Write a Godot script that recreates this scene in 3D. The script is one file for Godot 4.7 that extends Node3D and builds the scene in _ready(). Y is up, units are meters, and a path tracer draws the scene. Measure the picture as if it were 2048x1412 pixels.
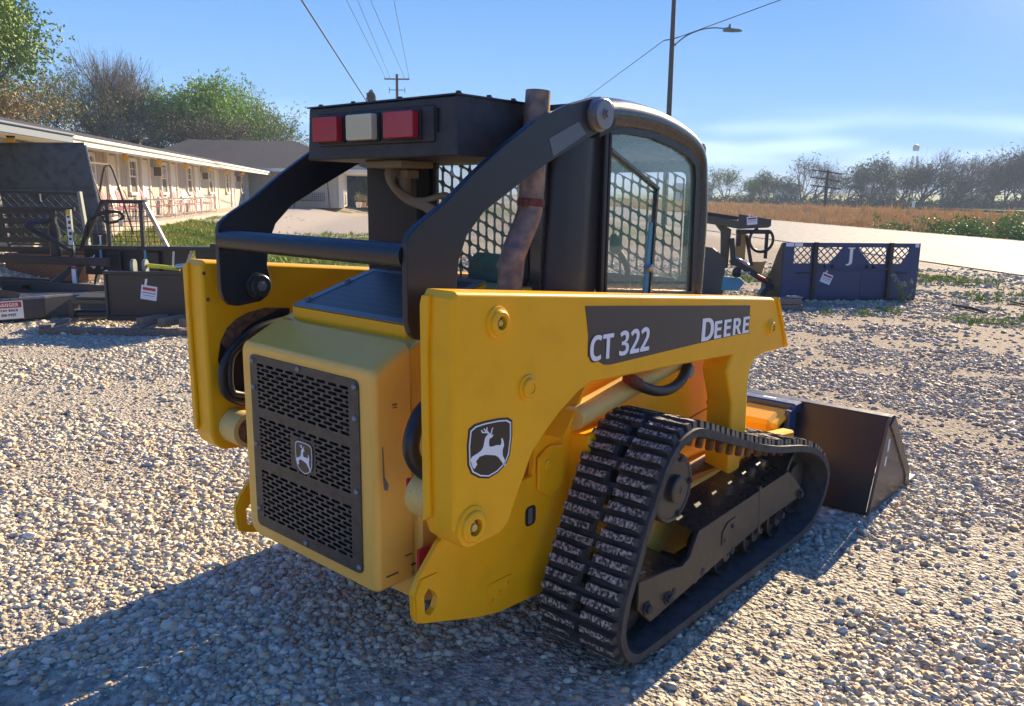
extends Node3D
# A yellow compact track loader on a gravel lot, with attachments, a motel, a road and a treeline.
# The loader's own axes are the world's: x to its right, y up, z to its rear; the ground under it is y = 0.

var M := {}
var T := {}
var used := {}
var rng := RandomNumberGenerator.new()


class MB:
	var v := PackedVector3Array()
	var n := PackedVector3Array()
	var c := PackedColorArray()
	var u := PackedVector2Array()
	var xf := Transform3D.IDENTITY
	var col := Color.WHITE
	var tint := false
	var with_uv := false

	func tri(a: Vector3, b: Vector3, d: Vector3, na: Vector3, nb: Vector3, nd: Vector3) -> void:
		var g := (a - d).cross(a - b)
		if g.length_squared() < 1e-16:
			return
		if g.dot(na + nb + nd) < 0.0:
			var t := b
			b = d
			d = t
			t = nb
			nb = nd
			nd = t
		v.append_array([xf * a, xf * b, xf * d])
		var bs := xf.basis
		n.append_array([(bs * na).normalized(), (bs * nb).normalized(), (bs * nd).normalized()])
		if tint:
			c.append_array([col, col, col])

	func flat(a: Vector3, b: Vector3, d: Vector3, hint: Vector3) -> void:
		var g := (a - d).cross(a - b)
		if g.length_squared() < 1e-18:
			return
		g = g.normalized()
		if g.dot(hint) < 0.0:
			g = -g
		tri(a, b, d, g, g, g)

	func quad(a: Vector3, b: Vector3, d: Vector3, e: Vector3, hint: Vector3) -> void:
		flat(a, b, d, hint)
		flat(a, d, e, hint)

	func quadn(a: Vector3, b: Vector3, d: Vector3, e: Vector3, na: Vector3, nb: Vector3, nd: Vector3, ne: Vector3) -> void:
		tri(a, b, d, na, nb, nd)
		tri(a, d, e, na, nd, ne)

	func box(at: Vector3, size: Vector3, bevel := 0.0) -> void:
		var h := size * 0.5
		var b := minf(bevel, minf(h.x, minf(h.y, h.z)) * 0.9)
		for ax in 3:
			for s in [-1.0, 1.0]:
				var i := (ax + 1) % 3
				var j := (ax + 2) % 3
				var nn := Vector3.ZERO
				nn[ax] = s
				var p := []
				for k in [[-1, -1], [1, -1], [1, 1], [-1, 1]]:
					var q := Vector3.ZERO
					q[ax] = s * h[ax]
					q[i] = k[0] * (h[i] - b)
					q[j] = k[1] * (h[j] - b)
					p.append(at + q)
				quad(p[0], p[1], p[2], p[3], nn)
		if b <= 0.0:
			return
		for ax in 3:
			var i := (ax + 1) % 3
			var j := (ax + 2) % 3
			for si in [-1.0, 1.0]:
				for sj in [-1.0, 1.0]:
					var p := []
					for k in [[-1.0, 0], [1.0, 0], [1.0, 1], [-1.0, 1]]:
						var q := Vector3.ZERO
						q[ax] = k[0] * (h[ax] - b)
						q[i] = si * (h[i] - (b if k[1] == 0 else 0.0))
						q[j] = sj * (h[j] - (0.0 if k[1] == 0 else b))
						p.append(at + q)
					var nn := Vector3.ZERO
					nn[i] = si
					nn[j] = sj
					quad(p[0], p[1], p[2], p[3], nn)
		for sx in [-1.0, 1.0]:
			for sy in [-1.0, 1.0]:
				for sz in [-1.0, 1.0]:
					var s := Vector3(sx, sy, sz)
					flat(at + s * (h - Vector3(0, b, b)), at + s * (h - Vector3(b, 0, b)), at + s * (h - Vector3(b, b, 0)), s)

	func beam(a: Vector3, b: Vector3, w: float, h: float, up := Vector3.UP, bevel := 0.0) -> void:
		var keep := xf
		var d := b - a
		var z := d.normalized()
		var x := up.cross(z)
		if x.length() < 0.01:
			x = Vector3.RIGHT.cross(z)
		x = x.normalized()
		xf = keep * Transform3D(Basis(x, z.cross(x), z), (a + b) * 0.5)
		box(Vector3.ZERO, Vector3(w, h, d.length()), bevel)
		xf = keep

	func tube(path: Array, r, sides := 10, caps := true) -> void:
		var count := path.size()
		var fr := []
		var x := Vector3.ZERO
		for i in count:
			var t: Vector3 = (path[mini(i + 1, count - 1)] - path[maxi(i - 1, 0)]).normalized()
			if i == 0:
				x = Vector3.UP.cross(t)
				if x.length() < 0.05:
					x = Vector3.RIGHT.cross(t)
			x = (x - t * x.dot(t)).normalized()
			fr.append([x, t.cross(x), t])
		var ring0 := []
		for i in count:
			var rad: float = r[i] if r is Array else r
			var ring := []
			for k in sides:
				var a := TAU * k / sides
				var d: Vector3 = fr[i][0] * cos(a) + fr[i][1] * sin(a)
				ring.append([path[i] + d * rad, d])
			if i > 0:
				for k in sides:
					var k2 := (k + 1) % sides
					quadn(ring0[k][0], ring0[k2][0], ring[k2][0], ring[k][0], ring0[k][1], ring0[k2][1], ring[k2][1], ring[k][1])
			if caps and (i == 0 or i == count - 1):
				var nn: Vector3 = -fr[i][2] if i == 0 else fr[i][2]
				for k in range(1, sides - 1):
					flat(ring[0][0], ring[k][0], ring[k + 1][0], nn)
			ring0 = ring

	# profile: [radius, height] pairs turned round the local z axis
	func lathe(profile: Array, seg := 20, smooth := false) -> void:
		for i in profile.size() - 1:
			var a: Vector2 = profile[i]
			var b: Vector2 = profile[i + 1]
			var e := (b - a)
			var pn := Vector2(e.y, -e.x).normalized()
			for k in seg:
				var t0 := TAU * k / seg
				var t1 := TAU * (k + 1) / seg
				var d0 := Vector3(cos(t0), sin(t0), 0)
				var d1 := Vector3(cos(t1), sin(t1), 0)
				var n0 := d0 * pn.x + Vector3(0, 0, pn.y)
				var n1 := d1 * pn.x + Vector3(0, 0, pn.y)
				if smooth:
					n0 = d0 if absf(pn.x) > 0.3 else n0
					n1 = d1 if absf(pn.x) > 0.3 else n1
				quadn(d0 * a.x + Vector3(0, 0, a.y), d1 * a.x + Vector3(0, 0, a.y), d1 * b.x + Vector3(0, 0, b.y), d0 * b.x + Vector3(0, 0, b.y), n0, n1, n1, n0)

	static func area(p: Array) -> float:
		var s := 0.0
		for i in p.size():
			var q: Vector2 = p[(i + 1) % p.size()]
			s += p[i].x * q.y - q.x * p[i].y
		return s * 0.5

	static func inset(p: Array, d: float) -> Array:
		var out := []
		var s := 1.0 if area(p) > 0 else -1.0
		var k := p.size()
		for i in k:
			var e0: Vector2 = (p[i] - p[(i + k - 1) % k]).normalized()
			var e1: Vector2 = (p[(i + 1) % k] - p[i]).normalized()
			var n0 := Vector2(-e0.y, e0.x) * s
			var n1 := Vector2(-e1.y, e1.x) * s
			var m := n0 + n1
			var l := maxf(m.length_squared() * 0.5, 0.35)
			out.append(p[i] + m * (d / l))
		return out

	func cap(p: Array, z: float, up: float) -> void:
		var idx := Geometry2D.triangulate_polygon(PackedVector2Array(p))
		var nn := Vector3(0, 0, up)
		if idx.is_empty():
			var mid := Vector2.ZERO
			for q in p:
				mid += q / p.size()
			for i in p.size():
				var a: Vector2 = p[i]
				var b: Vector2 = p[(i + 1) % p.size()]
				tri(Vector3(a.x, a.y, z), Vector3(b.x, b.y, z), Vector3(mid.x, mid.y, z), nn, nn, nn)
		for i in range(0, idx.size(), 3):
			var a: Vector2 = p[idx[i]]
			var b: Vector2 = p[idx[i + 1]]
			var d: Vector2 = p[idx[i + 2]]
			tri(Vector3(a.x, a.y, z), Vector3(b.x, b.y, z), Vector3(d.x, d.y, z), nn, nn, nn)

	# a polygon in the local xy plane made solid from z0 to z1, its edges rounded by bevel
	func plate(p: Array, z0: float, z1: float, bevel := 0.0, steps := 1) -> void:
		var s := 1.0 if area(p) > 0 else -1.0
		var rings := []
		if bevel > 0.0:
			for i in steps + 1:
				var a := PI * 0.5 * i / steps
				rings.append([bevel * (1.0 - sin(a)), z0 + bevel * (1.0 - cos(a)), -cos(a)])
			for i in steps + 1:
				var a := PI * 0.5 * (steps - i) / steps
				rings.append([bevel * (1.0 - sin(a)), z1 - bevel * (1.0 - cos(a)), cos(a)])
		else:
			rings = [[0.0, z0, 0.0], [0.0, z1, 0.0]]
		var k := p.size()
		var sets := []
		for r in rings:
			sets.append(inset(p, r[0]) if r[0] > 0.0 else p)
		for j in rings.size() - 1:
			for i in k:
				var i2 := (i + 1) % k
				var e: Vector2 = (p[i2] - p[i]).normalized()
				var o := Vector2(e.y, -e.x) * s
				var za: float = rings[j][2]
				var zb: float = rings[j + 1][2]
				if bevel > 0.0 and steps == 1:
					za = (za + zb) * 0.5
					zb = za
				var na := Vector3(o.x, o.y, 0) * sqrt(1.0 - za * za) + Vector3(0, 0, za)
				var nb := Vector3(o.x, o.y, 0) * sqrt(1.0 - zb * zb) + Vector3(0, 0, zb)
				var A: Array = sets[j]
				var B: Array = sets[j + 1]
				quadn(Vector3(A[i].x, A[i].y, rings[j][1]), Vector3(A[i2].x, A[i2].y, rings[j][1]), Vector3(B[i2].x, B[i2].y, rings[j + 1][1]), Vector3(B[i].x, B[i].y, rings[j + 1][1]), na, na, nb, nb)
		cap(sets[0], z0, -1.0)
		cap(sets[-1], z1, 1.0)

	# the sheet between two outlines of as many points, solid from z0 to z1
	func ring_plate(outer: Array, inner: Array, z0: float, z1: float, back := true, rim := true) -> void:
		var k := outer.size()
		for i in k:
			var j := (i + 1) % k
			var a: Vector2 = outer[i]
			var b: Vector2 = outer[j]
			var d: Vector2 = inner[j]
			var e: Vector2 = inner[i]
			var F := Vector3(0, 0, 1)
			quad(Vector3(a.x, a.y, z1), Vector3(b.x, b.y, z1), Vector3(d.x, d.y, z1), Vector3(e.x, e.y, z1), F)
			if back:
				quad(Vector3(a.x, a.y, z0), Vector3(b.x, b.y, z0), Vector3(d.x, d.y, z0), Vector3(e.x, e.y, z0), -F)
			var mid := (a + b) * 0.5 - (d + e) * 0.5
			quad(Vector3(e.x, e.y, z0), Vector3(d.x, d.y, z0), Vector3(d.x, d.y, z1), Vector3(e.x, e.y, z1), Vector3(mid.x, mid.y, 0))
			if rim:
				quad(Vector3(a.x, a.y, z0), Vector3(b.x, b.y, z0), Vector3(b.x, b.y, z1), Vector3(a.x, a.y, z1), Vector3(mid.x, mid.y, 0))

	# closed rings of as many points joined into a skin
	func loft(rings: Array, smooth := true, close := true, caps := false) -> void:
		var k: int = rings[0].size()
		var nr := rings.size()
		var N := []
		for i in nr:
			var row := []
			for j in k:
				var du: Vector3 = rings[i][(j + 1) % k if close else mini(j + 1, k - 1)] - rings[i][(j + k - 1) % k if close else maxi(j - 1, 0)]
				var dv: Vector3 = rings[mini(i + 1, nr - 1)][j] - rings[maxi(i - 1, 0)][j]
				row.append(du.cross(dv).normalized())
			N.append(row)
		var mid := Vector3.ZERO
		for p in rings[nr / 2]:
			mid += p / k
		var sign := 0.0
		for j in k:
			sign += N[nr / 2][j].dot(rings[nr / 2][j] - mid)
		var s := 1.0 if sign >= 0 else -1.0
		for i in nr - 1:
			for j in (k if close else k - 1):
				var j2 := (j + 1) % k
				if smooth:
					quadn(rings[i][j], rings[i][j2], rings[i + 1][j2], rings[i + 1][j], N[i][j] * s, N[i][j2] * s, N[i + 1][j2] * s, N[i + 1][j] * s)
				else:
					quad(rings[i][j], rings[i][j2], rings[i + 1][j2], rings[i + 1][j], N[i][j] * s)
		if caps:
			for i in [0, nr - 1]:
				var hint: Vector3 = rings[i][0] - rings[1 if i == 0 else nr - 2][0]
				for j in range(1, k - 1):
					flat(rings[i][0], rings[i][j], rings[i][j + 1], hint)

	func mesh() -> ArrayMesh:
		var a := []
		a.resize(Mesh.ARRAY_MAX)
		a[Mesh.ARRAY_VERTEX] = v
		a[Mesh.ARRAY_NORMAL] = n
		if tint:
			a[Mesh.ARRAY_COLOR] = c
		if with_uv:
			a[Mesh.ARRAY_TEX_UV] = u
		var m := ArrayMesh.new()
		if v.size():
			m.add_surface_from_arrays(Mesh.PRIMITIVE_TRIANGLES, a)
		return m


# ---------------------------------------------------------------- naming and tagging
func numbered(called: String) -> String:
	var k: int = used.get(called, 0)
	used[called] = k + 1
	return called if k == 0 else "%s_%03d" % [called, k]

func tag(o: Node3D, label: String, category: String, group := "") -> Node3D:
	o.set_meta("label", label)
	o.set_meta("category", category)
	if group:
		o.set_meta("group", group)
	return o

func thing(called: String, label: String, category: String, at := Vector3.ZERO, turn := 0.0, group := "") -> Node3D:
	var o := Node3D.new()
	o.name = numbered(called)
	add_child(o)
	o.position = at
	o.rotation.y = turn
	return tag(o, label, category, group)

func put(called: String, mesh: Mesh, material: Material, parent: Node3D = null) -> MeshInstance3D:
	var o := MeshInstance3D.new()
	o.mesh = mesh
	o.material_override = material
	if parent == null:
		o.name = numbered(called)
		add_child(o)
	else:
		o.name = called
		parent.add_child(o, true)
	return o

func obj(called: String, b: MB, material: Material, parent: Node3D = null) -> MeshInstance3D:
	return put(called, b.mesh(), material, parent)

func setting(called: String, b: MB, material: Material, label: String, kind := "structure") -> MeshInstance3D:
	var o := obj(called, b, material)
	o.set_meta("kind", kind)
	o.set_meta("label", label)
	return o

func dup(o: Node3D, called: String, label: String, at: Vector3, turn := 0.0, size := 1.0) -> Node3D:
	var r := o.duplicate() as Node3D
	r.name = numbered(called)
	add_child(r)
	r.position = at
	r.rotation.y = turn
	r.scale = Vector3.ONE * size
	r.set_meta("label", label)
	return r

func copies(called: String, mesh: Mesh, material: Material, where: Array, tints: Array, parent: Node3D) -> MultiMeshInstance3D:
	var mm := MultiMesh.new()
	mm.transform_format = MultiMesh.TRANSFORM_3D
	mm.use_colors = tints.size() > 0
	mm.mesh = mesh
	mm.instance_count = where.size()
	for i in where.size():
		mm.set_instance_transform(i, where[i])
	if tints.size():
		for i in where.size():
			mm.set_instance_color(i, tints[i])
	var o := MultiMeshInstance3D.new()
	o.multimesh = mm
	o.material_override = material
	o.name = called
	o.set_meta("kind", "stuff")
	parent.add_child(o, true)
	return o

# ---------------------------------------------------------------- shapes
func V2(a: Array) -> Array:
	var out := []
	for i in range(0, a.size(), 2):
		out.append(Vector2(a[i], a[i + 1]))
	return out

func rounded_rect(x0: float, y0: float, x1: float, y1: float, r, steps := 4) -> Array:
	var rs: Array = r if r is Array else [r, r, r, r]
	var out := []
	var cs := [[x1, y1, 0, rs[0]], [x0, y1, 1, rs[1]], [x0, y0, 2, rs[2]], [x1, y0, 3, rs[3]]]
	for c in cs:
		var rr: float = c[3]
		var cx: float = c[0] - rr * (1 if c[2] in [0, 3] else -1)
		var cy: float = c[1] - rr * (1 if c[2] in [0, 1] else -1)
		for k in steps + 1:
			var a: float = PI * 0.5 * (c[2] + float(k) / steps)
			out.append(Vector2(cx + cos(a) * rr, cy + sin(a) * rr))
	return out

func smooth_path(p: Array, per: int, closed := false) -> Array:
	var out := []
	var k := p.size()
	for i in (k if closed else k - 1):
		var a = p[(i + k - 1) % k if closed else maxi(i - 1, 0)]
		var b = p[i]
		var c = p[(i + 1) % k]
		var d = p[(i + 2) % k if closed else mini(i + 2, k - 1)]
		for s in per:
			var t := float(s) / per
			out.append(0.5 * ((2.0 * b) + (c - a) * t + (2.0 * a - 5.0 * b + 4.0 * c - d) * t * t + (3.0 * b - a - 3.0 * c + d) * t * t * t))
	if not closed:
		out.append(p[k - 1])
	return out

# where the ray from o at angle a leaves the outline p
func reach(p: Array, o: Vector2, a: float) -> Vector2:
	var d := Vector2(cos(a), sin(a))
	var best := 1e9
	for i in p.size():
		var q: Vector2 = p[i] - o
		var e: Vector2 = p[(i + 1) % p.size()] - p[i]
		var den := d.x * e.y - d.y * e.x
		if absf(den) < 1e-9:
			continue
		var t := (q.x * e.y - q.y * e.x) / den
		var s := (q.x * d.y - q.y * d.x) / den
		if t > 0 and s >= -1e-6 and s <= 1.000001:
			best = minf(best, t)
	return o + d * best

# outer and inner outline cut along the same rays from o
func matched(outer: Array, inner: Array, o: Vector2) -> Array:
	var angles := []
	for p in outer + inner:
		angles.append((p - o).angle())
	angles.sort()
	var A := []
	var B := []
	var last := -99.0
	for a in angles:
		if a - last < 0.004:
			continue
		last = a
		A.append(reach(outer, o, a))
		B.append(reach(inner, o, a))
	return [A, B]

# local x,y,z -> world for things laid out on the loader's side: local x runs forward (-z), y up, z outward (+x)
func side(x: float) -> Transform3D:
	return Transform3D(Basis(Vector3(0, 0, -1), Vector3(0, 1, 0), Vector3(1, 0, 0)), Vector3(x, 0, 0))

func rear(z: float) -> Transform3D:
	return Transform3D(Basis.IDENTITY, Vector3(0, 0, z))

func hexbolt(b: MB, r := 0.012, h := 0.008) -> void:
	b.lathe([Vector2(r * 1.6, 0), Vector2(r * 1.6, h * 0.3), Vector2(r, h * 0.3), Vector2(r, h), Vector2(0, h)], 6)

# lettering cut as flat shapes: TextMesh
func words(s: String, height: float, depth: float, font_weight := 700, family := "Droid Sans", italic := false) -> TextMesh:
	var f := SystemFont.new()
	f.font_names = PackedStringArray([family])
	f.font_weight = font_weight
	f.font_italic = italic
	var t := TextMesh.new()
	t.font = f
	t.text = s
	t.font_size = 64
	t.pixel_size = height / 64.0
	t.depth = depth
	t.curve_step = 2.0
	return t

# ---------------------------------------------------------------- materials
func lin(r: float, g: float, b: float) -> Color:
	return Color(r, g, b).linear_to_srgb()

func noise(freq: float, seed: int, ramp: Array, normal := 0.0, size := 512, kind := FastNoiseLite.TYPE_SIMPLEX_SMOOTH, octaves := 5) -> NoiseTexture2D:
	var f := FastNoiseLite.new()
	f.noise_type = kind
	f.seed = seed
	f.frequency = freq
	f.fractal_octaves = octaves
	var t := NoiseTexture2D.new()
	t.width = size
	t.height = size
	t.seamless = true
	t.noise = f
	if normal > 0.0:
		t.as_normal_map = true
		t.bump_strength = normal
	elif ramp.size():
		var g := Gradient.new()
		var off := PackedFloat32Array()
		var cols := PackedColorArray()
		for r in ramp:
			off.append(r[0])
			cols.append(r[1] if r[1] is Color else Color(r[1], r[1], r[1]))
		g.offsets = off
		g.colors = cols
		t.color_ramp = g
	return t

func mat(called: String, c: Color, rough := 0.6, metal := 0.0) -> StandardMaterial3D:
	var m := StandardMaterial3D.new()
	m.resource_name = called
	m.albedo_color = c
	m.roughness = rough
	m.metallic = metal
	M[called] = m
	return m

func grain(m: StandardMaterial3D, tex: Texture2D, scale: float, rough_tex: Texture2D = null, normal_tex: Texture2D = null, normal := 1.0) -> StandardMaterial3D:
	m.albedo_texture = tex
	if rough_tex:
		m.roughness_texture = rough_tex
	if normal_tex:
		m.normal_enabled = true
		m.normal_texture = normal_tex
		m.normal_scale = normal
	m.uv1_triplanar = true
	m.uv1_world_triplanar = false
	m.uv1_scale = Vector3.ONE * scale
	return m

func materials() -> void:
	T.soft = noise(0.012, 3, [[0.0, 0.955], [0.45, 0.99], [1.0, 1.0]])
	T.dust = noise(0.02, 5, [[0.0, 0.62], [0.4, 0.9], [0.6, 1.0], [1.0, 1.0]], 0.0, 512, FastNoiseLite.TYPE_SIMPLEX_SMOOTH, 6)
	T.rough = noise(0.03, 8, [[0.0, 0.7], [0.5, 0.95], [1.0, 1.0]])
	T.fine_normal = noise(0.2, 11, [], 3.0)
	T.mud = noise(0.035, 13, [[0.0, Color(0.16, 0.16, 0.17)], [0.43, Color(0.24, 0.23, 0.23)], [0.5, Color(0.62, 0.59, 0.56)], [0.62, Color(0.86, 0.82, 0.78)], [1.0, Color(0.97, 0.94, 0.9)]], 0.0, 512, FastNoiseLite.TYPE_SIMPLEX_SMOOTH, 7)
	T.rust = noise(0.02, 17, [[0.0, Color(0.55, 0.48, 0.46)], [0.35, Color(0.72, 0.66, 0.62)], [0.55, Color(0.84, 0.77, 0.72)], [0.72, Color(1, 0.84, 0.72)], [1.0, Color(1, 0.96, 0.93)]], 0.0, 512, FastNoiseLite.TYPE_SIMPLEX_SMOOTH, 6)
	T.worn = noise(0.05, 23, [[0.0, Color(0.45, 0.36, 0.3)], [0.16, Color(0.7, 0.62, 0.5)], [0.2, Color(0.97, 0.97, 0.97)], [1.0, Color(1, 1, 1)]], 0.0, 1024, FastNoiseLite.TYPE_SIMPLEX_SMOOTH, 7)
	T.wood = noise(0.03, 29, [[0.0, 0.55], [0.5, 0.85], [1.0, 1.0]])
	var yel := mat("yellow_paint", lin(0.88, 0.42, 0.003), 0.42)
	yel.clearcoat_enabled = true
	yel.metallic_specular = 0.35
	yel.clearcoat = 0.2
	yel.clearcoat_roughness = 0.13
	grain(yel, T.soft, 0.9, T.rough)
	var yd := mat("worn_yellow_paint", lin(0.84, 0.46, 0.07), 0.5)
	yd.clearcoat_enabled = true
	yd.clearcoat = 0.3
	yd.clearcoat_roughness = 0.25
	grain(yd, T.soft, 0.8, T.rough)
	var hood := mat("hood_paint", lin(0.70, 0.37, 0.03), 0.3)
	hood.clearcoat_enabled = true
	hood.clearcoat = 1.0
	hood.clearcoat_roughness = 0.06
	grain(hood, T.soft, 0.8)
	mat("cream_paint", lin(0.66, 0.46, 0.13), 0.5)
	grain(M.cream_paint, T.worn, 1.6)
	mat("black_paint", lin(0.010, 0.011, 0.016), 0.42)
	grain(M.black_paint, T.soft, 1.3, T.rough)
	mat("satin_black", lin(0.020, 0.019, 0.019), 0.30)
	M.satin_black.clearcoat_enabled = true
	M.satin_black.clearcoat = 0.6
	M.satin_black.clearcoat_roughness = 0.22
	grain(M.satin_black, T.soft, 1.0, T.rough)
	mat("box_plastic", lin(0.024, 0.023, 0.026), 0.55)
	grain(M.box_plastic, T.dust, 1.2, null, T.fine_normal, 0.25)
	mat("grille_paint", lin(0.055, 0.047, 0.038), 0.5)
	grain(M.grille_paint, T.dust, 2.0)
	mat("frame_paint", lin(0.028, 0.027, 0.026), 0.4)
	grain(M.frame_paint, T.soft, 1.0, T.rough)
	mat("decal_grey", lin(0.052, 0.043, 0.040), 0.4)
	mat("decal_black", lin(0.022, 0.018, 0.016), 0.35)
	mat("print_white", lin(0.78, 0.78, 0.80), 0.4)
	mat("rubber", lin(0.028, 0.028, 0.030), 0.75)
	grain(M.rubber, T.dust, 2.0, null, T.fine_normal, 0.4)
	mat("belt_rubber", lin(0.05, 0.048, 0.046), 0.7)
	grain(M.belt_rubber, T.dust, 1.5, null, T.fine_normal, 0.3)
	mat("muddy_rubber", lin(0.62, 0.60, 0.58), 0.85)
	grain(M.muddy_rubber, T.mud, 3.2, null, T.fine_normal, 0.8)
	M.muddy_rubber.uv1_world_triplanar = true
	mat("lug_side", lin(0.03, 0.03, 0.031), 0.8)
	mat("rust_steel", lin(0.22, 0.13, 0.085), 0.75)
	grain(M.rust_steel, T.rust, 3.0, null, T.fine_normal, 0.3)
	mat("exhaust_steel", lin(0.30, 0.25, 0.22), 0.5, 0.2)
	grain(M.exhaust_steel, T.rust, 1.6, T.rough)
	mat("red_rust", lin(0.16, 0.045, 0.03), 0.7)
	grain(M.red_rust, T.rust, 3.0)
	mat("steel", lin(0.42, 0.42, 0.43), 0.35, 0.9)
	mat("dull_steel", lin(0.24, 0.24, 0.24), 0.5, 0.7)
	mat("red_lens", lin(0.42, 0.018, 0.028), 0.22)
	mat("clear_lens", lin(0.62, 0.53, 0.33), 0.3)
	mat("hose_black", lin(0.014, 0.014, 0.015), 0.4)
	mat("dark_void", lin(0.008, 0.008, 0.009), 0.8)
	mat("rubber_seal", lin(0.010, 0.010, 0.011), 0.5)
	mat("seat_vinyl", lin(0.03, 0.03, 0.032), 0.6)
	mat("khaki_cloth", lin(0.22, 0.17, 0.11), 0.8)
	mat("deep_black", lin(0.006, 0.006, 0.007), 0.6)
	var gl := mat("cab_glass", Color(0.55, 0.78, 0.70, 0.16), 0.03)
	gl.transparency = BaseMaterial3D.TRANSPARENCY_ALPHA
	mat("bucket_steel", lin(0.018, 0.016, 0.017), 0.38)
	grain(M.bucket_steel, T.soft, 1.0, T.rough)
	mat("bucket_side_steel", lin(0.12, 0.092, 0.074), 0.33, 0.2)
	grain(M.bucket_side_steel, T.soft, 1.4, T.rough)
	# screen of the top grille
	var im := Image.create(64, 64, false, Image.FORMAT_RGB8)
	for y in 64:
		for x in 64:
			var k := Vector2(fmod(x + (8.0 if (y / 16) % 2 else 0.0), 16.0) - 8.0, fmod(y, 16.0) - 8.0).length()
			var g := 0.12 if k < 5.5 else 1.0
			im.set_pixel(x, y, Color(g, g, g))
	T.screen = ImageTexture.create_from_image(im)
	mat("screen_steel", lin(0.13, 0.105, 0.085), 0.45, 0.3)
	grain(M.screen_steel, T.screen, 22.0)
	# the surroundings
	mat("tag_paper", lin(0.75, 0.75, 0.78), 0.7)
	mat("red_print", lin(0.45, 0.03, 0.03), 0.6)
	mat("danger_paper", lin(0.8, 0.76, 0.66), 0.6)
	mat("attachment_black", lin(0.011, 0.012, 0.018), 0.45)
	grain(M.attachment_black, T.soft, 1.2, T.rough)
	mat("attachment_grey", lin(0.045, 0.043, 0.042), 0.45)
	grain(M.attachment_grey, T.soft, 1.2, T.rough)
	mat("pale_post", lin(0.20, 0.23, 0.19), 0.6)
	mat("bright_sheet", lin(0.36, 0.34, 0.31), 0.35, 0.5)
	grain(M.bright_sheet, T.dust, 1.0, T.rough)
	mat("blue_steel", lin(0.016, 0.040, 0.115), 0.42)
	grain(M.blue_steel, T.soft, 1.0, T.rough)
	mat("olive_steel", lin(0.06, 0.057, 0.036), 0.5)
	mat("blue_sheet", lin(0.12, 0.19, 0.30), 0.4)
	mat("bright_yellow", lin(0.75, 0.68, 0.03), 0.5)
	mat("bright_red", lin(0.55, 0.03, 0.035), 0.45)
	mat("ochre", lin(0.42, 0.25, 0.08), 0.6)
	mat("strap_blue", lin(0.10, 0.30, 0.42), 0.7)
	mat("grey_panel", lin(0.06, 0.075, 0.09), 0.7)
	grain(M.grey_panel, T.dust, 0.35, T.rough)
	mat("old_wood", lin(0.26, 0.20, 0.155), 0.85)
	grain(M.old_wood, T.wood, 2.0, null, T.fine_normal, 0.5)
	mat("pallet_wood", lin(0.32, 0.24, 0.17), 0.85)
	grain(M.pallet_wood, T.wood, 2.4, null, T.fine_normal, 0.5)
	mat("pale_wood", lin(0.42, 0.36, 0.28), 0.85)
	grain(M.pale_wood, T.wood, 1.5, null, T.fine_normal, 0.5)
	mat("siding", lin(0.42, 0.39, 0.345), 0.75)
	grain(M.siding, T.soft, 0.3)
	mat("trim_white", lin(0.68, 0.65, 0.58), 0.6)
	mat("shingle", lin(0.045, 0.042, 0.044), 0.9)
	grain(M.shingle, T.dust, 0.6, null, T.fine_normal, 0.8)
	mat("window_glass", lin(0.10, 0.12, 0.14), 0.08)
	mat("window_screen", lin(0.11, 0.10, 0.09), 0.6)
	mat("amber_globe", lin(0.75, 0.42, 0.02), 0.3)
	mat("pink_metal", lin(0.58, 0.24, 0.27), 0.5)
	mat("white_tube", lin(0.75, 0.66, 0.6), 0.5)
	mat("brown_tube", lin(0.09, 0.05, 0.035), 0.6)
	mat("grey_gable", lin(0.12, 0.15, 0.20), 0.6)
	mat("shed_wall", lin(0.035, 0.055, 0.085), 0.7)
	mat("pole_wood", lin(0.10, 0.085, 0.075), 0.85)
	grain(M.pole_wood, T.wood, 1.5)
	mat("wire_black", lin(0.02, 0.02, 0.025), 0.6)
	mat("lamp_grey", lin(0.14, 0.15, 0.15), 0.5)
	mat("insulator", lin(0.5, 0.55, 0.55), 0.2)
	mat("asphalt", lin(0.15, 0.15, 0.155), 0.8)
	grain(M.asphalt, T.dust, 0.25, null, T.fine_normal, 0.3)
	M.asphalt.uv1_world_triplanar = true
	mat("road_paint", lin(0.8, 0.78, 0.74), 0.7)
	mat("concrete", lin(0.50, 0.42, 0.33), 0.85)
	grain(M.concrete, T.dust, 0.5)
	mat("ballast", lin(0.12, 0.11, 0.115), 0.9)
	grain(M.ballast, T.mud, 0.8)
	M.ballast.uv1_world_triplanar = true
	mat("far_white", lin(0.7, 0.72, 0.76), 0.6)
	mat("far_roof", lin(0.35, 0.33, 0.33), 0.8)
	mat("bark", lin(0.095, 0.075, 0.06), 0.9)
	mat("pale_bark", lin(0.20, 0.17, 0.145), 0.9)
	for k in ["leaf", "grass_blade", "stone"]:
		var m := mat(k, Color.WHITE, 0.6 if k == "leaf" else 0.8)
		m.vertex_color_use_as_albedo = true
	M.leaf.backlight_enabled = true
	M.leaf.backlight = lin(0.10, 0.15, 0.02)
	M.grass_blade.backlight_enabled = true
	M.grass_blade.backlight = lin(0.08, 0.10, 0.02)
	T.ground = noise(0.03, 41, [[0.0, 0.55], [0.35, 0.8], [0.6, 1.0], [1.0, 1.15]], 0.0, 1024, FastNoiseLite.TYPE_SIMPLEX_SMOOTH, 7)
	T.ground_normal = noise(0.09, 43, [], 12.0, 1024, FastNoiseLite.TYPE_CELLULAR, 3)
	var gm := mat("ground_soil", Color.WHITE, 0.9)
	gm.vertex_color_use_as_albedo = true
	grain(gm, T.ground, 0.45, null, T.ground_normal, 1.0)
	gm.uv1_world_triplanar = true

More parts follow.
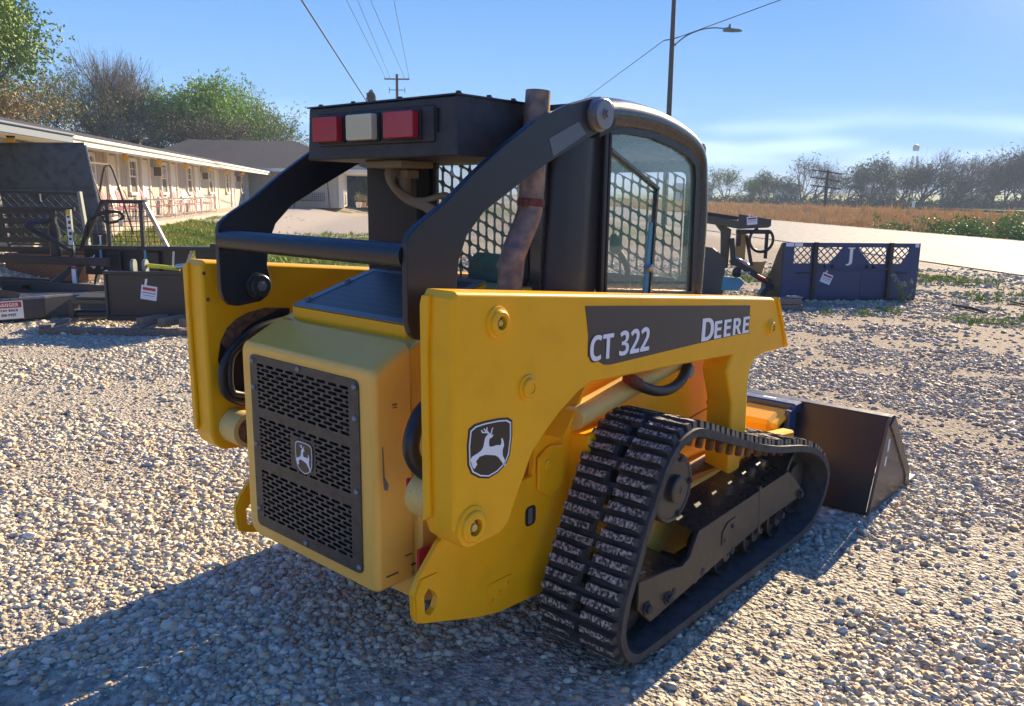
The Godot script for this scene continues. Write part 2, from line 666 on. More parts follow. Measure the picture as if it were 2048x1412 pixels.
func _ready() -> void:
	# camera
	var cam := Camera3D.new()
	cam.name = "camera"
	add_child(cam)
	cam.transform = Transform3D(Basis(Vector3(0.75188, 0.0125, -0.65918), Vector3(-0.13671, 0.98104, -0.13734), Vector3(0.64497, 0.19338, 0.73934)).orthonormalized(), Vector3(2.241, 1.63, 1.51))
	cam.fov = 47.1
	cam.near = 0.05
	cam.far = 3000.0
	cam.current = true
	# sky
	var we := WorldEnvironment.new()
	we.name = "environment"
	var e := Environment.new()
	e.background_mode = Environment.BG_SKY
	e.tonemap_mode = Environment.TONE_MAPPER_LINEAR
	e.tonemap_exposure = 2.7
	var sky := ProceduralSkyMaterial.new()
	sky.sky_top_color = Color(0.15, 0.42, 0.80)
	sky.sky_horizon_color = Color(0.58, 0.80, 0.97)
	sky.sky_curve = 0.16
	sky.sky_energy_multiplier = 0.74
	sky.ground_bottom_color = Color(0.4, 0.36, 0.3)
	sky.ground_horizon_color = Color(0.6, 0.62, 0.6)
	sky.sun_angle_max = 48.0
	sky.sun_curve = 0.13
	sky.sky_cover = sky_clouds()
	sky.sky_cover_modulate = Color(1, 1, 1, 0.45)
	var s := Sky.new()
	s.sky_material = sky
	e.sky = s
	e.sdfgi_enabled = true
	e.ssao_enabled = true
	e.ssil_enabled = true
	e.fog_enabled = true
	e.fog_density = 0.0009
	e.fog_light_color = Color(0.86, 0.93, 1.0)
	we.environment = e
	add_child(we)
	# sun: ahead of the loader, a little to its left, 24 degrees up
	var sun := DirectionalLight3D.new()
	sun.name = "sun"
	sun.light_energy = 1.6
	sun.light_color = Color(1.0, 0.91, 0.76)
	sun.light_angular_distance = 0.5
	sun.shadow_enabled = true
	add_child(sun)
	sun.look_at_from_position(Vector3.ZERO, Vector3(0.06, -0.46, 1.0), Vector3.UP)
	rng.seed = 20240
	materials()
	terrain()
	motel()
	trees()
	street()
	loader()
	attachments_left()
	attachments_right()
	gravel()
	grasses()

func sky_clouds() -> ImageTexture:
	var f := FastNoiseLite.new()
	f.seed = 4
	f.frequency = 1.0
	f.fractal_octaves = 4
	var w := 1024
	var h := 512
	var im := Image.create(w, h, false, Image.FORMAT_RGBA8)
	for y in h / 2:
		var el := (0.5 - (y + 0.5) / h) * PI
		for x in w:
			var az := (x + 0.5) / w * TAU
			var band := smoothstep(0.01, 0.035, el) * (1.0 - smoothstep(0.055, 0.11, el))
			var k := f.get_noise_3d(cos(az) * 2.2, el * 26.0, sin(az) * 2.2)
			var a := clampf(smoothstep(-0.12, 0.35, k) * band, 0, 1)
			im.set_pixel(x, y, Color(1, 1, 1, a * 0.55))
	return ImageTexture.create_from_image(im)

# ---------------------------------------------------------------- the loader
func deer(scale: float) -> Array:   # the leaping deer of the badge, in a box about 1 wide
	var p := V2([-0.40, -0.33, -0.36, -0.38, -0.30, -0.30, -0.33, -0.22, -0.25, -0.14, -0.12, -0.13, 0.02, -0.17, 0.12, -0.20, 0.20, -0.26, 0.30, -0.40, 0.36, -0.50, 0.40, -0.47, 0.36, -0.36, 0.30, -0.24, 0.29, -0.12, 0.32, -0.02, 0.30, 0.08, 0.27, 0.15, 0.24, 0.13, 0.26, 0.06, 0.24, 0.00, 0.14, 0.02, 0.02, 0.01, -0.04, 0.04, -0.05, 0.12, -0.04, 0.20, 0.02, 0.22, 0.05, 0.27, 0.00, 0.28, -0.02, 0.31, -0.10, 0.29, -0.14, 0.24, -0.16, 0.14, -0.17, 0.06, -0.21, -0.01, -0.30, -0.06, -0.42, -0.10, -0.46, -0.16, -0.43, -0.24])
	var out := []
	for q in p:
		out.append(q * scale)
	return out

func badge(parent: Node3D, xf: Transform3D, w: float, h: float) -> void:
	var o := V2([-0.47, 0.42, -0.36, 0.48, -0.15, 0.5, 0.15, 0.5, 0.36, 0.48, 0.47, 0.42, 0.49, 0.15, 0.46, -0.18, 0.38, -0.34, 0.20, -0.45, 0.0, -0.5, -0.20, -0.45, -0.38, -0.34, -0.46, -0.18, -0.49, 0.15])
	var sc := func(k: float) -> Array:
		var r := []
		for q in o:
			r.append(Vector2(q.x * w * k, q.y * h * k))
		return r
	var b := MB.new()
	b.xf = xf
	b.plate(sc.call(1.0), 0.0, 0.0016)
	var shield := obj("badge", b, M.decal_black, parent)
	b = MB.new()
	b.xf = xf
	b.ring_plate(sc.call(0.93), sc.call(0.885), 0.0012, 0.0026)
	obj("badge_outline", b, M.print_white, shield)
	b = MB.new()
	b.xf = xf * Transform3D(Basis.from_scale(Vector3(w * 0.92, h * 0.78, 1.0)), Vector3(0.01 * w, 0.03 * h, 0))
	b.plate(deer(1.0), 0.0012, 0.0026)
	for a in [[-0.07, 0.29, -0.13, 0.38, -0.12, 0.46, -0.10, 0.46, -0.10, 0.39, -0.03, 0.30], [-0.11, 0.33, -0.22, 0.36, -0.25, 0.42, -0.23, 0.43, -0.20, 0.38, -0.11, 0.36], [-0.14, 0.36, -0.19, 0.44, -0.17, 0.45, -0.12, 0.38], [-0.02, 0.30, 0.00, 0.39, 0.03, 0.43, 0.04, 0.42, 0.02, 0.38, 0.01, 0.30]]:
		b.plate(V2(a), 0.0012, 0.0026)
	obj("leaping_deer", b, M.print_white, shield)

# panel of staggered slots: front face and the walls of each hole
func slotted(b: MB, x0: float, x1: float, y0: float, y1: float, rows: int, pitch: float, gap: float, gx0 := 9.0, gx1 := 9.0, gr0 := 99, gr1 := 99) -> void:
	var rh := (y1 - y0) / rows
	var F := Vector3(0, 0, 1)
	for r in rows:
		var ya := y1 - rh * (r + 1)
		var yb := ya + rh
		var spans := []
		if r >= gr0 and r <= gr1:
			spans = [[x0, gx0], [gx1, x1]]
			b.quad(Vector3(gx0, ya, 0.005), Vector3(gx1, ya, 0.005), Vector3(gx1, yb, 0.005), Vector3(gx0, yb, 0.005), F)
		else:
			spans = [[x0, x1]]
		for sp in spans:
			var cuts := [sp[0]]
			var x: float = x0 + (pitch if r % 2 == 0 else pitch * 0.5)
			while x < sp[1] - 0.012:
				if x > sp[0] + 0.012:
					cuts.append(x)
				x += pitch
			cuts.append(sp[1])
			for i in cuts.size() - 1:
				var a: float = cuts[i]
				var e: float = cuts[i + 1]
				var m := rh * 0.15
				var ha := a + gap * 0.5
				var he := e - gap * 0.5
				var rad := minf((rh - 2 * m) * 0.5, (he - ha) * 0.5) * 0.98
				var inner := rounded_rect(ha, ya + m, he, yb - m, rad, 2)
				var outer := [Vector2(e, inner[0].y), Vector2(e, yb), Vector2(inner[2].x, yb), Vector2(inner[3].x, yb), Vector2(a, yb), Vector2(a, inner[5].y), Vector2(a, inner[6].y), Vector2(a, ya), Vector2(inner[8].x, ya), Vector2(inner[9].x, ya), Vector2(e, ya), Vector2(e, inner[11].y)]
				b.ring_plate(outer, inner, -0.006, 0.005, false, false)

func engine_end(t: Node3D) -> void:
	# rear door: a ring round the grille opening, its rounded shoulder and sides
	var b := MB.new()
	b.xf = rear(0)
	var outer := rounded_rect(-0.352, 0.385, 0.352, 1.085, [0.035, 0.04, 0.05, 0.02], 4)
	var inner := rounded_rect(-0.29, 0.44, 0.29, 1.045, 0.015, 4)
	var mt := matched(outer, inner, Vector2(0, 0.74))
	b.ring_plate(mt[0], mt[1], -0.05, 0.0, false, false)
	var rings := []
	for k in 5:
		var a := PI * 0.5 * k / 4
		var g := 0.022 * sin(a)
		var zz := -0.022 * (1.0 - cos(a))
		rings.append(outer.map(func(p): return Vector3(p.x + g * signf(p.x), p.y + g * (1.0 if p.y > 0.7 else -0.4), zz)))
	var last: Array = rings[-1]
	rings.append(last.map(func(p): return Vector3(p.x, p.y + (0.062 if p.y > 0.9 else 0.0), -0.145)))
	b.loft(rings, true)
	var door := obj("engine_door", b, M.worn_yellow_paint, t)
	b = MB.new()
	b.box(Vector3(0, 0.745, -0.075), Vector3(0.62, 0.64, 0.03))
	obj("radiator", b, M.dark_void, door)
	# grille
	b = MB.new()
	b.xf = rear(0.0)
	var px0 := -0.305
	var px1 := 0.305
	var edge := rounded_rect(px0, 0.424, px1, 1.063, 0.022, 4)
	var lit := rounded_rect(-0.268, 0.463, 0.263, 1.038, 0.001, 1)
	mt = matched(edge, lit, Vector2(0, 0.745))
	b.ring_plate(mt[0], mt[1], 0.0, 0.005, false, true)
	for band in [[0.846, 0.856], [0.650, 0.666]]:
		b.quad(Vector3(-0.268, band[0] - 0.004, 0.005), Vector3(0.263, band[0] - 0.004, 0.005), Vector3(0.263, band[1] + 0.018, 0.005), Vector3(-0.268, band[1] + 0.018, 0.005), Vector3(0, 0, 1))
	slotted(b, -0.268, 0.263, 0.874, 1.038, 11, 0.059, 0.013)
	slotted(b, -0.268, 0.263, 0.684, 0.842, 11, 0.059, 0.013, -0.064, 0.064, 2, 9)
	slotted(b, -0.268, 0.263, 0.463, 0.646, 12, 0.059, 0.013)
	var grille := obj("rear_grille", b, M.grille_paint, door)
	for q in [[-0.287, 1.04], [-0.01, 1.051], [0.287, 1.04], [-0.286, 0.945], [0.286, 0.94], [-0.286, 0.735], [0.286, 0.70], [-0.286, 0.49], [0.0, 0.44], [0.29, 0.445]]:
		b = MB.new()
		b.xf = Transform3D(Basis.IDENTITY, Vector3(q[0], q[1], 0.005))
		b.lathe([Vector2(0.0105, 0), Vector2(0.0105, 0.003), Vector2(0.006, 0.007), Vector2(0, 0.0075)], 12)
		obj("bolt", b, M.dull_steel, door)
	badge(door, Transform3D(Basis.IDENTITY, Vector3(0.008, 0.748, 0.0056)), 0.105, 0.118)
	# hood behind the door, and the raised screen
	b = MB.new()
	b.xf = side(0)
	b.plate(V2([0.148, 0.40, 0.148, 1.150, 0.20, 1.178, 0.60, 1.30, 0.75, 1.30, 0.75, 0.40]), -0.372, 0.372, 0.012, 2)
	obj("engine_cover", b, M.hood_paint, t)
	b = MB.new()
	b.xf = side(0)
	b.plate(V2([0.183, 1.165, 0.183, 1.212, 0.56, 1.322, 0.56, 1.28]), -0.312, 0.312, 0.004)
	var ob := obj("screen_box", b, M.yellow_paint, t)
	b = MB.new()
	var a0 := Vector3(0, 1.2155, -0.183)
	var a1 := Vector3(0, 1.3255, -0.56)
	var d := (a1 - a0).normalized()
	var nn := d.cross(Vector3.LEFT).normalized()
	if nn.y < 0:
		nn = -nn
	b.xf = Transform3D(Basis(Vector3.RIGHT, d, nn), a0)
	var L := (a1 - a0).length()
	mt = matched(rounded_rect(-0.312, 0, 0.312, L, 0.004, 2), rounded_rect(-0.275, 0.03, 0.275, L - 0.02, 0.01, 2), Vector2(0, L * 0.5))
	b.ring_plate(mt[0], mt[1], 0.0, 0.004, false)
	obj("screen_trim", b, M.dull_steel, ob)
	var bs := MB.new()
	bs.xf = b.xf
	bs.plate(rounded_rect(-0.28, 0.02, 0.28, L - 0.01, 0.01, 2), 0.0005, 0.0018)
	obj("screen", bs, M.screen_steel, ob)
	for q in [[-0.29, 0.06], [-0.29, 0.25], [0.29, 0.06]]:
		bs = MB.new()
		bs.xf = b.xf * Transform3D(Basis.IDENTITY, Vector3(q[0], q[1], 0.004))
		hexbolt(bs, 0.009, 0.009)
		obj("bolt", bs, M.dull_steel, ob)
	# shadowed mouth and marks of wear on the door's flank
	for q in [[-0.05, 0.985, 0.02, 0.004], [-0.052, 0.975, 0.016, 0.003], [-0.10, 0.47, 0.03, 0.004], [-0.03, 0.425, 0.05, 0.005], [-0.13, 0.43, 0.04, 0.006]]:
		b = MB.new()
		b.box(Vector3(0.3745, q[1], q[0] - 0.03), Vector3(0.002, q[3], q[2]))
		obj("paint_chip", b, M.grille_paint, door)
	b = MB.new()
	b.xf = side(0.3735)
	b.plate(V2([0.028, 0.86, 0.032, 0.86, 0.036, 0.76, 0.052, 0.73, 0.046, 0.712, 0.032, 0.72, 0.029, 0.76]), 0.0, 0.0015)
	obj("paint_scrape", b, M.dull_steel, door)

func boss(parent: Node3D, at: Vector3, r: float, deep: bool, sgn := 1.0) -> void:
	var b := MB.new()
	b.xf = Transform3D(Basis(Vector3(0, 0, -sgn), Vector3.UP, Vector3(sgn, 0, 0)), at)
	b.lathe([Vector2(r * 1.35, 0), Vector2(r * 1.3, 0.006), Vector2(r * 1.05, 0.008), Vector2(r, 0.016), Vector2(r * 0.86, 0.02), Vector2(r * 0.55, 0.02), Vector2(r * 0.55, 0.001 if deep else 0.017), Vector2(0, 0.001 if deep else 0.017)], 22)
	var o := obj("pivot_boss", b, M.yellow_paint, parent)
	if deep:
		b = MB.new()
		b.xf = Transform3D(Basis(Vector3(0, 0, -sgn), Vector3.UP, Vector3(sgn, 0, 0)), at + Vector3(sgn * 0.0015, 0, 0))
		b.lathe([Vector2(r * 0.54, 0.0), Vector2(0, 0.0005)], 16)
		obj("recess", b, M.rust_steel, o)
		b = MB.new()
		b.xf = Transform3D(Basis(Vector3(0, 0, -sgn), Vector3.UP, Vector3(sgn, 0, 0)), at + Vector3(sgn * 0.002, 0.0, 0.004))
		hexbolt(b, r * 0.26, 0.016)
		obj("pin_head", b, M.cream_paint, o)

func lift_arm(t: Node3D, s: float) -> void:
	var outline := V2([-0.008, 0.70, -0.010, 1.352, 0.004, 1.372, 1.70, 1.210, 2.03, 1.178, 2.075, 1.165, 2.105, 1.12, 2.20, 0.955, 2.195, 0.926, 2.11, 0.923, 1.96, 0.925, 1.89, 0.910, 1.845, 0.87, 1.838, 0.80, 1.848, 0.60, 1.80, 0.40, 1.70, 0.38, 1.69, 0.60, 1.685, 0.75, 1.62, 0.90, 1.66, 0.962, 1.215, 0.988, 0.84, 1.006, 0.635, 1.015, 0.575, 1.000, 0.473, 0.948, 0.41, 0.905, 0.337, 0.845, 0.29, 0.76, 0.255, 0.70, 0.232, 0.65, 0.195, 0.625, 0.10, 0.622, 0.041, 0.630, 0.006, 0.660])
	var b := MB.new()
	b.xf = side(0)
	if s > 0:
		b.plate(outline, 0.60, 0.723, 0.014, 3)
	else:
		b.plate(outline, -0.723, -0.60, 0.014, 3)
	var arm := obj("lift_arm", b, M.yellow_paint, t)
	# pressed lip down the rear end
	b = MB.new()
	b.xf = Transform3D(Basis(Vector3.RIGHT, Vector3.UP, Vector3.BACK), Vector3(s * 0.6615, 0, 0.008))
	b.plate(V2([-0.052, 0.70, -0.058, 1.33, -0.050, 1.355, -0.02, 1.358, -0.03, 1.2, -0.024, 0.72]), 0.0, 0.014, 0.004, 2)
	obj("rear_lip", b, M.yellow_paint, arm)
	# front end plate
	b = MB.new()
	b.xf = Transform3D(Basis(Vector3.RIGHT, Vector3(0, 0.905, -0.0), Vector3.BACK), Vector3(s * 0.66, 0, 0))
	b = MB.new()
	b.beam(Vector3(s * 0.664, 1.175, -2.075), Vector3(s * 0.664, 0.93, -2.215), 0.142, 0.014, Vector3(0, 0, 1), 0.004)
	obj("end_plate", b, M.yellow_paint, arm)
	var x := s * 0.723
	if s > 0:
		for q in [[-0.165, 1.272, 0.036, true], [-0.30, 1.060, 0.030, false], [-0.062, 0.693, 0.046, true], [-2.02, 1.043, 0.028, true]]:
			boss(arm, Vector3(x, q[1], q[0]), q[2], q[3])
		# the long sticker with its lettering
		b = MB.new()
		b.xf = side(0.7232)
		b.plate(V2([0.583, 1.279, 1.797, 1.166, 1.797, 1.052, 0.735, 1.064, 0.700, 1.069, 0.672, 1.082, 0.655, 1.100, 0.605, 1.110, 0.605, 1.180]), 0.0, 0.0016)
		var decal := obj("side_decal", b, M.decal_grey, arm)
		var place := func(text: String, h: float, from: Vector2, to: Vector2, stretch: float) -> void:
			for k in 2:
				var tm := words(text, h, 0.001)
				var wide: float = tm.get_aabb().size.x
				var want := (to - from).length()
				var ang := (to - from).angle()
				var o := put("lettering" if k else "lettering_edge", tm, M.print_white if k else M.decal_black, decal)
				var loc := Transform3D(Basis(Vector3(0, 0, 1), ang), Vector3((from.x + to.x) * 0.5, (from.y + to.y) * 0.5, 0.0020 + 0.0012 * k))
				o.transform = side(0.7232) * loc * Transform3D(Basis.from_scale(Vector3(want / wide * (1.0 if k else 1.045), stretch * (1.0 if k else 1.10), 1.0)), Vector3.ZERO)
		place.call("CT 322", 0.118, Vector2(0.612, 1.131), Vector2(0.975, 1.122), 1.0)
		place.call("D", 0.128, Vector2(1.366, 1.106), Vector2(1.465, 1.102), 1.0)
		place.call("EERE", 0.100, Vector2(1.472, 1.094), Vector2(1.792, 1.082), 1.0)
		var bx := Transform3D(Basis(Vector3(0, 0, 1), -0.06), Vector3(0.137, 0.905, 0.0))
		badge(arm, side(0.7232) * bx, 0.196, 0.175)
	else:
		# ragged opening with two hydraulic hoses looped through it
		b = MB.new()
		b.xf = side(-0.5998)
		b.plate(V2([-0.0 + 0.035, 0.99, 0.05, 1.06, 0.08, 1.11, 0.12, 1.14, 0.17, 1.16, 0.25, 1.172, 0.36, 1.16, 0.36, 0.80, 0.12, 0.80, 0.06, 0.88]), 0.0, 0.002)
		obj("hose_opening", b, M.deep_black, arm)
		b = MB.new()
		b.xf = side(-0.5976)
		b.plate(V2([0.05, 1.06, 0.08, 1.11, 0.12, 1.14, 0.17, 1.16, 0.25, 1.172, 0.32, 1.165, 0.25, 1.14, 0.17, 1.11, 0.11, 1.06, 0.075, 1.02]), 0.0, 0.001)
		obj("torn_edge", b, M.rust_steel, arm)
		for k in 2:
			b = MB.new()
			var off := 0.028 * k
			b.tube(smooth_path([Vector3(-0.585, 1.12 - off, -0.34), Vector3(-0.572, 1.10 - off, -0.20), Vector3(-0.562, 1.045 - off * 0.7, -0.09), Vector3(-0.555, 0.97, -0.03 - off), Vector3(-0.553, 0.88, -0.028 - off), Vector3(-0.556, 0.825 + off, -0.09), Vector3(-0.565, 0.80 + off, -0.20), Vector3(-0.57, 0.81 + off, -0.30)], 5), 0.0155, 10)
			obj("hydraulic_hose", b, M.hose_black, arm)
		boss(arm, Vector3(-0.60, 1.284, -0.16), 0.03, false, 1.0)
		for q in [[1.325, 0.0], [1.225, -0.01]]:
			b = MB.new()
			b.box(Vector3(-0.599, q[0], q[1]), Vector3(0.006, 0.014, 0.012), 0.002)
			obj("clip", b, M.red_rust, arm)

func rear_guard(t: Node3D) -> void:
	var out := V2([0.010, 1.49, 0.008, 1.385, 0.008, 1.27, 0.018, 1.235, 0.04, 1.212, 0.075, 1.205, 0.17, 1.214, 0.205, 1.235, 0.222, 1.28, 0.205, 1.35, 0.215, 1.43, 0.25, 1.505, 0.325, 1.574, 0.49, 1.660, 0.64, 1.734, 0.86, 1.825, 0.935, 1.852, 0.978, 1.885, 0.985, 1.92, 0.965, 1.952, 0.93, 1.966, 0.88, 1.962, 0.741, 1.927, 0.559, 1.860, 0.416, 1.777, 0.283, 1.692, 0.158, 1.601, 0.06, 1.545, 0.02, 1.515])
	var g := Node3D.new()
	g.name = "rear_guard"
	t.add_child(g)
	for s in [-1.0, 1.0]:
		var b := MB.new()
		b.xf = side(0)
		b.plate(out, s * 0.51 - 0.012, s * 0.51 + 0.012, 0.004, 2)
		obj("guard_plate", b, M.black_paint, g)
		for q in [[-0.90, 1.905, 0.052], [-0.155, 1.277, 0.042]]:
			b = MB.new()
			b.xf = Transform3D(Basis(Vector3(0, 0, -1), Vector3.UP, Vector3(1, 0, 0)), Vector3(s * 0.51 + 0.012, q[1], q[0]))
			b.lathe([Vector2(q[2] * 1.15, 0), Vector2(q[2] * 1.15, 0.012), Vector2(q[2] * 0.95, 0.014), Vector2(q[2] * 0.92, 0.024), Vector2(q[2], 0.025), Vector2(q[2], 0.033), Vector2(q[2] * 0.92, 0.036), Vector2(0, 0.037)], 24)
			var pin := obj("pivot_pin", b, M.dull_steel if q[0] < -0.5 else M.frame_paint, g)
			b = MB.new()
			b.xf = Transform3D(Basis(Vector3(0, 0, -1), Vector3.UP, Vector3(1, 0, 0)), Vector3(s * 0.51 + 0.048, q[1], q[0]))
			hexbolt(b, 0.013, 0.014)
			obj("bolt", b, M.dull_steel, pin)
	var bb := MB.new()
	bb.tube([Vector3(-0.497, 1.452, -0.034), Vector3(0.497, 1.452, -0.034)], 0.036, 24)
	obj("guard_bar", bb, M.black_paint, g)
	bb = MB.new()
	bb.xf = side(0.5222)
	bb.plate(V2([0.63, 1.808, 0.79, 1.872, 0.835, 1.835, 0.655, 1.752]), 0.0, 0.0015)
	obj("worn_sticker", bb, M.blue_sheet, g)
	M.blue_sheet.albedo_color = lin(0.09, 0.105, 0.115)

func light_box(t: Node3D) -> void:
	var b := MB.new()
	b.xf = rear(-0.95)
	b.plate(V2([-0.402, 1.741, -0.385, 1.927, 0.386, 1.927, 0.392, 1.744]), 0.0, 0.612, 0.006, 2)
	var o := obj("roof_box", b, M.box_plastic, t)
	b = MB.new()
	b.box(Vector3(0, 1.9305, -0.64), Vector3(0.784, 0.005, 0.614))
	obj("roof_box_lid", b, M.black_paint, o)
	b = MB.new()
	b.xf = rear(-0.338)
	b.plate(rounded_rect(-0.322, 1.788, 0.294, 1.903, 0.006, 2), 0.0, 0.007, 0.003)
	obj("lamp_panel", b, M.box_plastic, o)
	for q in [[-0.313, -0.170, "red_lens"], [-0.117, 0.022, "clear_lens"], [0.082, 0.228, "red_lens"]]:
		b = MB.new()
		b.xf = rear(-0.338)
		b.plate(rounded_rect(q[0] - 0.006, 1.798, q[1] + 0.010, 1.894, 0.008, 2), 0.005, 0.014, 0.002)
		var lamp := obj("rear_lamp", b, M.rubber_seal, o)
		b = MB.new()
		b.xf = rear(-0.338)
		b.plate(rounded_rect(q[0], 1.803, q[1], 1.889, 0.007, 3), 0.012, 0.042, 0.005, 2)
		obj("lens", b, M[q[2]], lamp)
		if q[2] == "clear_lens":
			b = MB.new()
			for k in 13:
				b.box(Vector3(q[0] + 0.012 + k * 0.0096, 1.846, -0.2958), Vector3(0.0016, 0.068, 0.0012))
			for k in 8:
				b.box(Vector3((q[0] + q[1]) * 0.5, 1.816 + k * 0.0086, -0.2957), Vector3(0.116, 0.0012, 0.0012))
			obj("lens_ribs", b, M.clear_lens, lamp)
	b = MB.new()
	b.box(Vector3(0.305, 1.855, -0.334), Vector3(0.008, 0.075, 0.012), 0.002)
	obj("slot_trim", b, M.dark_void, o)
	for q in [[-0.34, -0.36], [-0.15, -0.36], [0.10, -0.36], [0.375, -0.36], [0.375, -0.5], [0.375, -0.62]]:
		b = MB.new()
		b.xf = Transform3D(Basis(Vector3.RIGHT, Vector3.FORWARD, Vector3.UP), Vector3(q[0], 1.933, q[1]))
		hexbolt(b, 0.009, 0.009)
		obj("bolt", b, M.black_paint, o)
	b = MB.new()
	b.box(Vector3(-0.07, 1.728, -0.50), Vector3(0.20, 0.026, 0.16), 0.005)
	obj("underside_bracket", b, M.khaki_cloth, o)
	# dusty hoses and wiring under the box
	for k in 5:
		b = MB.new()
		var w := [0.016, 0.012, 0.02, 0.010, 0.013]
		var dx: float = [0.0, 0.03, -0.02, 0.05, 0.012][k]
		var pts := [Vector3(-0.16 + dx, 1.72, -0.55), Vector3(-0.13 + dx, 1.66, -0.52 + dx), Vector3(-0.075 + dx * 0.4, 1.605, -0.55), Vector3(0.0 + dx * 0.5, 1.575, -0.58), Vector3(0.035 + dx * 0.4, 1.52, -0.60), Vector3(0.02 - dx, 1.44, -0.60), Vector3(-0.01 - dx, 1.30, -0.6)]
		if k == 1:
			pts = [Vector3(-0.21, 1.70, -0.56), Vector3(-0.16, 1.655, -0.54), Vector3(-0.09, 1.61, -0.55), Vector3(-0.02, 1.60, -0.57), Vector3(0.05, 1.62, -0.62), Vector3(0.07, 1.58, -0.66)]
		b.tube(smooth_path(pts, 5), w[k], 9)
		obj("dusty_hose", b, M.khaki_cloth, o)
	b = MB.new()
	b.tube([Vector3(-0.10, 1.725, -0.55), Vector3(-0.10, 1.63, -0.55)], 0.024, 12)
	b.box(Vector3(-0.10, 1.695, -0.55), Vector3(0.10, 0.03, 0.06), 0.004)
	obj("hose_fitting", b, M.khaki_cloth, o)

func exhaust(t: Node3D) -> void:
	var b := MB.new()
	var p := smooth_path([Vector3(0.44, 1.967, -0.672), Vector3(0.438, 1.80, -0.660), Vector3(0.437, 1.62, -0.648), Vector3(0.436, 1.555, -0.635), Vector3(0.430, 1.46, -0.585), Vector3(0.428, 1.40, -0.562), Vector3(0.425, 1.22, -0.545)], 5)
	b.tube(p, 0.043, 22, false)
	b.tube([p[0], p[4]], 0.039, 22, false)
	var o := obj("exhaust_pipe", b, M.exhaust_steel, t)
	b = MB.new()
	b.tube([Vector3(0.437, 1.612, -0.648), Vector3(0.437, 1.586, -0.645)], 0.047, 22)
	b.box(Vector3(0.45, 1.60, -0.598), Vector3(0.02, 0.026, 0.024), 0.003)
	obj("clamp", b, M.red_rust, o)

func lattice(b: MB, nx: int, ny: int, px: float, py: float, slope: float, x0: float, y0: float, clip: Rect2) -> void:
	for i in nx:
		for j in ny:
			var x := x0 + i * px
			var y := y0 + j * py + slope * (x - x0)
			if x + px * 0.5 < clip.position.x or x + px * 0.5 > clip.end.x or y + (py + slope * px) * 0.5 < clip.position.y or y + (py + slope * px) * 0.5 > clip.end.y:
				continue
			var A := [Vector2(x + px, y + slope * px), Vector2(x + px, y + py + slope * px), Vector2(x, y + py), Vector2(x, y)]
			var inner := []
			var outer := []
			for k in 4:
				var cn: Vector2 = A[k]
				var prev: Vector2 = A[(k + 3) % 4]
				var next: Vector2 = A[(k + 1) % 4]
				var mid: Vector2 = (A[0] + A[2]) * 0.5
				var c2 := mid + (cn - mid) * 0.84
				var p2 := mid + (prev - mid) * 0.84
				var n2 := mid + (next - mid) * 0.84
				inner.append(c2 + (p2 - c2) * 0.2)
				inner.append(c2 + (n2 - c2) * 0.2)
				outer.append(cn)
				outer.append(cn + (next - cn) * 0.2)
			b.ring_plate(outer, inner, -0.003, 0.003, true, false)

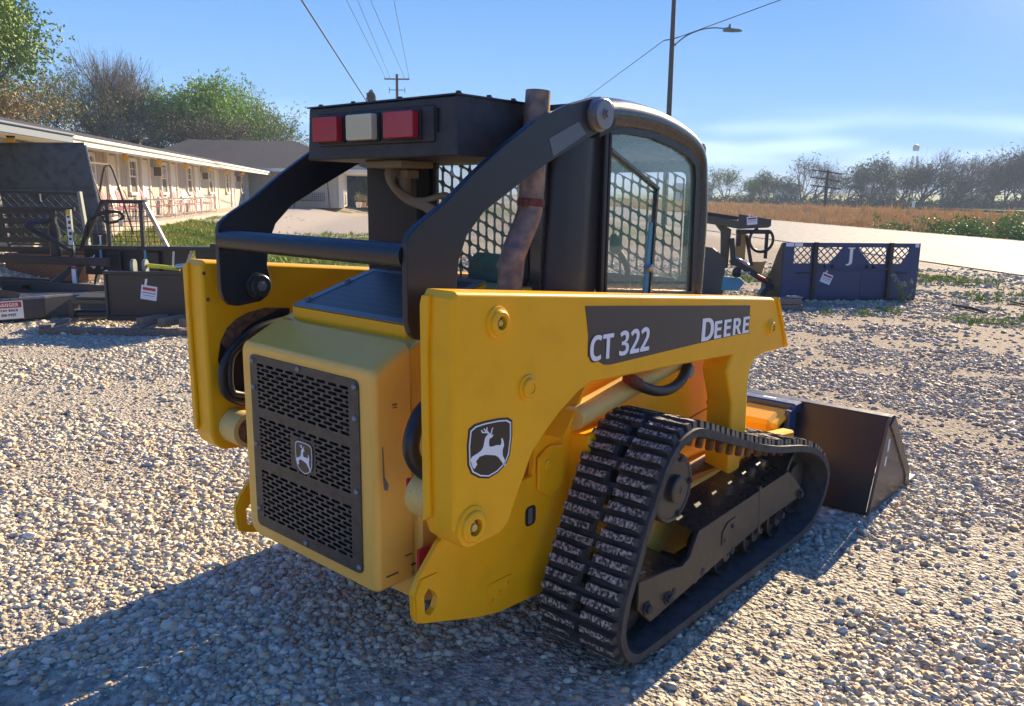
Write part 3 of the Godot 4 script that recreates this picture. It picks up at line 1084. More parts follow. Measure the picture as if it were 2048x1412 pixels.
func cab(t: Node3D) -> void:
	var c := Node3D.new()
	c.name = "cab"
	t.add_child(c)
	# rear wall round the rear window
	var b := MB.new()
	b.xf = rear(-0.74)
	var hole := rounded_rect(-0.150, 1.292, 0.350, 1.762, 0.045, 4)
	var mt := matched(rounded_rect(-0.46, 1.22, 0.405, 1.80, 0.005, 2), hole, Vector2(0.1, 1.53))
	b.ring_plate(mt[0], mt[1], -0.035, 0.0)
	obj("rear_wall", b, M.satin_black, c)
	b = MB.new()
	b.xf = rear(-0.745)
	mt = matched(rounded_rect(-0.154, 1.288, 0.354, 1.766, 0.05, 4), rounded_rect(-0.138, 1.304, 0.338, 1.75, 0.04, 4), Vector2(0.1, 1.53))
	b.ring_plate(mt[0], mt[1], -0.004, 0.012)
	obj("window_seal", b, M.rubber_seal, c)
	b = MB.new()
	b.xf = rear(-0.752)
	b.plate(rounded_rect(-0.150, 1.292, 0.350, 1.762, 0.045, 3), -0.002, 0.002)
	obj("rear_window", b, M.cab_glass, c)
	# broad left column seen edge-on beside the window
	b = MB.new()
	b.box(Vector3(-0.30, 1.50, -0.70), Vector3(0.30, 0.56, 0.07), 0.012)
	b.box(Vector3(-0.452, 1.50, -0.75), Vector3(0.05, 0.56, 0.16), 0.01)
	obj("left_column", b, M.deep_black, c)
	# right column: a rounded corner post
	b = MB.new()
	var rings := []
	for y in [1.18, 1.30, 1.60, 1.86, 1.935]:
		var lean: float = (y - 1.3) * -0.06
		var ring := []
		for q in [[0.352, -0.785], [0.365, -0.765], [0.39, -0.752], [0.42, -0.758], [0.445, -0.785], [0.458, -0.83], [0.462, -0.90], [0.462, -1.005], [0.36, -1.005]]:
			ring.append(Vector3(q[0], y, q[1] + lean))
		rings.append(ring)
	b.loft(rings, true, true, true)
	obj("right_column", b, M.black_paint, c)
	b = MB.new()
	b.box(Vector3(0.462, 1.57, -1.033), Vector3(0.03, 0.72, 0.022), 0.004)
	b.box(Vector3(0.468, 1.57, -1.056), Vector3(0.02, 0.72, 0.014), 0.003)
	obj("door_hinge_rail", b, M.rubber_seal, c)
	# roof
	b = MB.new()
	b.xf = side(0)
	b.plate(V2([0.93, 1.83, 0.94, 1.955, 1.20, 1.965, 1.38, 1.955, 1.56, 1.925, 1.70, 1.885, 1.80, 1.80, 1.74, 1.78, 1.55, 1.84]), -0.42, 0.42, 0.03, 3)
	obj("roof", b, M.satin_black, c)
	# round frame sweeping over the door on either side
	for s in [-1.0, 1.0]:
		b = MB.new()
		var p := smooth_path([Vector3(s * 0.44, 1.918, -0.985), Vector3(s * 0.44, 1.928, -1.15), Vector3(s * 0.44, 1.920, -1.36), Vector3(s * 0.44, 1.890, -1.55), Vector3(s * 0.44, 1.845, -1.70), Vector3(s * 0.44, 1.79, -1.775), Vector3(s * 0.44, 1.70, -1.80), Vector3(s * 0.44, 1.50, -1.815), Vector3(s * 0.44, 1.15, -1.805)], 6)
		var r := []
		for i in p.size():
			r.append(lerpf(0.060, 0.040, clampf(i / 32.0, 0, 1)))
		b.tube(p, r, 22)
		obj("roof_rail", b, M.satin_black, c)
		b = MB.new()
		b.xf = side(s * 0.47)
		b.plate(V2([0.955, 1.83, 0.955, 1.965, 1.0, 1.972, 1.04, 1.955, 1.06, 1.905, 1.055, 1.86]), -0.04, 0.025, 0.006, 2)
		obj("rail_cap", b, M.rubber_seal, c)
	# door
	var hole2 := V2([1.075, 1.225, 1.075, 1.848, 1.20, 1.858, 1.36, 1.852, 1.55, 1.822, 1.66, 1.79, 1.715, 1.755, 1.728, 1.70, 1.742, 1.21])
	var rim := V2([1.06, 1.17, 1.058, 1.88, 1.20, 1.892, 1.38, 1.885, 1.57, 1.853, 1.70, 1.81, 1.77, 1.75, 1.785, 1.70, 1.795, 1.15])
	mt = matched(rim, hole2, Vector2(1.4, 1.55))
	b = MB.new()
	b.xf = side(0.455)
	b.ring_plate(mt[0], mt[1], -0.012, 0.012)
	var door := obj("cab_door", b, M.black_paint, c)
	b = MB.new()
	b.xf = side(0.452)
	b.plate(hole2, -0.002, 0.002)
	obj("door_glass", b, M.cab_glass, door)
	b = MB.new()
	b.xf = side(0.458)
	b.beam(Vector3(1.075, 1.795, 0), Vector3(1.425, 1.655, 0), 0.012, 0.024, Vector3(0, 0, 1))
	b.beam(Vector3(1.418, 1.662, 0), Vector3(1.395, 1.215, 0), 0.012, 0.020, Vector3(0, 0, 1))
	obj("sliding_sash", b, M.satin_black, door)
	b = MB.new()
	b.xf = side(0.455)
	b.plate(V2([1.36, 1.215, 1.392, 1.215, 1.41, 1.52, 1.385, 1.52]), -0.006, 0.004)
	obj("sash_seal", b, M.strap_blue, door)
	b = MB.new()
	b.xf = Transform3D(Basis(Vector3(0, 0, -1), Vector3.UP, Vector3.RIGHT), Vector3(0.466, 1.335, -1.375))
	b.lathe([Vector2(0.014, 0), Vector2(0.016, 0.014), Vector2(0.01, 0.02), Vector2(0, 0.021)], 14)
	obj("latch_knob", b, M.steel, door)
	# left wall lattice, front lattice
	b = MB.new()
	b.xf = side(-0.45)
	lattice(b, 13, 15, 0.058, 0.066, -0.42, 0.97, 1.19, Rect2(0.98, 1.22, 0.72, 0.56))
	obj("left_window_guard", b, M.satin_black, c)
	b = MB.new()
	b.xf = side(-0.455)
	mt = matched(rounded_rect(0.78, 1.16, 1.80, 1.85, 0.01, 2), rounded_rect(0.98, 1.225, 1.70, 1.77, 0.03, 3), Vector2(1.3, 1.5))
	b.ring_plate(mt[0], mt[1], -0.01, 0.01)
	obj("left_wall", b, M.satin_black, c)
	b = MB.new()
	b.xf = rear(-1.83)
	lattice(b, 17, 16, 0.047, 0.067, -0.45, -0.40, 1.24, Rect2(-0.40, 1.26, 0.75, 0.47))
	obj("front_window_guard", b, M.satin_black, c)
	b = MB.new()
	b.xf = rear(-1.84)
	mt = matched(rounded_rect(-0.44, 1.0, 0.44, 1.86, 0.02, 2), rounded_rect(-0.40, 1.25, 0.355, 1.735, 0.03, 3), Vector2(0, 1.5))
	b.ring_plate(mt[0], mt[1], -0.012, 0.0)
	obj("front_wall", b, M.satin_black, c)
	b = MB.new()
	b.box(Vector3(0, 1.795, -1.35), Vector3(0.84, 0.02, 0.85))
	obj("headliner", b, M.attachment_grey, c)
	b = MB.new()
	b.box(Vector3(0, 1.03, -1.3), Vector3(0.86, 0.03, 1.02))
	b.box(Vector3(0.445, 1.10, -1.40), Vector3(0.03, 0.16, 0.80))
	obj("cab_floor", b, M.satin_black, c)
	# seat, levers
	b = MB.new()
	b.xf = Transform3D(Basis(Vector3.RIGHT, -0.16), Vector3(-0.02, 1.25, -1.02))
	b.box(Vector3(0, 0, 0), Vector3(0.40, 0.26, 0.09), 0.035)
	b.xf = Transform3D.IDENTITY
	b.box(Vector3(0, 1.17, -1.25), Vector3(0.48, 0.10, 0.42), 0.035)
	obj("seat", b, M.seat_vinyl, c)
	for s in [-1.0, 1.0]:
		b = MB.new()
		b.tube(smooth_path([Vector3(s * 0.27, 1.12, -1.5), Vector3(s * 0.27, 1.3, -1.52), Vector3(s * 0.24, 1.40, -1.47)], 4), 0.014, 8)
		b.box(Vector3(s * 0.24, 1.42, -1.46), Vector3(0.05, 0.09, 0.05), 0.015)
		obj("control_lever", b, M.seat_vinyl, c)
	b = MB.new()
	b.box(Vector3(0.33, 1.5, -1.6), Vector3(0.012, 0.09, 0.03))
	obj("hang_tag", b, M.tag_paper, c)

func belt_path() -> Array:
	var p := V2([-0.76, 0.046, -0.685, 0.052, -0.622, 0.092, -0.586, 0.155, -0.580, 0.21, -0.605, 0.313, -0.660, 0.422, -0.710, 0.531, -0.763, 0.625, -0.828, 0.728, -0.890, 0.782, -0.955, 0.806, -1.02, 0.813, -1.09, 0.80, -1.25, 0.745, -1.415, 0.687, -1.595, 0.626, -1.789, 0.572, -2.054, 0.514, -2.237, 0.454, -2.37, 0.371, -2.428, 0.281, -2.40, 0.185, -2.317, 0.105, -2.21, 0.060, -2.09, 0.046, -1.9, 0.044, -1.6, 0.044, -1.3, 0.044, -1.0, 0.044])
	var fine := smooth_path(p, 8, true)
	var total := 0.0
	for i in fine.size():
		total += fine[i].distance_to(fine[(i + 1) % fine.size()])
	var n := 94 * 3
	var step := total / n
	var out := []
	var i := 0
	var left := 0.0
	var at: Vector2 = fine[0]
	for k in n:
		out.append(at)
		var go := step
		while go > 0:
			var nx: Vector2 = fine[(i + 1) % fine.size()]
			var d := at.distance_to(nx)
			if d > go:
				at += (nx - at).normalized() * go
				go = 0
			else:
				go -= d
				at = nx
				i += 1
	return out

func track(t: Node3D, shift: float, each: bool) -> void:
	var p := belt_path()
	var n := p.size()
	var nor := []
	for i in n:
		var d: Vector2 = (p[(i + 1) % n] - p[(i + n - 1) % n]).normalized()
		nor.append(Vector2(d.y, -d.x))   # outward of the loop: checked below
	var mid := Vector2(-1.5, 0.4)
	if nor[0].dot(p[0] - mid) < 0:
		for i in n:
			nor[i] = -nor[i]
	var at := func(i: int, x: float, off: float) -> Vector3:
		var q: Vector2 = p[(i + n) % n] + nor[(i + n) % n] * off
		return Vector3(x + shift, q.y, q.x)
	var nv := func(i: int) -> Vector3:
		var q: Vector2 = nor[(i + n) % n]
		return Vector3(0, q.y, q.x)
	var b := MB.new()
	for i in n:
		var hole := (i % 6) < 4
		for strip in ([[0.572, 0.707], [0.759, 0.914]] if hole else [[0.572, 0.914]]):
			var x0: float = strip[0]
			var x1: float = strip[1]
			b.quadn(at.call(i, x0, 0), at.call(i, x1, 0), at.call(i + 1, x1, 0), at.call(i + 1, x0, 0), nv.call(i), nv.call(i), nv.call(i + 1), nv.call(i + 1))
			b.quadn(at.call(i, x0, -0.03), at.call(i, x1, -0.03), at.call(i + 1, x1, -0.03), at.call(i + 1, x0, -0.03), -nv.call(i), -nv.call(i), -nv.call(i + 1), -nv.call(i + 1))
			for x in [x0, x1]:
				var h := Vector3(1 if x == x1 else -1, 0, 0)
				b.quadn(at.call(i, x, 0), at.call(i + 1, x, 0), at.call(i + 1, x, -0.03), at.call(i, x, -0.03), h, h, h, h)
		if i % 6 == 0 or i % 6 == 4:
			var tv: Vector3 = (at.call(i + 1, 0, 0) - at.call(i, 0, 0)) * (1 if i % 6 == 0 else -1)
			b.quad(at.call(i, 0.707, 0), at.call(i, 0.759, 0), at.call(i, 0.759, -0.03), at.call(i, 0.707, -0.03), tv)
	var track_node := obj("track", b, M.belt_rubber, t)
	# tread bars: a chamfered bar with a muddy crown on dark flanks
	var stuff_a := MB.new()
	var stuff_b := MB.new()
	var r := RandomNumberGenerator.new()
	r.seed = 77
	for k in n / 3:
		for colm in 2:
			var i := k * 3 + (0 if colm == 0 else 0)
			var x0: float = (0.577 if colm == 0 else 0.752) + r.randf_range(-0.004, 0.004)
			var x1: float = (0.712 if colm == 0 else 0.900) + r.randf_range(-0.004, 0.004)
			if k % 2 == 1 and colm == 0:
				x1 += 0.03
			var c0: Vector3 = at.call(i, 0, 0)
			var c1: Vector3 = at.call(i + 2, 0, 0)
			var nn: Vector3 = (nv.call(i) + nv.call(i + 2)).normalized()
			var tv := (c1 - c0).normalized()
			var up := nn * 0.026
			var e0 := c0 - nn * 0.001
			var e1 := c1 - nn * 0.001
			var A := MB.new() if each else stuff_a
			var B := MB.new() if each else stuff_b
			var X0 := Vector3(x0 - shift * 0, 0, 0)
			var X1 := Vector3(x1, 0, 0)
			var ch := 0.003
			var i0 := c0 + up + tv * ch
			var i1 := c1 + up - tv * ch
			var d := Vector3(ch + 0.003, 0, 0)
			# crown, cut in three along its length with a worn edge
			var seg := 4
			var prev0 := i0 + X0 + d
			var prev1 := i1 + X0 + d
			for s in range(1, seg + 1):
				var f := float(s) / seg
				var cx := X0.lerp(X1, f) + (d * (1.0 - 2.0 * f) if s == seg else Vector3.ZERO)
				var wob := nn * r.randf_range(-0.004, 0.002)
				var q0 := i0 + cx + wob + tv * r.randf_range(-0.002, 0.003)
				var q1 := i1 + cx + wob + tv * r.randf_range(-0.003, 0.002)
				A.quad(prev0, q0, q1, prev1, nn)
				prev0 = q0
				prev1 = q1
			B.quad(e0 + X0, e0 + X1, i0 + X1 - d, i0 + X0 + d, -tv)
			B.quad(e1 + X0, e1 + X1, i1 + X1 - d, i1 + X0 + d, tv)
			B.quad(e0 + X0, e1 + X0, i1 + X0 + d, i0 + X0 + d, Vector3.LEFT)
			B.quad(e0 + X1, e1 + X1, i1 + X1 - d, i0 + X1 - d, Vector3.RIGHT)
			if each:
				var m := A.mesh()
				var arr := B.mesh().surface_get_arrays(0)
				m.add_surface_from_arrays(Mesh.PRIMITIVE_TRIANGLES, arr)
				var o := MeshInstance3D.new()
				o.name = "tread_bar"
				o.mesh = m
				m.surface_set_material(0, M.muddy_rubber)
				m.surface_set_material(1, M.belt_rubber)
				track_node.add_child(o, true)
	if not each:
		for pr in [[stuff_a, M.muddy_rubber], [stuff_b, M.belt_rubber]]:
			var o := obj("tread_bars", pr[0], pr[1], track_node)
			o.set_meta("kind", "stuff")
	# inner drive lugs, rusty
	var lug := MB.new()
	for k in n / 6:
		var i := k * 6 + 5
		var nn: Vector3 = nv.call(i)
		for x in [0.685, 0.781]:
			var c: Vector3 = at.call(i, x, -0.052)
			lug.beam(c - Vector3(0.012, 0, 0), c + Vector3(0.012, 0, 0), 0.028, 0.046, nn, 0.006)
	var lo := obj("drive_lugs", lug, M.rust_steel, track_node)
	lo.set_meta("kind", "stuff")

func undercarriage(t: Node3D, shift: float) -> void:
	var s0 := side(shift)
	var b := MB.new()
	b.xf = s0
	# side plate, then the folded top
	b.plate(V2([0.745, 0.205, 0.745, 0.312, 0.958, 0.285, 1.05, 0.268, 1.10, 0.285, 1.135, 0.335, 1.162, 0.372, 2.00, 0.396, 2.055, 0.36, 2.21, 0.240, 2.18, 0.225, 1.80, 0.220, 0.97, 0.140, 0.835, 0.125]), 0.856, 0.872, 0.003)
	var o := obj("track_frame", b, M.frame_paint, t)
	b = MB.new()
	b.xf = s0
	for q in [[1.150, 0.370, 0.372, 2.00, 0.396, 0.395, 0.545, 0.445, 0.47], [0.75, 0.308, 0.310, 1.06, 0.268, 0.270, 0.60, 0.325, 0.30]]:
		var a0 := Vector3(q[0], q[1], 0.872)
		var a1 := Vector3(q[3], q[4], 0.872)
		var b0 := Vector3(q[0], q[7], q[6] + 0.03)
		var b1 := Vector3(q[3], q[8], q[6] + 0.03)
		b.quad(a0, a1, b1, b0, Vector3(0, 1, 0))
		b.quad(a0 - Vector3(0, 0.012, 0), a1 - Vector3(0, 0.012, 0), b1 - Vector3(0, 0.012, 0), b0 - Vector3(0, 0.012, 0), Vector3(0, -1, 0))
		b.quad(a0, b0, b0 - Vector3(0, 0.012, 0), a0 - Vector3(0, 0.012, 0), Vector3(-1, 0, 0))
		b.quad(a1, b1, b1 - Vector3(0, 0.012, 0), a1 - Vector3(0, 0.012, 0), Vector3(1, 0, 0))
	obj("frame_deck", b, M.satin_black, o)
	b = MB.new()
	b.xf = s0
	b.beam(Vector3(1.70, 0.405, 0.866), Vector3(1.72, 0.18, 0.866), 0.02, 0.018, Vector3(0, 0, 1), 0.003)
	b.plate(V2([1.36, 0.30, 1.40, 0.33, 1.47, 0.335, 1.47, 0.325, 1.41, 0.32, 1.375, 0.30, 1.372, 0.245, 1.36, 0.245]), 0.872, 0.876)
	obj("frame_rib", b, M.frame_paint, o)
	for q in [[0.80, 0.195], [0.945, 0.178], [2.15, 0.245], [1.38, 0.26], [1.45, 0.30]]:
		b = MB.new()
		b.xf = s0 * Transform3D(Basis.IDENTITY, Vector3(q[0], q[1], 0.872))
		hexbolt(b, 0.016 if q[0] < 1 or q[0] > 2 else 0.007, 0.018 if q[0] < 1 or q[0] > 2 else 0.006)
		obj("bolt", b, M.lug_side, o)
	# rollers between the frame and the belt
	for q in [0.98, 1.20, 1.46, 1.73, 1.97]:
		b = MB.new()
		b.xf = s0 * Transform3D(Basis.IDENTITY, Vector3(q, 0.168, 0.60))
		b.lathe([Vector2(0.0, 0.0), Vector2(0.085, 0.0), Vector2(0.088, 0.04), Vector2(0.05, 0.05), Vector2(0.05, 0.19), Vector2(0.088, 0.20), Vector2(0.090, 0.240), Vector2(0.080, 0.243), Vector2(0.078, 0.215), Vector2(0.035, 0.21), Vector2(0.034, 0.252), Vector2(0, 0.252)], 26)
		var ro := obj("roller", b, M.frame_paint, t)
		b = MB.new()
		b.xf = s0 * Transform3D(Basis.IDENTITY, Vector3(q + 0.01, 0.185, 0.852))
		hexbolt(b, 0.016, 0.022)
		obj("bolt", b, M.lug_side, ro)
	# idlers at either end, drive hub
	for q in [[0.80, 0.19, 0.125], [2.225, 0.285, 0.165]]:
		b = MB.new()
		b.xf = s0 * Transform3D(Basis.IDENTITY, Vector3(q[0], q[1], 0.63))
		var R: float = q[2]
		b.lathe([Vector2(0, 0), Vector2(R, 0), Vector2(R, 0.20), Vector2(R * 0.93, 0.205), Vector2(R * 0.9, 0.17), Vector2(R * 0.5, 0.165), Vector2(R * 0.45, 0.19), Vector2(0, 0.19)], 34)
		obj("idler", b, M.frame_paint, t)
	b = MB.new()
	b.xf = s0 * Transform3D(Basis.IDENTITY, Vector3(0.952, 0.600, 0.60))
	b.lathe([Vector2(0.10, 0.0), Vector2(0.128, 0.02), Vector2(0.128, 0.268), Vector2(0.124, 0.274), Vector2(0.112, 0.276), Vector2(0.109, 0.272), Vector2(0.052, 0.272), Vector2(0.050, 0.292), Vector2(0.044, 0.297), Vector2(0.014, 0.297), Vector2(0.012, 0.294), Vector2(0, 0.294)], 44)
	var hub := obj("drive_hub", b, M.frame_paint, t)
	for k in 3:
		var a := -0.5 + k * 1.25 - 0.75
		b = MB.new()
		b.xf = s0 * Transform3D(Basis.IDENTITY, Vector3(0.952 + cos(a) * 0.110, 0.600 + sin(a) * 0.110, 0.874))
		hexbolt(b, 0.009, 0.007)
		obj("bolt", b, M.lug_side, hub)
	b = MB.new()
	b.xf = s0 * Transform3D(Basis.IDENTITY, Vector3(0.952, 0.60, 0.73))
	b.lathe([Vector2(0.12, 0.0), Vector2(0.16, 0.0), Vector2(0.16, 0.035), Vector2(0.12, 0.035)], 24)
	for k in 12:
		var a := TAU * k / 12
		b.xf = s0 * Transform3D(Basis(Vector3(0, 0, 1), a), Vector3(0.952, 0.60, 0.73)) * Transform3D(Basis.IDENTITY, Vector3(0.168, 0, 0.017))
		b.box(Vector3.ZERO, Vector3(0.03, 0.03, 0.03), 0.005)
	obj("sprocket", b, M.rust_steel, hub)

func chassis(t: Node3D) -> void:
	var b := MB.new()
	b.xf = side(0)
	b.plate(V2([0.16, 0.30, 0.16, 0.95, 0.60, 1.05, 0.80, 1.20, 1.0, 1.20, 1.95, 1.05, 2.12, 0.70, 2.16, 0.35, 2.10, 0.20, 0.5, 0.20]), -0.40, 0.40, 0.01)
	b.xf = Transform3D.IDENTITY
	for s in [-1.0, 1.0]:
		b.box(Vector3(s * 0.54, 0.30, -1.5), Vector3(0.30, 0.28, 1.3), 0.01)
	var body := obj("chassis", b, M.worn_yellow_paint, t)
	for s in [-1.0, 1.0]:
		b = MB.new()
		b.xf = side(0)
		b.plate(V2([0.56, 0.50, 0.62, 0.90, 0.70, 1.02, 1.10, 1.06, 1.98, 0.95, 2.13, 0.62, 2.15, 0.30, 1.9, 0.25, 0.6, 0.25]), s * 0.505 - 0.012, s * 0.505 + 0.012, 0.004)
		var tower := obj("side_plate", b, M.yellow_paint, body)
		if s > 0:
			b = MB.new()
			b.xf = side(0.5172)
			for q in [[1.87, 0.725], [1.893, 0.695], [1.862, 0.685]]:
				b.plate(rounded_rect(q[0] - 0.011, q[1] - 0.012, q[0] + 0.011, q[1] + 0.012, 0.0108, 4), 0.0, 0.0015)
			obj("vent_holes", b, M.dark_void, tower)
			b = MB.new()
			b.xf = side(0.5172)
			for q in [[1.70, 0.80], [1.75, 0.58], [1.35, 0.86]]:
				b.lathe([Vector2(0.001, 0), Vector2(0.001, 0)], 3)
			b.plate(V2([1.50, 0.62, 1.95, 0.66, 1.95, 0.665, 1.50, 0.625]), 0.0, 0.001)
			obj("panel_seam", b, M.dark_void, tower)
			for q in [[1.62, 0.80], [1.66, 0.60]]:
				b = MB.new()
				b.xf = side(0.5172) * Transform3D(Basis.IDENTITY, Vector3(q[0], q[1], 0))
				b.lathe([Vector2(0.007, 0), Vector2(0.007, 0.003), Vector2(0, 0.005)], 10)
				obj("rivet", b, M.yellow_paint, tower)
		# tow plate with its eye
		b = MB.new()
		b.xf = side(s * 0.51)
		var ol := V2([0.022, 0.35, 0.018, 0.42, 0.045, 0.47, 0.126, 0.557, 0.30, 0.64, 0.66, 0.66, 0.70, 0.60, 0.70, 0.184, 0.40, 0.208, 0.30, 0.232, 0.055, 0.312, 0.03, 0.325])
		var eye := V2([0.062, 0.345, 0.058, 0.405, 0.078, 0.424, 0.105, 0.40, 0.118, 0.375, 0.105, 0.345, 0.082, 0.33])
		var mt := matched(ol, eye, Vector2(0.084, 0.375))
		b.ring_plate(mt[0], mt[1], -0.009, 0.009)
		var tow := obj("tow_plate", b, M.yellow_paint, body)
		b = MB.new()
		b.xf = side(s * 0.51)
		mt = matched(V2([0.030, 0.335, 0.026, 0.42, 0.05, 0.462, 0.115, 0.462, 0.15, 0.41, 0.155, 0.33, 0.12, 0.305, 0.05, 0.32]), eye, Vector2(0.084, 0.375))
		b.ring_plate(mt[0], mt[1], 0.008, 0.015)
		obj("eye_pad", b, M.yellow_paint, tow)
		if s > 0:
			b = MB.new()
			b.xf = side(s * 0.51)
			b.plate(rounded_rect(0.355, 0.232, 0.475, 0.330, 0.01, 2), 0.009, 0.014, 0.002)
			obj("cover_plate", b, M.yellow_paint, tow)
			for q in [[0.372, 0.262], [0.41, 0.28], [0.452, 0.298]]:
				b = MB.new()
				b.xf = side(0.524) * Transform3D(Basis.IDENTITY, Vector3(q[0], q[1], 0))
				hexbolt(b, 0.009, 0.007)
				obj("bolt", b, M.yellow_paint, tow)
			b = MB.new()
			b.xf = side(0.5192)
			b.plate(rounded_rect(0.545, 0.475, 0.602, 0.548, 0.018, 4), 0.0, 0.0015)
			obj("side_slot", b, M.dark_void, tow)
			b = MB.new()
			b.xf = side(0.5192)
			b.plate(rounded_rect(0.56, 0.482, 0.583, 0.54, 0.005, 2), 0.001, 0.002)
			obj("slot_bar", b, M.dull_steel, tow)
		# drum of the lift linkage
		b = MB.new()
		b.xf = Transform3D(Basis(Vector3(0, 0, -1), Vector3.UP, Vector3.RIGHT), Vector3(s * 0.54, 0.725, -0.085))
		b.lathe([Vector2(0, -0.07), Vector2(0.052, -0.07), Vector2(0.052, -0.066), Vector2(0.062, -0.06), Vector2(0.068, -0.05), Vector2(0.068, 0.06), Vector2(0, 0.06)], 26)
		var drum := obj("linkage_drum", b, M.cream_paint, body)
		b = MB.new()
		b.xf = Transform3D(Basis(Vector3(0, 0, -1), Vector3.UP, Vector3.RIGHT), Vector3(s * 0.54 + 0.062, 0.725, -0.085))
		b.lathe([Vector2(0.05, 0.0), Vector2(0.05, 0.004), Vector2(0, 0.005)], 24)
		obj("pin_end", b, M.rust_steel, drum)
	b = MB.new()
	b.box(Vector3(0.474, 0.765, -0.045), Vector3(0.003, 0.03, 0.016))
	obj("red_sticker", b, M.bright_red, body)
	# black hose squeezed beside the door
	b = MB.new()
	b.tube(smooth_path([Vector3(0.46, 1.02, -0.24), Vector3(0.49, 0.99, -0.10), Vector3(0.505, 0.92, -0.035), Vector3(0.51, 0.85, -0.035), Vector3(0.53, 0.79, -0.09), Vector3(0.55, 0.76, -0.2)], 5), 0.026, 12)
	obj("hydraulic_hose", b, M.hose_black, body)
	b = MB.new()
	b.box(Vector3(0.42, 0.44, -0.16), Vector3(0.012, 0.12, 0.06))
	obj("red_label", b, M.bright_red, body)
	# rear face of the right drive case and its bracket
	b = MB.new()
	b.xf = rear(-0.80)
	b.plate(V2([0.50, 0.20, 0.50, 0.60, 0.492, 0.64, 0.505, 0.765, 0.60, 0.775, 0.60, 0.20]), -0.35, 0.0, 0.006)
	obj("drive_case", b, M.yellow_paint, body)
	b = MB.new()
	b.xf = side(0.52)
	b.plate(V2([0.60, 0.60, 0.60, 0.72, 0.66, 0.75, 0.74, 0.74, 0.75, 0.58, 0.66, 0.56]), 0.0, 0.014, 0.004)
	obj("bracket", b, M.yellow_paint, body)
	b = MB.new()
	b.xf = side(0.534) * Transform3D(Basis.IDENTITY, Vector3(0.645, 0.685, 0))
	b.lathe([Vector2(0.02, 0), Vector2(0.02, 0.006), Vector2(0.014, 0.009), Vector2(0, 0.009)], 18)
	obj("bolt", b, M.yellow_paint, body)
	b = MB.new()
	b.beam(Vector3(0.56, 0.80, -0.64), Vector3(0.56, 1.02, -0.80), 0.10, 0.014, Vector3(0, 0, 1))
	obj("inner_web", b, M.yellow_paint, body)
	# lift cylinder and its hose under the right arm
	b = MB.new()
	b.tube([Vector3(0.60, 0.86, -0.70), Vector3(0.60, 0.975, -1.45)], 0.045, 20)
	b.tube([Vector3(0.60, 0.975, -1.45), Vector3(0.60, 0.995, -1.52)], 0.05, 20)
	obj("lift_cylinder", b, M.cream_paint, body)
	b = MB.new()
	b.tube(smooth_path([Vector3(0.665, 0.952, -0.985), Vector3(0.672, 0.92, -1.05), Vector3(0.678, 0.892, -1.14), Vector3(0.676, 0.885, -1.24), Vector3(0.67, 0.905, -1.33), Vector3(0.655, 0.95, -1.40)], 6), 0.021, 12)
	obj("lift_hose", b, M.hose_black, body)
	b = MB.new()
	b.tube([Vector3(0.662, 0.975, -0.945), Vector3(0.667, 0.94, -1.01)], 0.024, 12)
	obj("hose_end", b, M.red_rust, body)
	b = MB.new()
	b.tube([Vector3(0.63, 0.925, -1.415), Vector3(0.665, 0.925, -1.415)], 0.028, 14)
	obj("hose_plug", b, M.dull_steel, body)

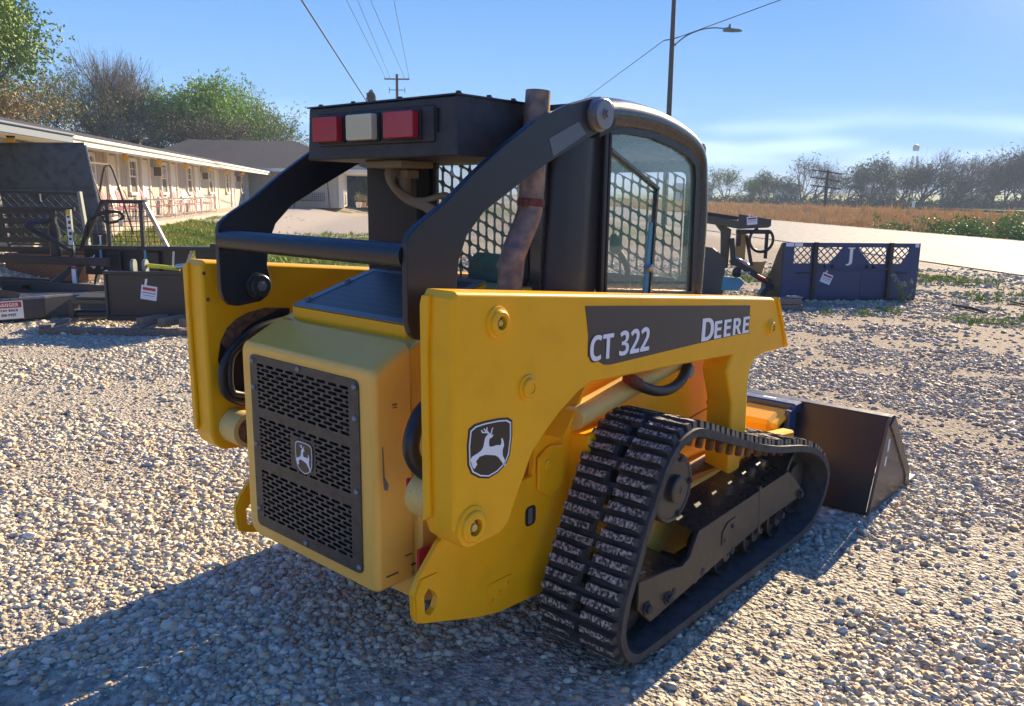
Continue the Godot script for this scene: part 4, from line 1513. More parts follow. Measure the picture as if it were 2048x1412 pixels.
func bucket(t: Node3D) -> void:
	var W := 1.03
	var b := MB.new()
	var prof := [Vector2(2.70, 0.015), Vector2(2.765, 0.17), Vector2(2.84, 0.34), Vector2(2.908, 0.497)]
	for i in 3:
		var p0: Vector2 = prof[i]
		var p1: Vector2 = prof[i + 1]
		b.beam(Vector3(0, p0.y, -p0.x), Vector3(0, p1.y, -p1.x), W * 2 - 0.02, 0.012, Vector3(0, 0, 1))
	var back := obj("bucket", b, M.bucket_steel, t)
	b = MB.new()
	b.box(Vector3(0, 0.494, -2.935), Vector3(W * 2, 0.016, 0.07), 0.004)
	obj("top_lip", b, M.bucket_steel, back)
	b = MB.new()
	b.beam(Vector3(0, 0.018, -2.70), Vector3(0, 0.012, -3.40), W * 2 - 0.02, 0.014, Vector3.UP)
	obj("bucket_floor", b, M.bucket_steel, back)
	b = MB.new()
	b.box(Vector3(0, 0.018, -3.43), Vector3(W * 2 + 0.03, 0.022, 0.14), 0.003)
	obj("cutting_edge", b, M.steel, back)
	for s in [-1.0, 1.0]:
		b = MB.new()
		b.xf = side(0)
		b.plate(V2([2.70, 0.012, 2.905, 0.502, 2.965, 0.502, 3.36, 0.10, 3.39, 0.012]), s * W - 0.008, s * W + 0.008, 0.002)
		var sd := obj("bucket_side", b, M.bucket_side_steel, back)
		b = MB.new()
		b.xf = side(0)
		b.plate(V2([2.90, 0.455, 2.965, 0.497, 3.358, 0.10, 3.375, 0.02, 3.30, 0.02, 3.285, 0.09, 2.935, 0.43]), s * (W + 0.008) - (0.0 if s > 0 else 0.009), s * (W + 0.008) + (0.009 if s > 0 else 0.0), 0.002)
		obj("side_strip", b, M.bucket_side_steel, sd)
		if s > 0:
			b = MB.new()
			b.xf = side(W + 0.008)
			b.plate(V2([2.905, 0.31, 2.915, 0.375, 2.94, 0.375, 2.93, 0.31]), 0.0, 0.0012)
			b.plate(V2([2.88, 0.235, 2.888, 0.285, 2.91, 0.285, 2.902, 0.235]), 0.0, 0.0012)
			obj("side_sticker", b, M.tag_paper, sd)
	# quick hitch: frame on the bucket's back and the yellow plate of the loader
	b = MB.new()
	b.box(Vector3(0, 0.475, -2.845), Vector3(1.14, 0.06, 0.10), 0.008)
	b.box(Vector3(0.555, 0.27, -2.775), Vector3(0.03, 0.42, 0.10), 0.005)
	b.box(Vector3(-0.555, 0.27, -2.775), Vector3(0.03, 0.42, 0.10), 0.005)
	obj("hitch_frame", b, M.blue_steel, back)
	b = MB.new()
	for s in [-1.0, 1.0]:
		b.xf = Transform3D(Basis(Vector3.RIGHT, 0.25), Vector3(s * 0.40, 0.33, -2.68))
		b.box(Vector3.ZERO, Vector3(0.24, 0.26, 0.14), 0.02)
		b.xf = Transform3D(Basis(Vector3.RIGHT, 0.25), Vector3(s * 0.42, 0.43, -2.70))
		b.box(Vector3.ZERO, Vector3(0.26, 0.04, 0.20), 0.012)
		b.xf = Transform3D(Basis(Vector3.RIGHT, -0.12), Vector3(s * 0.655, 0.40, -2.2))
		b.box(Vector3(0, 0, 0.1), Vector3(0.07, 0.16, 0.8), 0.01)
	b.xf = Transform3D.IDENTITY
	b.box(Vector3(0, 0.33, -2.66), Vector3(0.8, 0.12, 0.08), 0.01)
	obj("hitch_plate", b, M.yellow_paint, t)
	b = MB.new()
	b.tube([Vector3(0.56, 0.35, -2.55), Vector3(0.74, 0.35, -2.55)], 0.04, 16)
	b.tube([Vector3(0.59, 0.53, -1.79), Vector3(0.735, 0.53, -1.79)], 0.045, 18)
	obj("hinge_pin", b, M.cream_paint, t)
	b = MB.new()
	b.xf = Transform3D(Basis(Vector3.RIGHT, 0.0), Vector3.ZERO)
	b.box(Vector3(0.40, 0.5065, -2.845), Vector3(0.075, 0.0025, 0.022))
	obj("white_mark", b, M.tag_paper, back)

func loader() -> void:
	var t := thing("track_loader", "yellow compact track loader with black cab and slotted rear grille, largest machine in view", "track loader")
	chassis(t)
	engine_end(t)
	lift_arm(t, 1.0)
	lift_arm(t, -1.0)
	rear_guard(t)
	light_box(t)
	exhaust(t)
	cab(t)
	track(t, 0.0, true)
	track(t, -1.486, false)
	undercarriage(t, 0.0)
	undercarriage(t, -1.486)
	bucket(t)

# ---------------------------------------------------------------- ground, road, railway
const WALL_AT := Vector3(-30.609, 0.53, -14.941)   # motel front: start of the measured wall line
const WALL_DIR := Vector3(-0.77195, 0, -0.63568)
const WALL_OUT := Vector3(0.63568, 0, -0.77195)
const ROAD_DIR := Vector3(-0.721, 0, -0.693)
const ROAD_OUT := Vector3(0.693, 0, -0.721)
const ROAD_AT := Vector3(-4.449, 0, -23.586)

func road_q(x: float, z: float) -> float:
	return (x - ROAD_AT.x) * ROAD_OUT.x + (z - ROAD_AT.z) * ROAD_OUT.z

func road_p(x: float, z: float) -> float:
	return (x - ROAD_AT.x) * ROAD_DIR.x + (z - ROAD_AT.z) * ROAD_DIR.z

func on_road(p: float, q: float, y := 0.0) -> Vector3:
	return ROAD_AT + ROAD_DIR * p + ROAD_OUT * q + Vector3(0, y, 0)

func wall_t(x: float, z: float) -> float:
	return (x - WALL_AT.x) * WALL_DIR.x + (z - WALL_AT.z) * WALL_DIR.z

func wall_m(x: float, z: float) -> float:
	return (x - WALL_AT.x) * WALL_OUT.x + (z - WALL_AT.z) * WALL_OUT.z

func by_wall(t: float, m: float, y := 0.0) -> Vector3:
	return WALL_AT + WALL_DIR * t + WALL_OUT * m + Vector3(0, y, 0)

var hill := FastNoiseLite.new()

func ground_h(x: float, z: float) -> float:
	var q := road_q(x, z)
	var h := 0.53 * (1.0 - smoothstep(-22.0, -18.8, q))
	h += 0.30 * smoothstep(15.0, 21.0, q) * (1.0 - smoothstep(32.0, 40.0, q))
	h += 0.016 * maxf(0.0, q - 80.0)
	h -= 0.25 * smoothstep(10.0, 12.5, q) * (1.0 - smoothstep(14.0, 19.0, q))
	return h

func lawn(x: float, z: float) -> float:    # 1 where grass grows by the motel
	var t := wall_t(x, z)
	var m := wall_m(x, z)
	var k := hill.get_noise_2d(x * 6.0, z * 6.0)
	var g := smoothstep(-19.6, -18.4, t + k * 1.2) * (1.0 - smoothstep(-7.5, -5.5, t + k * 3.0)) * smoothstep(1.7, 2.0, m) * (1.0 - smoothstep(8.0, 10.0, m + k * 2.0))
	return g

func soil(x: float, z: float) -> Color:
	var q := road_q(x, z)
	var p := road_p(x, z)
	var t := wall_t(x, z)
	var m := wall_m(x, z)
	var k := hill.get_noise_2d(x * 3.0, z * 3.0)
	var k2 := hill.get_noise_2d(x * 0.7 + 50.0, z * 0.7)
	var c := Color(0.50, 0.43, 0.31)
	c = c.lerp(Color(0.42, 0.36, 0.26), smoothstep(0.0, 0.3, k))
	# yard by the motel: pale fine gravel
	c = c.lerp(Color(0.47, 0.405, 0.33), smoothstep(-9.0, -4.0, t))
	# lot edge toward the road: browner
	c = c.lerp(Color(0.31, 0.245, 0.18), smoothstep(-12.0, -9.5, q + k * 2.0) * (1.0 - smoothstep(-3.5, -1.5, q)))
	c = c.lerp(Color(0.12, 0.15, 0.03), lawn(x, z))
	if t > -4.0 and m > 14.0 and q < -4.0:
		c = c.lerp(Color(0.11, 0.16, 0.03), smoothstep(0.05, 0.2, k2 + 0.1) * smoothstep(14, 17, m) * 0.7)
	if q > 9.0:
		var green := 1.0 - smoothstep(16.0, 26.0, p + k * 6.0)
		var f := Color(0.50, 0.27, 0.10).lerp(Color(0.12, 0.19, 0.025), green)
		f = f.lerp(Color(0.24, 0.2, 0.06), smoothstep(0.0, 0.35, k) * 0.6)
		c = Color(0.34, 0.29, 0.24).lerp(f, smoothstep(10.2, 11.6, q))
		c = c.lerp(Color(0.20, 0.30, 0.04), smoothstep(29.5, 31.5, q))
		c = c.lerp(Color(0.09, 0.15, 0.03), smoothstep(0.0, 0.3, k2) * smoothstep(35.0, 45.0, q))
	return c

func terrain() -> void:
	hill.seed = 12
	hill.frequency = 0.05
	var line := [0.0]
	var step := 0.4
	while line[-1] < 1400.0:
		line.append(line[-1] + step)
		if line[-1] > 14.0:
			step *= 1.045
	var axis := []
	for i in range(line.size() - 1, 0, -1):
		axis.append(-line[i])
	axis.append_array(line)
	var b := MB.new()
	b.tint = true
	var n := axis.size()
	var P := []
	var C := PackedColorArray()
	var cx := -3.0
	var cz := -8.0
	for j in n:
		for i in n:
			var x: float = axis[i] + cx
			var z: float = axis[j] + cz
			P.append(Vector3(x, ground_h(x, z), z))
			C.append(soil(x, z))
	for j in n - 1:
		for i in n - 1:
			var id := [j * n + i, j * n + i + 1, (j + 1) * n + i + 1, (j + 1) * n + i]
			for f in [[0, 1, 2], [0, 2, 3]]:
				var a: Vector3 = P[id[f[0]]]
				var bb: Vector3 = P[id[f[1]]]
				var d: Vector3 = P[id[f[2]]]
				b.v.append_array([a, bb, d])
				var g := (a - d).cross(a - bb).normalized()
				if g.y < 0:
					g = -g
				b.n.append_array([g, g, g])
				b.c.append_array([C[id[f[0]]], C[id[f[1]]], C[id[f[2]]]])
	setting("ground", b, M.ground_soil, "pale gravel lot with grass and brown verge reaching to the horizon")
	# the highway
	b = MB.new()
	var strip := func(q0: float, q1: float, y: float, p0: float, p1: float, step2: float) -> void:
		var p := p0
		while p < p1:
			var e := minf(p + step2, p1)
			b.quad(on_road(p, q0, y), on_road(e, q0, y), on_road(e, q1, y), on_road(p, q1, y), Vector3.UP)
			p = e
	strip.call(-0.85, 9.3, 0.025, -60.0, 420.0, 40.0)
	setting("road", b, M.asphalt, "pale grey two-lane highway passing behind the lot")
	b = MB.new()
	strip.call(-0.09, 0.09, 0.030, -60.0, 300.0, 30.0)
	setting("edge_line", b, M.road_paint, "white line along the near edge of the highway")
	b = MB.new()
	strip.call(8.05, 8.24, 0.030, -60.0, 300.0, 30.0)
	setting("edge_line", b, M.road_paint, "white line along the far edge of the highway")
	b = MB.new()
	for k in 40:
		strip.call(4.78, 4.9, 0.030, -50.0 + k * 9.0, -47.0 + k * 9.0, 9.0)
	setting("centre_line", b, M.road_paint, "broken white line down the middle of the highway")
	# railway on its ballast
	b = MB.new()
	for f in [[23.0, 0.25, 25.0, 0.62], [25.0, 0.62, 29.0, 0.62], [29.0, 0.62, 31.0, 0.25]]:
		var p := -60.0
		while p < 420.0:
			b.quad(on_road(p, f[0], f[1]), on_road(p + 20.0, f[0], f[1]), on_road(p + 20.0, f[2], f[3]), on_road(p, f[2], f[3]), Vector3.UP)
			p += 20.0
	setting("railway_bed", b, M.ballast, "grey ballast bank of the railway beyond the highway")
	for k in 2:
		b = MB.new()
		var qq := 26.2 + k * 1.45
		b.beam(on_road(-60.0, qq, 0.76), on_road(420.0, qq, 0.76), 0.07, 0.17)
		var o := obj("rail", b, M.rust_steel)
		o.set_meta("kind", "structure")
		o.set_meta("label", ["near rusty rail on the ballast bank", "far rusty rail on the ballast bank"][k])
	# walk in front of the motel
	b = MB.new()
	b.xf = Transform3D(Basis(WALL_DIR, Vector3.UP, WALL_OUT), WALL_AT)
	for k in 10:
		b.box(Vector3(-19.0 + k * 4.02 + 2.0, 0.03, 0.85), Vector3(4.0, 0.22, 1.7), 0.01)
	setting("walkway", b, M.concrete, "sandy concrete walk along the motel front")

# ---------------------------------------------------------------- the motel
func building_part(b: MB, called: String, m: Material, parent: Node3D) -> MeshInstance3D:
	return obj(called, b, m, parent)

func motel_door(root: Node3D, x: float, z: float, face := 0.0) -> void:
	var b := MB.new()
	var xf := Transform3D(Basis(Vector3.UP, face), Vector3(x, 0.13, z))
	b.xf = xf
	b.box(Vector3(0, 0.985, 0.012), Vector3(0.86, 1.97, 0.05))
	for q in [[-0.2, 0.55], [0.2, 0.55], [-0.2, 1.45], [0.2, 1.45]]:
		b.box(Vector3(q[0], q[1], 0.038), Vector3(0.26, 0.6, 0.012), 0.004)
	var o := obj("door", b, M.trim_white, root)
	b = MB.new()
	b.xf = xf
	for s in [-1.0, 1.0]:
		b.box(Vector3(s * 0.50, 1.04, 0.045), Vector3(0.13, 2.08, 0.10))
	b.box(Vector3(0, 2.09, 0.045), Vector3(1.13, 0.12, 0.11))
	obj("door_frame", b, M.trim_white, o)
	b = MB.new()
	b.xf = xf
	b.box(Vector3(0.33, 0.95, 0.07), Vector3(0.05, 0.05, 0.06), 0.01)
	obj("door_handle", b, M.dull_steel, o)

func motel_window(root: Node3D, x: float, z: float, face := 0.0) -> void:
	var xf := Transform3D(Basis(Vector3.UP, face), Vector3(x, 0.95, z))
	var b := MB.new()
	b.xf = xf
	for s in [-1.0, 1.0]:
		b.box(Vector3(s * 0.43, 0.55, 0.035), Vector3(0.13, 1.16, 0.08))
	b.box(Vector3(0, 1.10, 0.035), Vector3(0.73, 0.12, 0.08))
	b.box(Vector3(0, -0.02, 0.05), Vector3(0.99, 0.10, 0.12))
	b.box(Vector3(0, 0.55, 0.03), Vector3(0.73, 0.05, 0.06))
	b.box(Vector3(0, 0.82, 0.022), Vector3(0.02, 0.5, 0.03))
	b.box(Vector3(0, 0.80, 0.022), Vector3(0.73, 0.02, 0.03))
	var o := obj("window", b, M.trim_white, root)
	b = MB.new()
	b.xf = xf
	b.box(Vector3(0, 0.81, 0.008), Vector3(0.72, 0.5, 0.012))
	obj("upper_pane", b, M.window_glass, o)
	b = MB.new()
	b.xf = xf
	b.box(Vector3(0, 0.28, 0.012), Vector3(0.72, 0.5, 0.016))
	obj("lower_screen", b, M.window_screen, o)

func siding(root: Node3D, x0: float, x1: float, z: float, h: float, pitch := 0.30) -> void:
	var b := MB.new()
	b.box(Vector3((x0 + x1) * 0.5, h * 0.5, z - 0.10), Vector3(x1 - x0, h, 0.19))
	var o := obj("wall", b, M.siding, root)
	b = MB.new()
	var x := x0 + pitch * 0.5
	while x < x1:
		b.box(Vector3(x, h * 0.5, z + 0.004), Vector3(pitch - 0.035, h, 0.022), 0.004)
		x += pitch
	var s := obj("siding_boards", b, M.siding, o)
	s.set_meta("kind", "stuff")

func motel() -> void:
	var turn := atan2(-WALL_DIR.z, WALL_DIR.x)
	var root := thing("motel", "long low motel with tan vertical siding, white doors and dark shingle roof", "motel", WALL_AT, turn)
	siding(root, -30.0, 20.0, 0.0, 2.2)
	for x in [-16.9, -12.6, -8.25, -4.57, -0.46, 3.98, 8.52, 13.42, 18.56]:
		motel_door(root, x, 0.0)
	for x in [-14.8, -10.4, -6.15, -2.05, 2.33, 7.01, 11.65, 16.71]:
		motel_window(root, x, 0.02)
	for x in [-3.35, 5.2, 14.7]:
		var a := MB.new()
		a.box(Vector3(x, 1.72, 0.20), Vector3(0.70, 0.32, 0.42), 0.015)
		var o := obj("air_conditioner", a, M.trim_white, root)
		a = MB.new()
		for k in 6:
			a.box(Vector3(x, 1.60 + k * 0.045, 0.415), Vector3(0.54, 0.02, 0.012))
		a.box(Vector3(x - 0.358, 1.72, 0.26), Vector3(0.012, 0.32, 0.26))
		obj("cooling_slats", a, M.window_screen, o)
	for x in [-16.5, -12.4, -8.4, -4.35, -0.2, 4.58, 9.26, 14.29]:
		var a := MB.new()
		a.box(Vector3(x, 2.155, 0.50), Vector3(0.13, 0.05, 0.13))
		var o := obj("lamp_base", a, M.dark_void, root)
		a = MB.new()
		a.xf = Transform3D(Basis(Vector3.RIGHT, -PI / 2), Vector3(x, 2.01, 0.50))
		a.lathe([Vector2(0, -0.09), Vector2(0.06, -0.08), Vector2(0.105, -0.02), Vector2(0.10, 0.06), Vector2(0.06, 0.12), Vector2(0.05, 0.13)], 12, true)
		obj("amber_globe", a, M.amber_globe, o)
	# roof: two slopes, boxed eave with gutter lines, soffit
	var b := MB.new()
	b.xf = Transform3D(Basis(Vector3(0, 0, 1), Vector3.UP, Vector3(-1, 0, 0)), Vector3(-30, 0, 0))
	b.plate(V2([1.50, 2.22, 1.50, 2.28, -4.0, 3.36, -9.2, 2.30, -9.2, 2.24, -4.0, 3.26]), -50.5, 0.0)
	obj("roof", b, M.shingle, root)
	b = MB.new()
	b.box(Vector3(3.2, 2.155, 1.42), Vector3(38.0, 0.20, 0.06))
	b.box(Vector3(3.2, 2.22, 1.48), Vector3(38.0, 0.09, 0.07), 0.02)
	b.box(Vector3(3.2, 2.06, 1.38), Vector3(38.0, 0.06, 0.08), 0.01)
	obj("eave_board", b, M.trim_white, root)
	b = MB.new()
	b.box(Vector3(-5.0, 2.185, 0.72), Vector3(50.0, 0.03, 1.44))
	obj("soffit", b, M.trim_white, root)
	# the darker projecting end with its own eave, cut by the picture's edge
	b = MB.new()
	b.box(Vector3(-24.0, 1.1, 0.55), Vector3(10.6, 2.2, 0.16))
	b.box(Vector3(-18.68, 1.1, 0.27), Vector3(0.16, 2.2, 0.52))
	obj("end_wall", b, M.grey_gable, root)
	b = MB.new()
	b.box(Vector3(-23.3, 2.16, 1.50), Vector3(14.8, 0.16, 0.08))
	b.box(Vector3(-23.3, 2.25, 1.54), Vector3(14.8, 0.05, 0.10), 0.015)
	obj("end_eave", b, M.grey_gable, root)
	b = MB.new()
	b.box(Vector3(12.0, 3.42, -4.6), Vector3(0.4, 0.35, 0.4))
	b.box(Vector3(12.0, 3.63, -4.6), Vector3(0.55, 0.06, 0.55))
	obj("roof_vent", b, M.dark_void, root)
	# chairs along the front: a lawn chair with shell back, tube arms and sled legs
	var c := thing("lawn_chair", "leftmost pink metal lawn chair, behind the swing frame", "chair", Vector3.ZERO, 0, "pink lawn chairs along the motel")
	b = MB.new()
	b.xf = Transform3D(Basis(Vector3.RIGHT, 0.12), Vector3(0, 0.40, 0.02))
	b.plate(rounded_rect(-0.24, -0.03, 0.24, 0.0, 0.014, 2), -0.24, 0.24)
	obj("seat", b, M.pink_metal, c)
	b = MB.new()
	b.xf = Transform3D(Basis(Vector3.RIGHT, -0.30), Vector3(0, 0.42, -0.20))
	b.plate(rounded_rect(-0.25, 0.0, 0.25, 0.52, [0.17, 0.17, 0.06, 0.06], 4), -0.012, 0.012, 0.004)
	for k in 5:
		b.box(Vector3(-0.16 + k * 0.08, 0.27, 0.014), Vector3(0.05, 0.40, 0.008), 0.003)
	obj("backrest", b, M.pink_metal, c)
	for s in [-1.0, 1.0]:
		b = MB.new()
		b.tube(smooth_path([Vector3(s * 0.27, 0.62, -0.28), Vector3(s * 0.29, 0.60, 0.0), Vector3(s * 0.29, 0.58, 0.24), Vector3(s * 0.28, 0.40, 0.31), Vector3(s * 0.27, 0.06, 0.26), Vector3(s * 0.27, 0.015, 0.18), Vector3(s * 0.27, 0.015, -0.30)], 4), 0.017, 6)
		obj("tube_leg", b, M.white_tube, c)
	var spots := [[-10.8, 0.8, "pink lawn chair second from left, half hidden by the swing frame's foot"], [-10.1, 0.8, "pink lawn chair third from left, behind the left rail of the mesh guard"], [-9.4, 0.8, "pink lawn chair fourth from left, seen through the wire mesh guard"], [-8.6, 0.8, "pink lawn chair in front of the door right of the first clear window"], [-6.8, 0.8, "pink lawn chair just right of the wire mesh guard, clear of it"], [-5.5, 0.8, "pink lawn chair between the first and second clear windows"], [-4.27, 0.8, "pink lawn chair below the left window air conditioner"], [-2.5, 0.8, "pink lawn chair under the second clear window"], [-0.95, 0.8, "pink lawn chair in front of the third clear door"], [1.2, 0.8, "left one of the last close pair of pink lawn chairs"], [2.3, 0.8, "rightmost pink lawn chair, next to the black loader guard"]]
	c.position = by_wall(-12.3, 0.8, 0.14)
	c.rotation.y = turn
	for s in spots:
		dup(c, "lawn_chair", s[2], by_wall(s[0], s[1], 0.14), turn + rng.randf_range(-0.35, 0.35))
	# low tube tables between the chairs
	var tb := thing("tube_table", "pale tube table between chairs, nearest to the mesh guard", "table", by_wall(-6.0, 1.2, 0.14), turn, "tube tables between the lawn chairs")
	b = MB.new()
	b.box(Vector3(0, 0.60, 0), Vector3(1.0, 0.02, 0.5), 0.006)
	obj("tabletop", b, M.white_tube, tb)
	for s in [-1.0, 1.0]:
		b = MB.new()
		b.tube(smooth_path([Vector3(s * 0.46, 0.59, 0.2), Vector3(s * 0.46, 0.3, 0.23), Vector3(s * 0.44, 0.01, 0.22)], 3), 0.018, 6)
		obj("leg", b, M.white_tube, tb)
		b = MB.new()
		b.tube([Vector3(s * 0.46, 0.59, -0.2), Vector3(s * 0.44, 0.01, -0.22)], 0.018, 6)
		obj("leg", b, M.white_tube, tb)
	dup(tb, "tube_table", "pale tube table in the middle of the row of chairs", by_wall(-4.9, 1.25, 0.14), turn)
	dup(tb, "tube_table", "pale tube table at the far end of the row of chairs", by_wall(-1.7, 1.2, 0.14), turn)
	# rusty swing frame
	var sw := thing("swing_frame", "rusty brown swing frame on the motel lawn beside the grey panel", "swing", by_wall(-15.0, 1.95, 0.02), turn)
	for s in [0.0, 1.0]:
		for q in [-1.0, 1.0]:
			b = MB.new()
			b.tube(smooth_path([Vector3(-s * 1.6, 1.62, 0), Vector3(-s * 1.6, 1.55, q * 0.08), Vector3(-s * 1.6, 1.2, q * 0.18), Vector3(-s * 1.6, 0.0, q * 0.46)], 4), 0.026, 6)
			obj("leg", b, M.brown_tube, sw)
	b = MB.new()
	b.beam(Vector3(0.12, 1.63, 0), Vector3(-1.7, 1.63, 0), 0.05, 0.04)
	obj("crossbar", b, M.brown_tube, sw)
	for k in 2:
		b = MB.new()
		b.tube([Vector3(-0.25 - k * 1.0, 1.6, 0), Vector3(-0.25 - k * 1.0, 0.5, 0.1)], 0.008, 4)
		obj("chain", b, M.brown_tube, sw)
	b = MB.new()
	b.box(Vector3(-0.75, 0.46, 0.1), Vector3(1.2, 0.04, 0.4), 0.01)
	obj("seat", b, M.brown_tube, sw)
	wing(turn)

func wing(turn: float) -> void:
	var w := thing("motel_office", "grey motel wing with hipped shingle roof and sunlit end door", "building", by_wall(19.9, 0.0), turn)
	var b := MB.new()
	b.box(Vector3(5.0, 1.25, -0.3), Vector3(10.0, 2.5, 12.4))
	obj("wall", b, M.siding, w)
	b = MB.new()
	var k := 0
	while k < 40:
		b.box(Vector3(-0.008, 1.25, -6.3 + k * 0.3), Vector3(0.02, 2.5, 0.265), 0.004)
		k += 1
	var so := obj("siding_boards", b, M.siding, w)
	so.set_meta("kind", "stuff")
	b = MB.new()
	var e := [Vector3(-1.2, 2.45, 7.8), Vector3(11.2, 2.45, 7.8), Vector3(11.2, 2.45, -7.8), Vector3(-1.2, 2.45, -7.8)]
	var r := [Vector3(5.0, 4.5, 2.6), Vector3(5.0, 4.5, -4.6)]
	b.quad(e[0], r[0], r[1], e[3], Vector3(-1, 1, 0))
	b.quad(e[1], r[0], r[1], e[2], Vector3(1, 1, 0))
	b.flat(e[0], e[1], r[0], Vector3(0, 1, 1))
	b.flat(e[2], e[3], r[1], Vector3(0, 1, -1))
	obj("roof", b, M.shingle, w)
	b = MB.new()
	b.box(Vector3(-1.2, 2.38, 0), Vector3(0.06, 0.2, 15.6))
	b.box(Vector3(5.0, 2.38, 7.8), Vector3(12.4, 0.2, 0.06))
	b.box(Vector3(5.0, 2.30, 0), Vector3(12.3, 0.03, 15.5))
	obj("eave_board", b, M.trim_white, w)
	b = MB.new()
	b.box(Vector3(-0.03, 1.25, 5.82), Vector3(0.12, 2.5, 0.26))
	b.box(Vector3(0.1, 1.25, 5.96), Vector3(0.26, 2.5, 0.12))
	obj("corner_board", b, M.trim_white, w)
	b = MB.new()
	b.xf = Transform3D(Basis.IDENTITY, Vector3(2.5, 2.5, 8.0))
	b.plate(V2([-1.9, 0.0, 1.9, 0.0, 0.0, 1.35]), -2.0, 0.0)
	obj("porch_gable", b, M.trim_white, w)
	b = MB.new()
	b.beam(Vector3(0.3, 2.45, 7.2), Vector3(2.5, 4.0, 7.2), 2.6, 0.06, Vector3.UP)
	b.beam(Vector3(4.7, 2.45, 7.2), Vector3(2.5, 4.0, 7.2), 2.6, 0.06, Vector3.UP)
	obj("porch_roof", b, M.shingle, w)
	motel_door(w, 1.5, 5.9)
	motel_window(w, 3.2, 5.92)
	motel_door(w, 5.0, 5.9)
	# garden swing against the wing
	var g := thing("garden_swing", "black garden swing bench with lattice back against the grey wing", "swing", by_wall(19.0, 4.0, 0.02), turn - PI / 2)
	for s in [-1.0, 1.0]:
		for q in [-1.0, 1.0]:
			b = MB.new()
			b.tube([Vector3(s * 1.02, 1.85, 0), Vector3(s * 1.14, 0, q * 0.5)], 0.028, 6)
			obj("leg", b, M.attachment_black, g)
		b = MB.new()
		b.tube([Vector3(s * 0.85, 1.83, 0), Vector3(s * 0.85, 0.5, 0)], 0.01, 4)
		obj("chain", b, M.attachment_black, g)
	b = MB.new()
	b.tube([Vector3(-1.04, 1.85, 0), Vector3(1.04, 1.85, 0)], 0.03, 6)
	obj("crossbar", b, M.attachment_black, g)
	b = MB.new()
	for i in 14:
		b.box(Vector3(-0.78 + i * 0.12, 0.72, -0.2), Vector3(0.03, 0.5, 0.03))
	for i in 5:
		b.box(Vector3(0, 0.5 + i * 0.11, -0.19), Vector3(1.62, 0.03, 0.03))
	obj("lattice_back", b, M.attachment_black, g)
	b = MB.new()
	b.box(Vector3(0, 0.44, 0.0), Vector3(1.7, 0.05, 0.5))
	obj("seat", b, M.attachment_black, g)
	var sh := thing("shed", "dark blue shed with gable roof in the shade behind the wing", "shed", Vector3(-55.0, 0.4, -44.0), turn)
	b = MB.new()
	b.box(Vector3(0, 1.6, 0), Vector3(7.0, 3.2, 6.0))
	obj("wall", b, M.shed_wall, sh)
	b = MB.new()
	b.xf = Transform3D(Basis(Vector3.UP, PI / 2), Vector3(0, 3.2, 0))
	b.plate(V2([-3.4, 0, 3.4, 0, 0, 1.5]), -3.8, 3.8)
	obj("roof", b, M.shingle, sh)
	b = MB.new()
	b.box(Vector3(-1.2, 1.7, 3.02), Vector3(0.9, 0.9, 0.06))
	obj("window", b, M.window_glass, sh)
	var pt := thing("picnic_table", "weathered picnic table on the grass before the dark conifers", "picnic table", Vector3(-47.0, 0.45, -39.0), 0.75)
	b = MB.new()
	for i in 4:
		b.box(Vector3(0, 0.74, -0.3 + i * 0.2), Vector3(1.8, 0.04, 0.18))
	obj("tabletop", b, M.old_wood, pt)
	for s in [-1.0, 1.0]:
		b = MB.new()
		b.box(Vector3(0, 0.45, s * 0.72), Vector3(1.8, 0.04, 0.26))
		obj("bench", b, M.old_wood, pt)
		b = MB.new()
		b.beam(Vector3(s * 0.7, 0.74, -0.2), Vector3(s * 0.7, 0, -0.7), 0.08, 0.05)
		obj("leg", b, M.old_wood, pt)
		b = MB.new()
		b.beam(Vector3(s * 0.7, 0.74, 0.2), Vector3(s * 0.7, 0, 0.7), 0.08, 0.05)
		obj("leg", b, M.old_wood, pt)
	var pl := thing("planter", "row of pots with pink and green plants by the office door", "planter", by_wall(22.5, 6.9), turn)
	for i in 5:
		b = MB.new()
		b.xf = Transform3D(Basis(Vector3.RIGHT, -PI / 2), Vector3(i * 0.7, 0, (i % 2) * 0.3))
		b.lathe([Vector2(0, 0), Vector2(0.16, 0), Vector2(0.22, 0.34), Vector2(0.2, 0.34), Vector2(0, 0.3)], 10)
		obj("pot", b, [M.trim_white, M.ochre, M.white_tube, M.dark_void, M.trim_white][i], pl)
		var w2 := []
		var tn := []
		for j in 60:
			w2.append(Transform3D(Basis(Vector3(rng.randf() - 0.5, rng.randf() - 0.5, rng.randf() - 0.5).normalized(), rng.randf() * 3.0).scaled(Vector3.ONE * 0.14), Vector3(i * 0.7 + rng.randfn() * 0.13, 0.5 + absf(rng.randfn()) * 0.2, (i % 2) * 0.3 + rng.randfn() * 0.13)))
			tn.append(Color(0.5, 0.12, 0.15) if rng.randf() < 0.25 else Color(0.06, 0.12, 0.03))
		copies("foliage", leaf_mesh(), M.leaf, w2, tn, pl)

# ---------------------------------------------------------------- trees and street
var leaf_cache: ArrayMesh

func leaf_mesh() -> ArrayMesh:   # a spray of a few folded leaves about one unit across
	if leaf_cache:
		return leaf_cache
	var b := MB.new()
	var r := RandomNumberGenerator.new()
	r.seed = 9
	for k in 5:
		var d := Vector3(r.randfn(), r.randfn() + 0.2, r.randfn()).normalized()
		var side_v := d.cross(Vector3(r.randfn(), r.randfn(), r.randfn())).normalized()
		var nn := d.cross(side_v)
		var o := Vector3(r.randfn(), r.randfn(), r.randfn()) * 0.12
		var tip := o + d * 0.52
		var m := o + d * 0.25
		b.flat(o, m + side_v * 0.15 + nn * 0.05, tip, nn)
		b.flat(o, m - side_v * 0.15 + nn * 0.05, tip, nn)
	leaf_cache = b.mesh()
	return leaf_cache

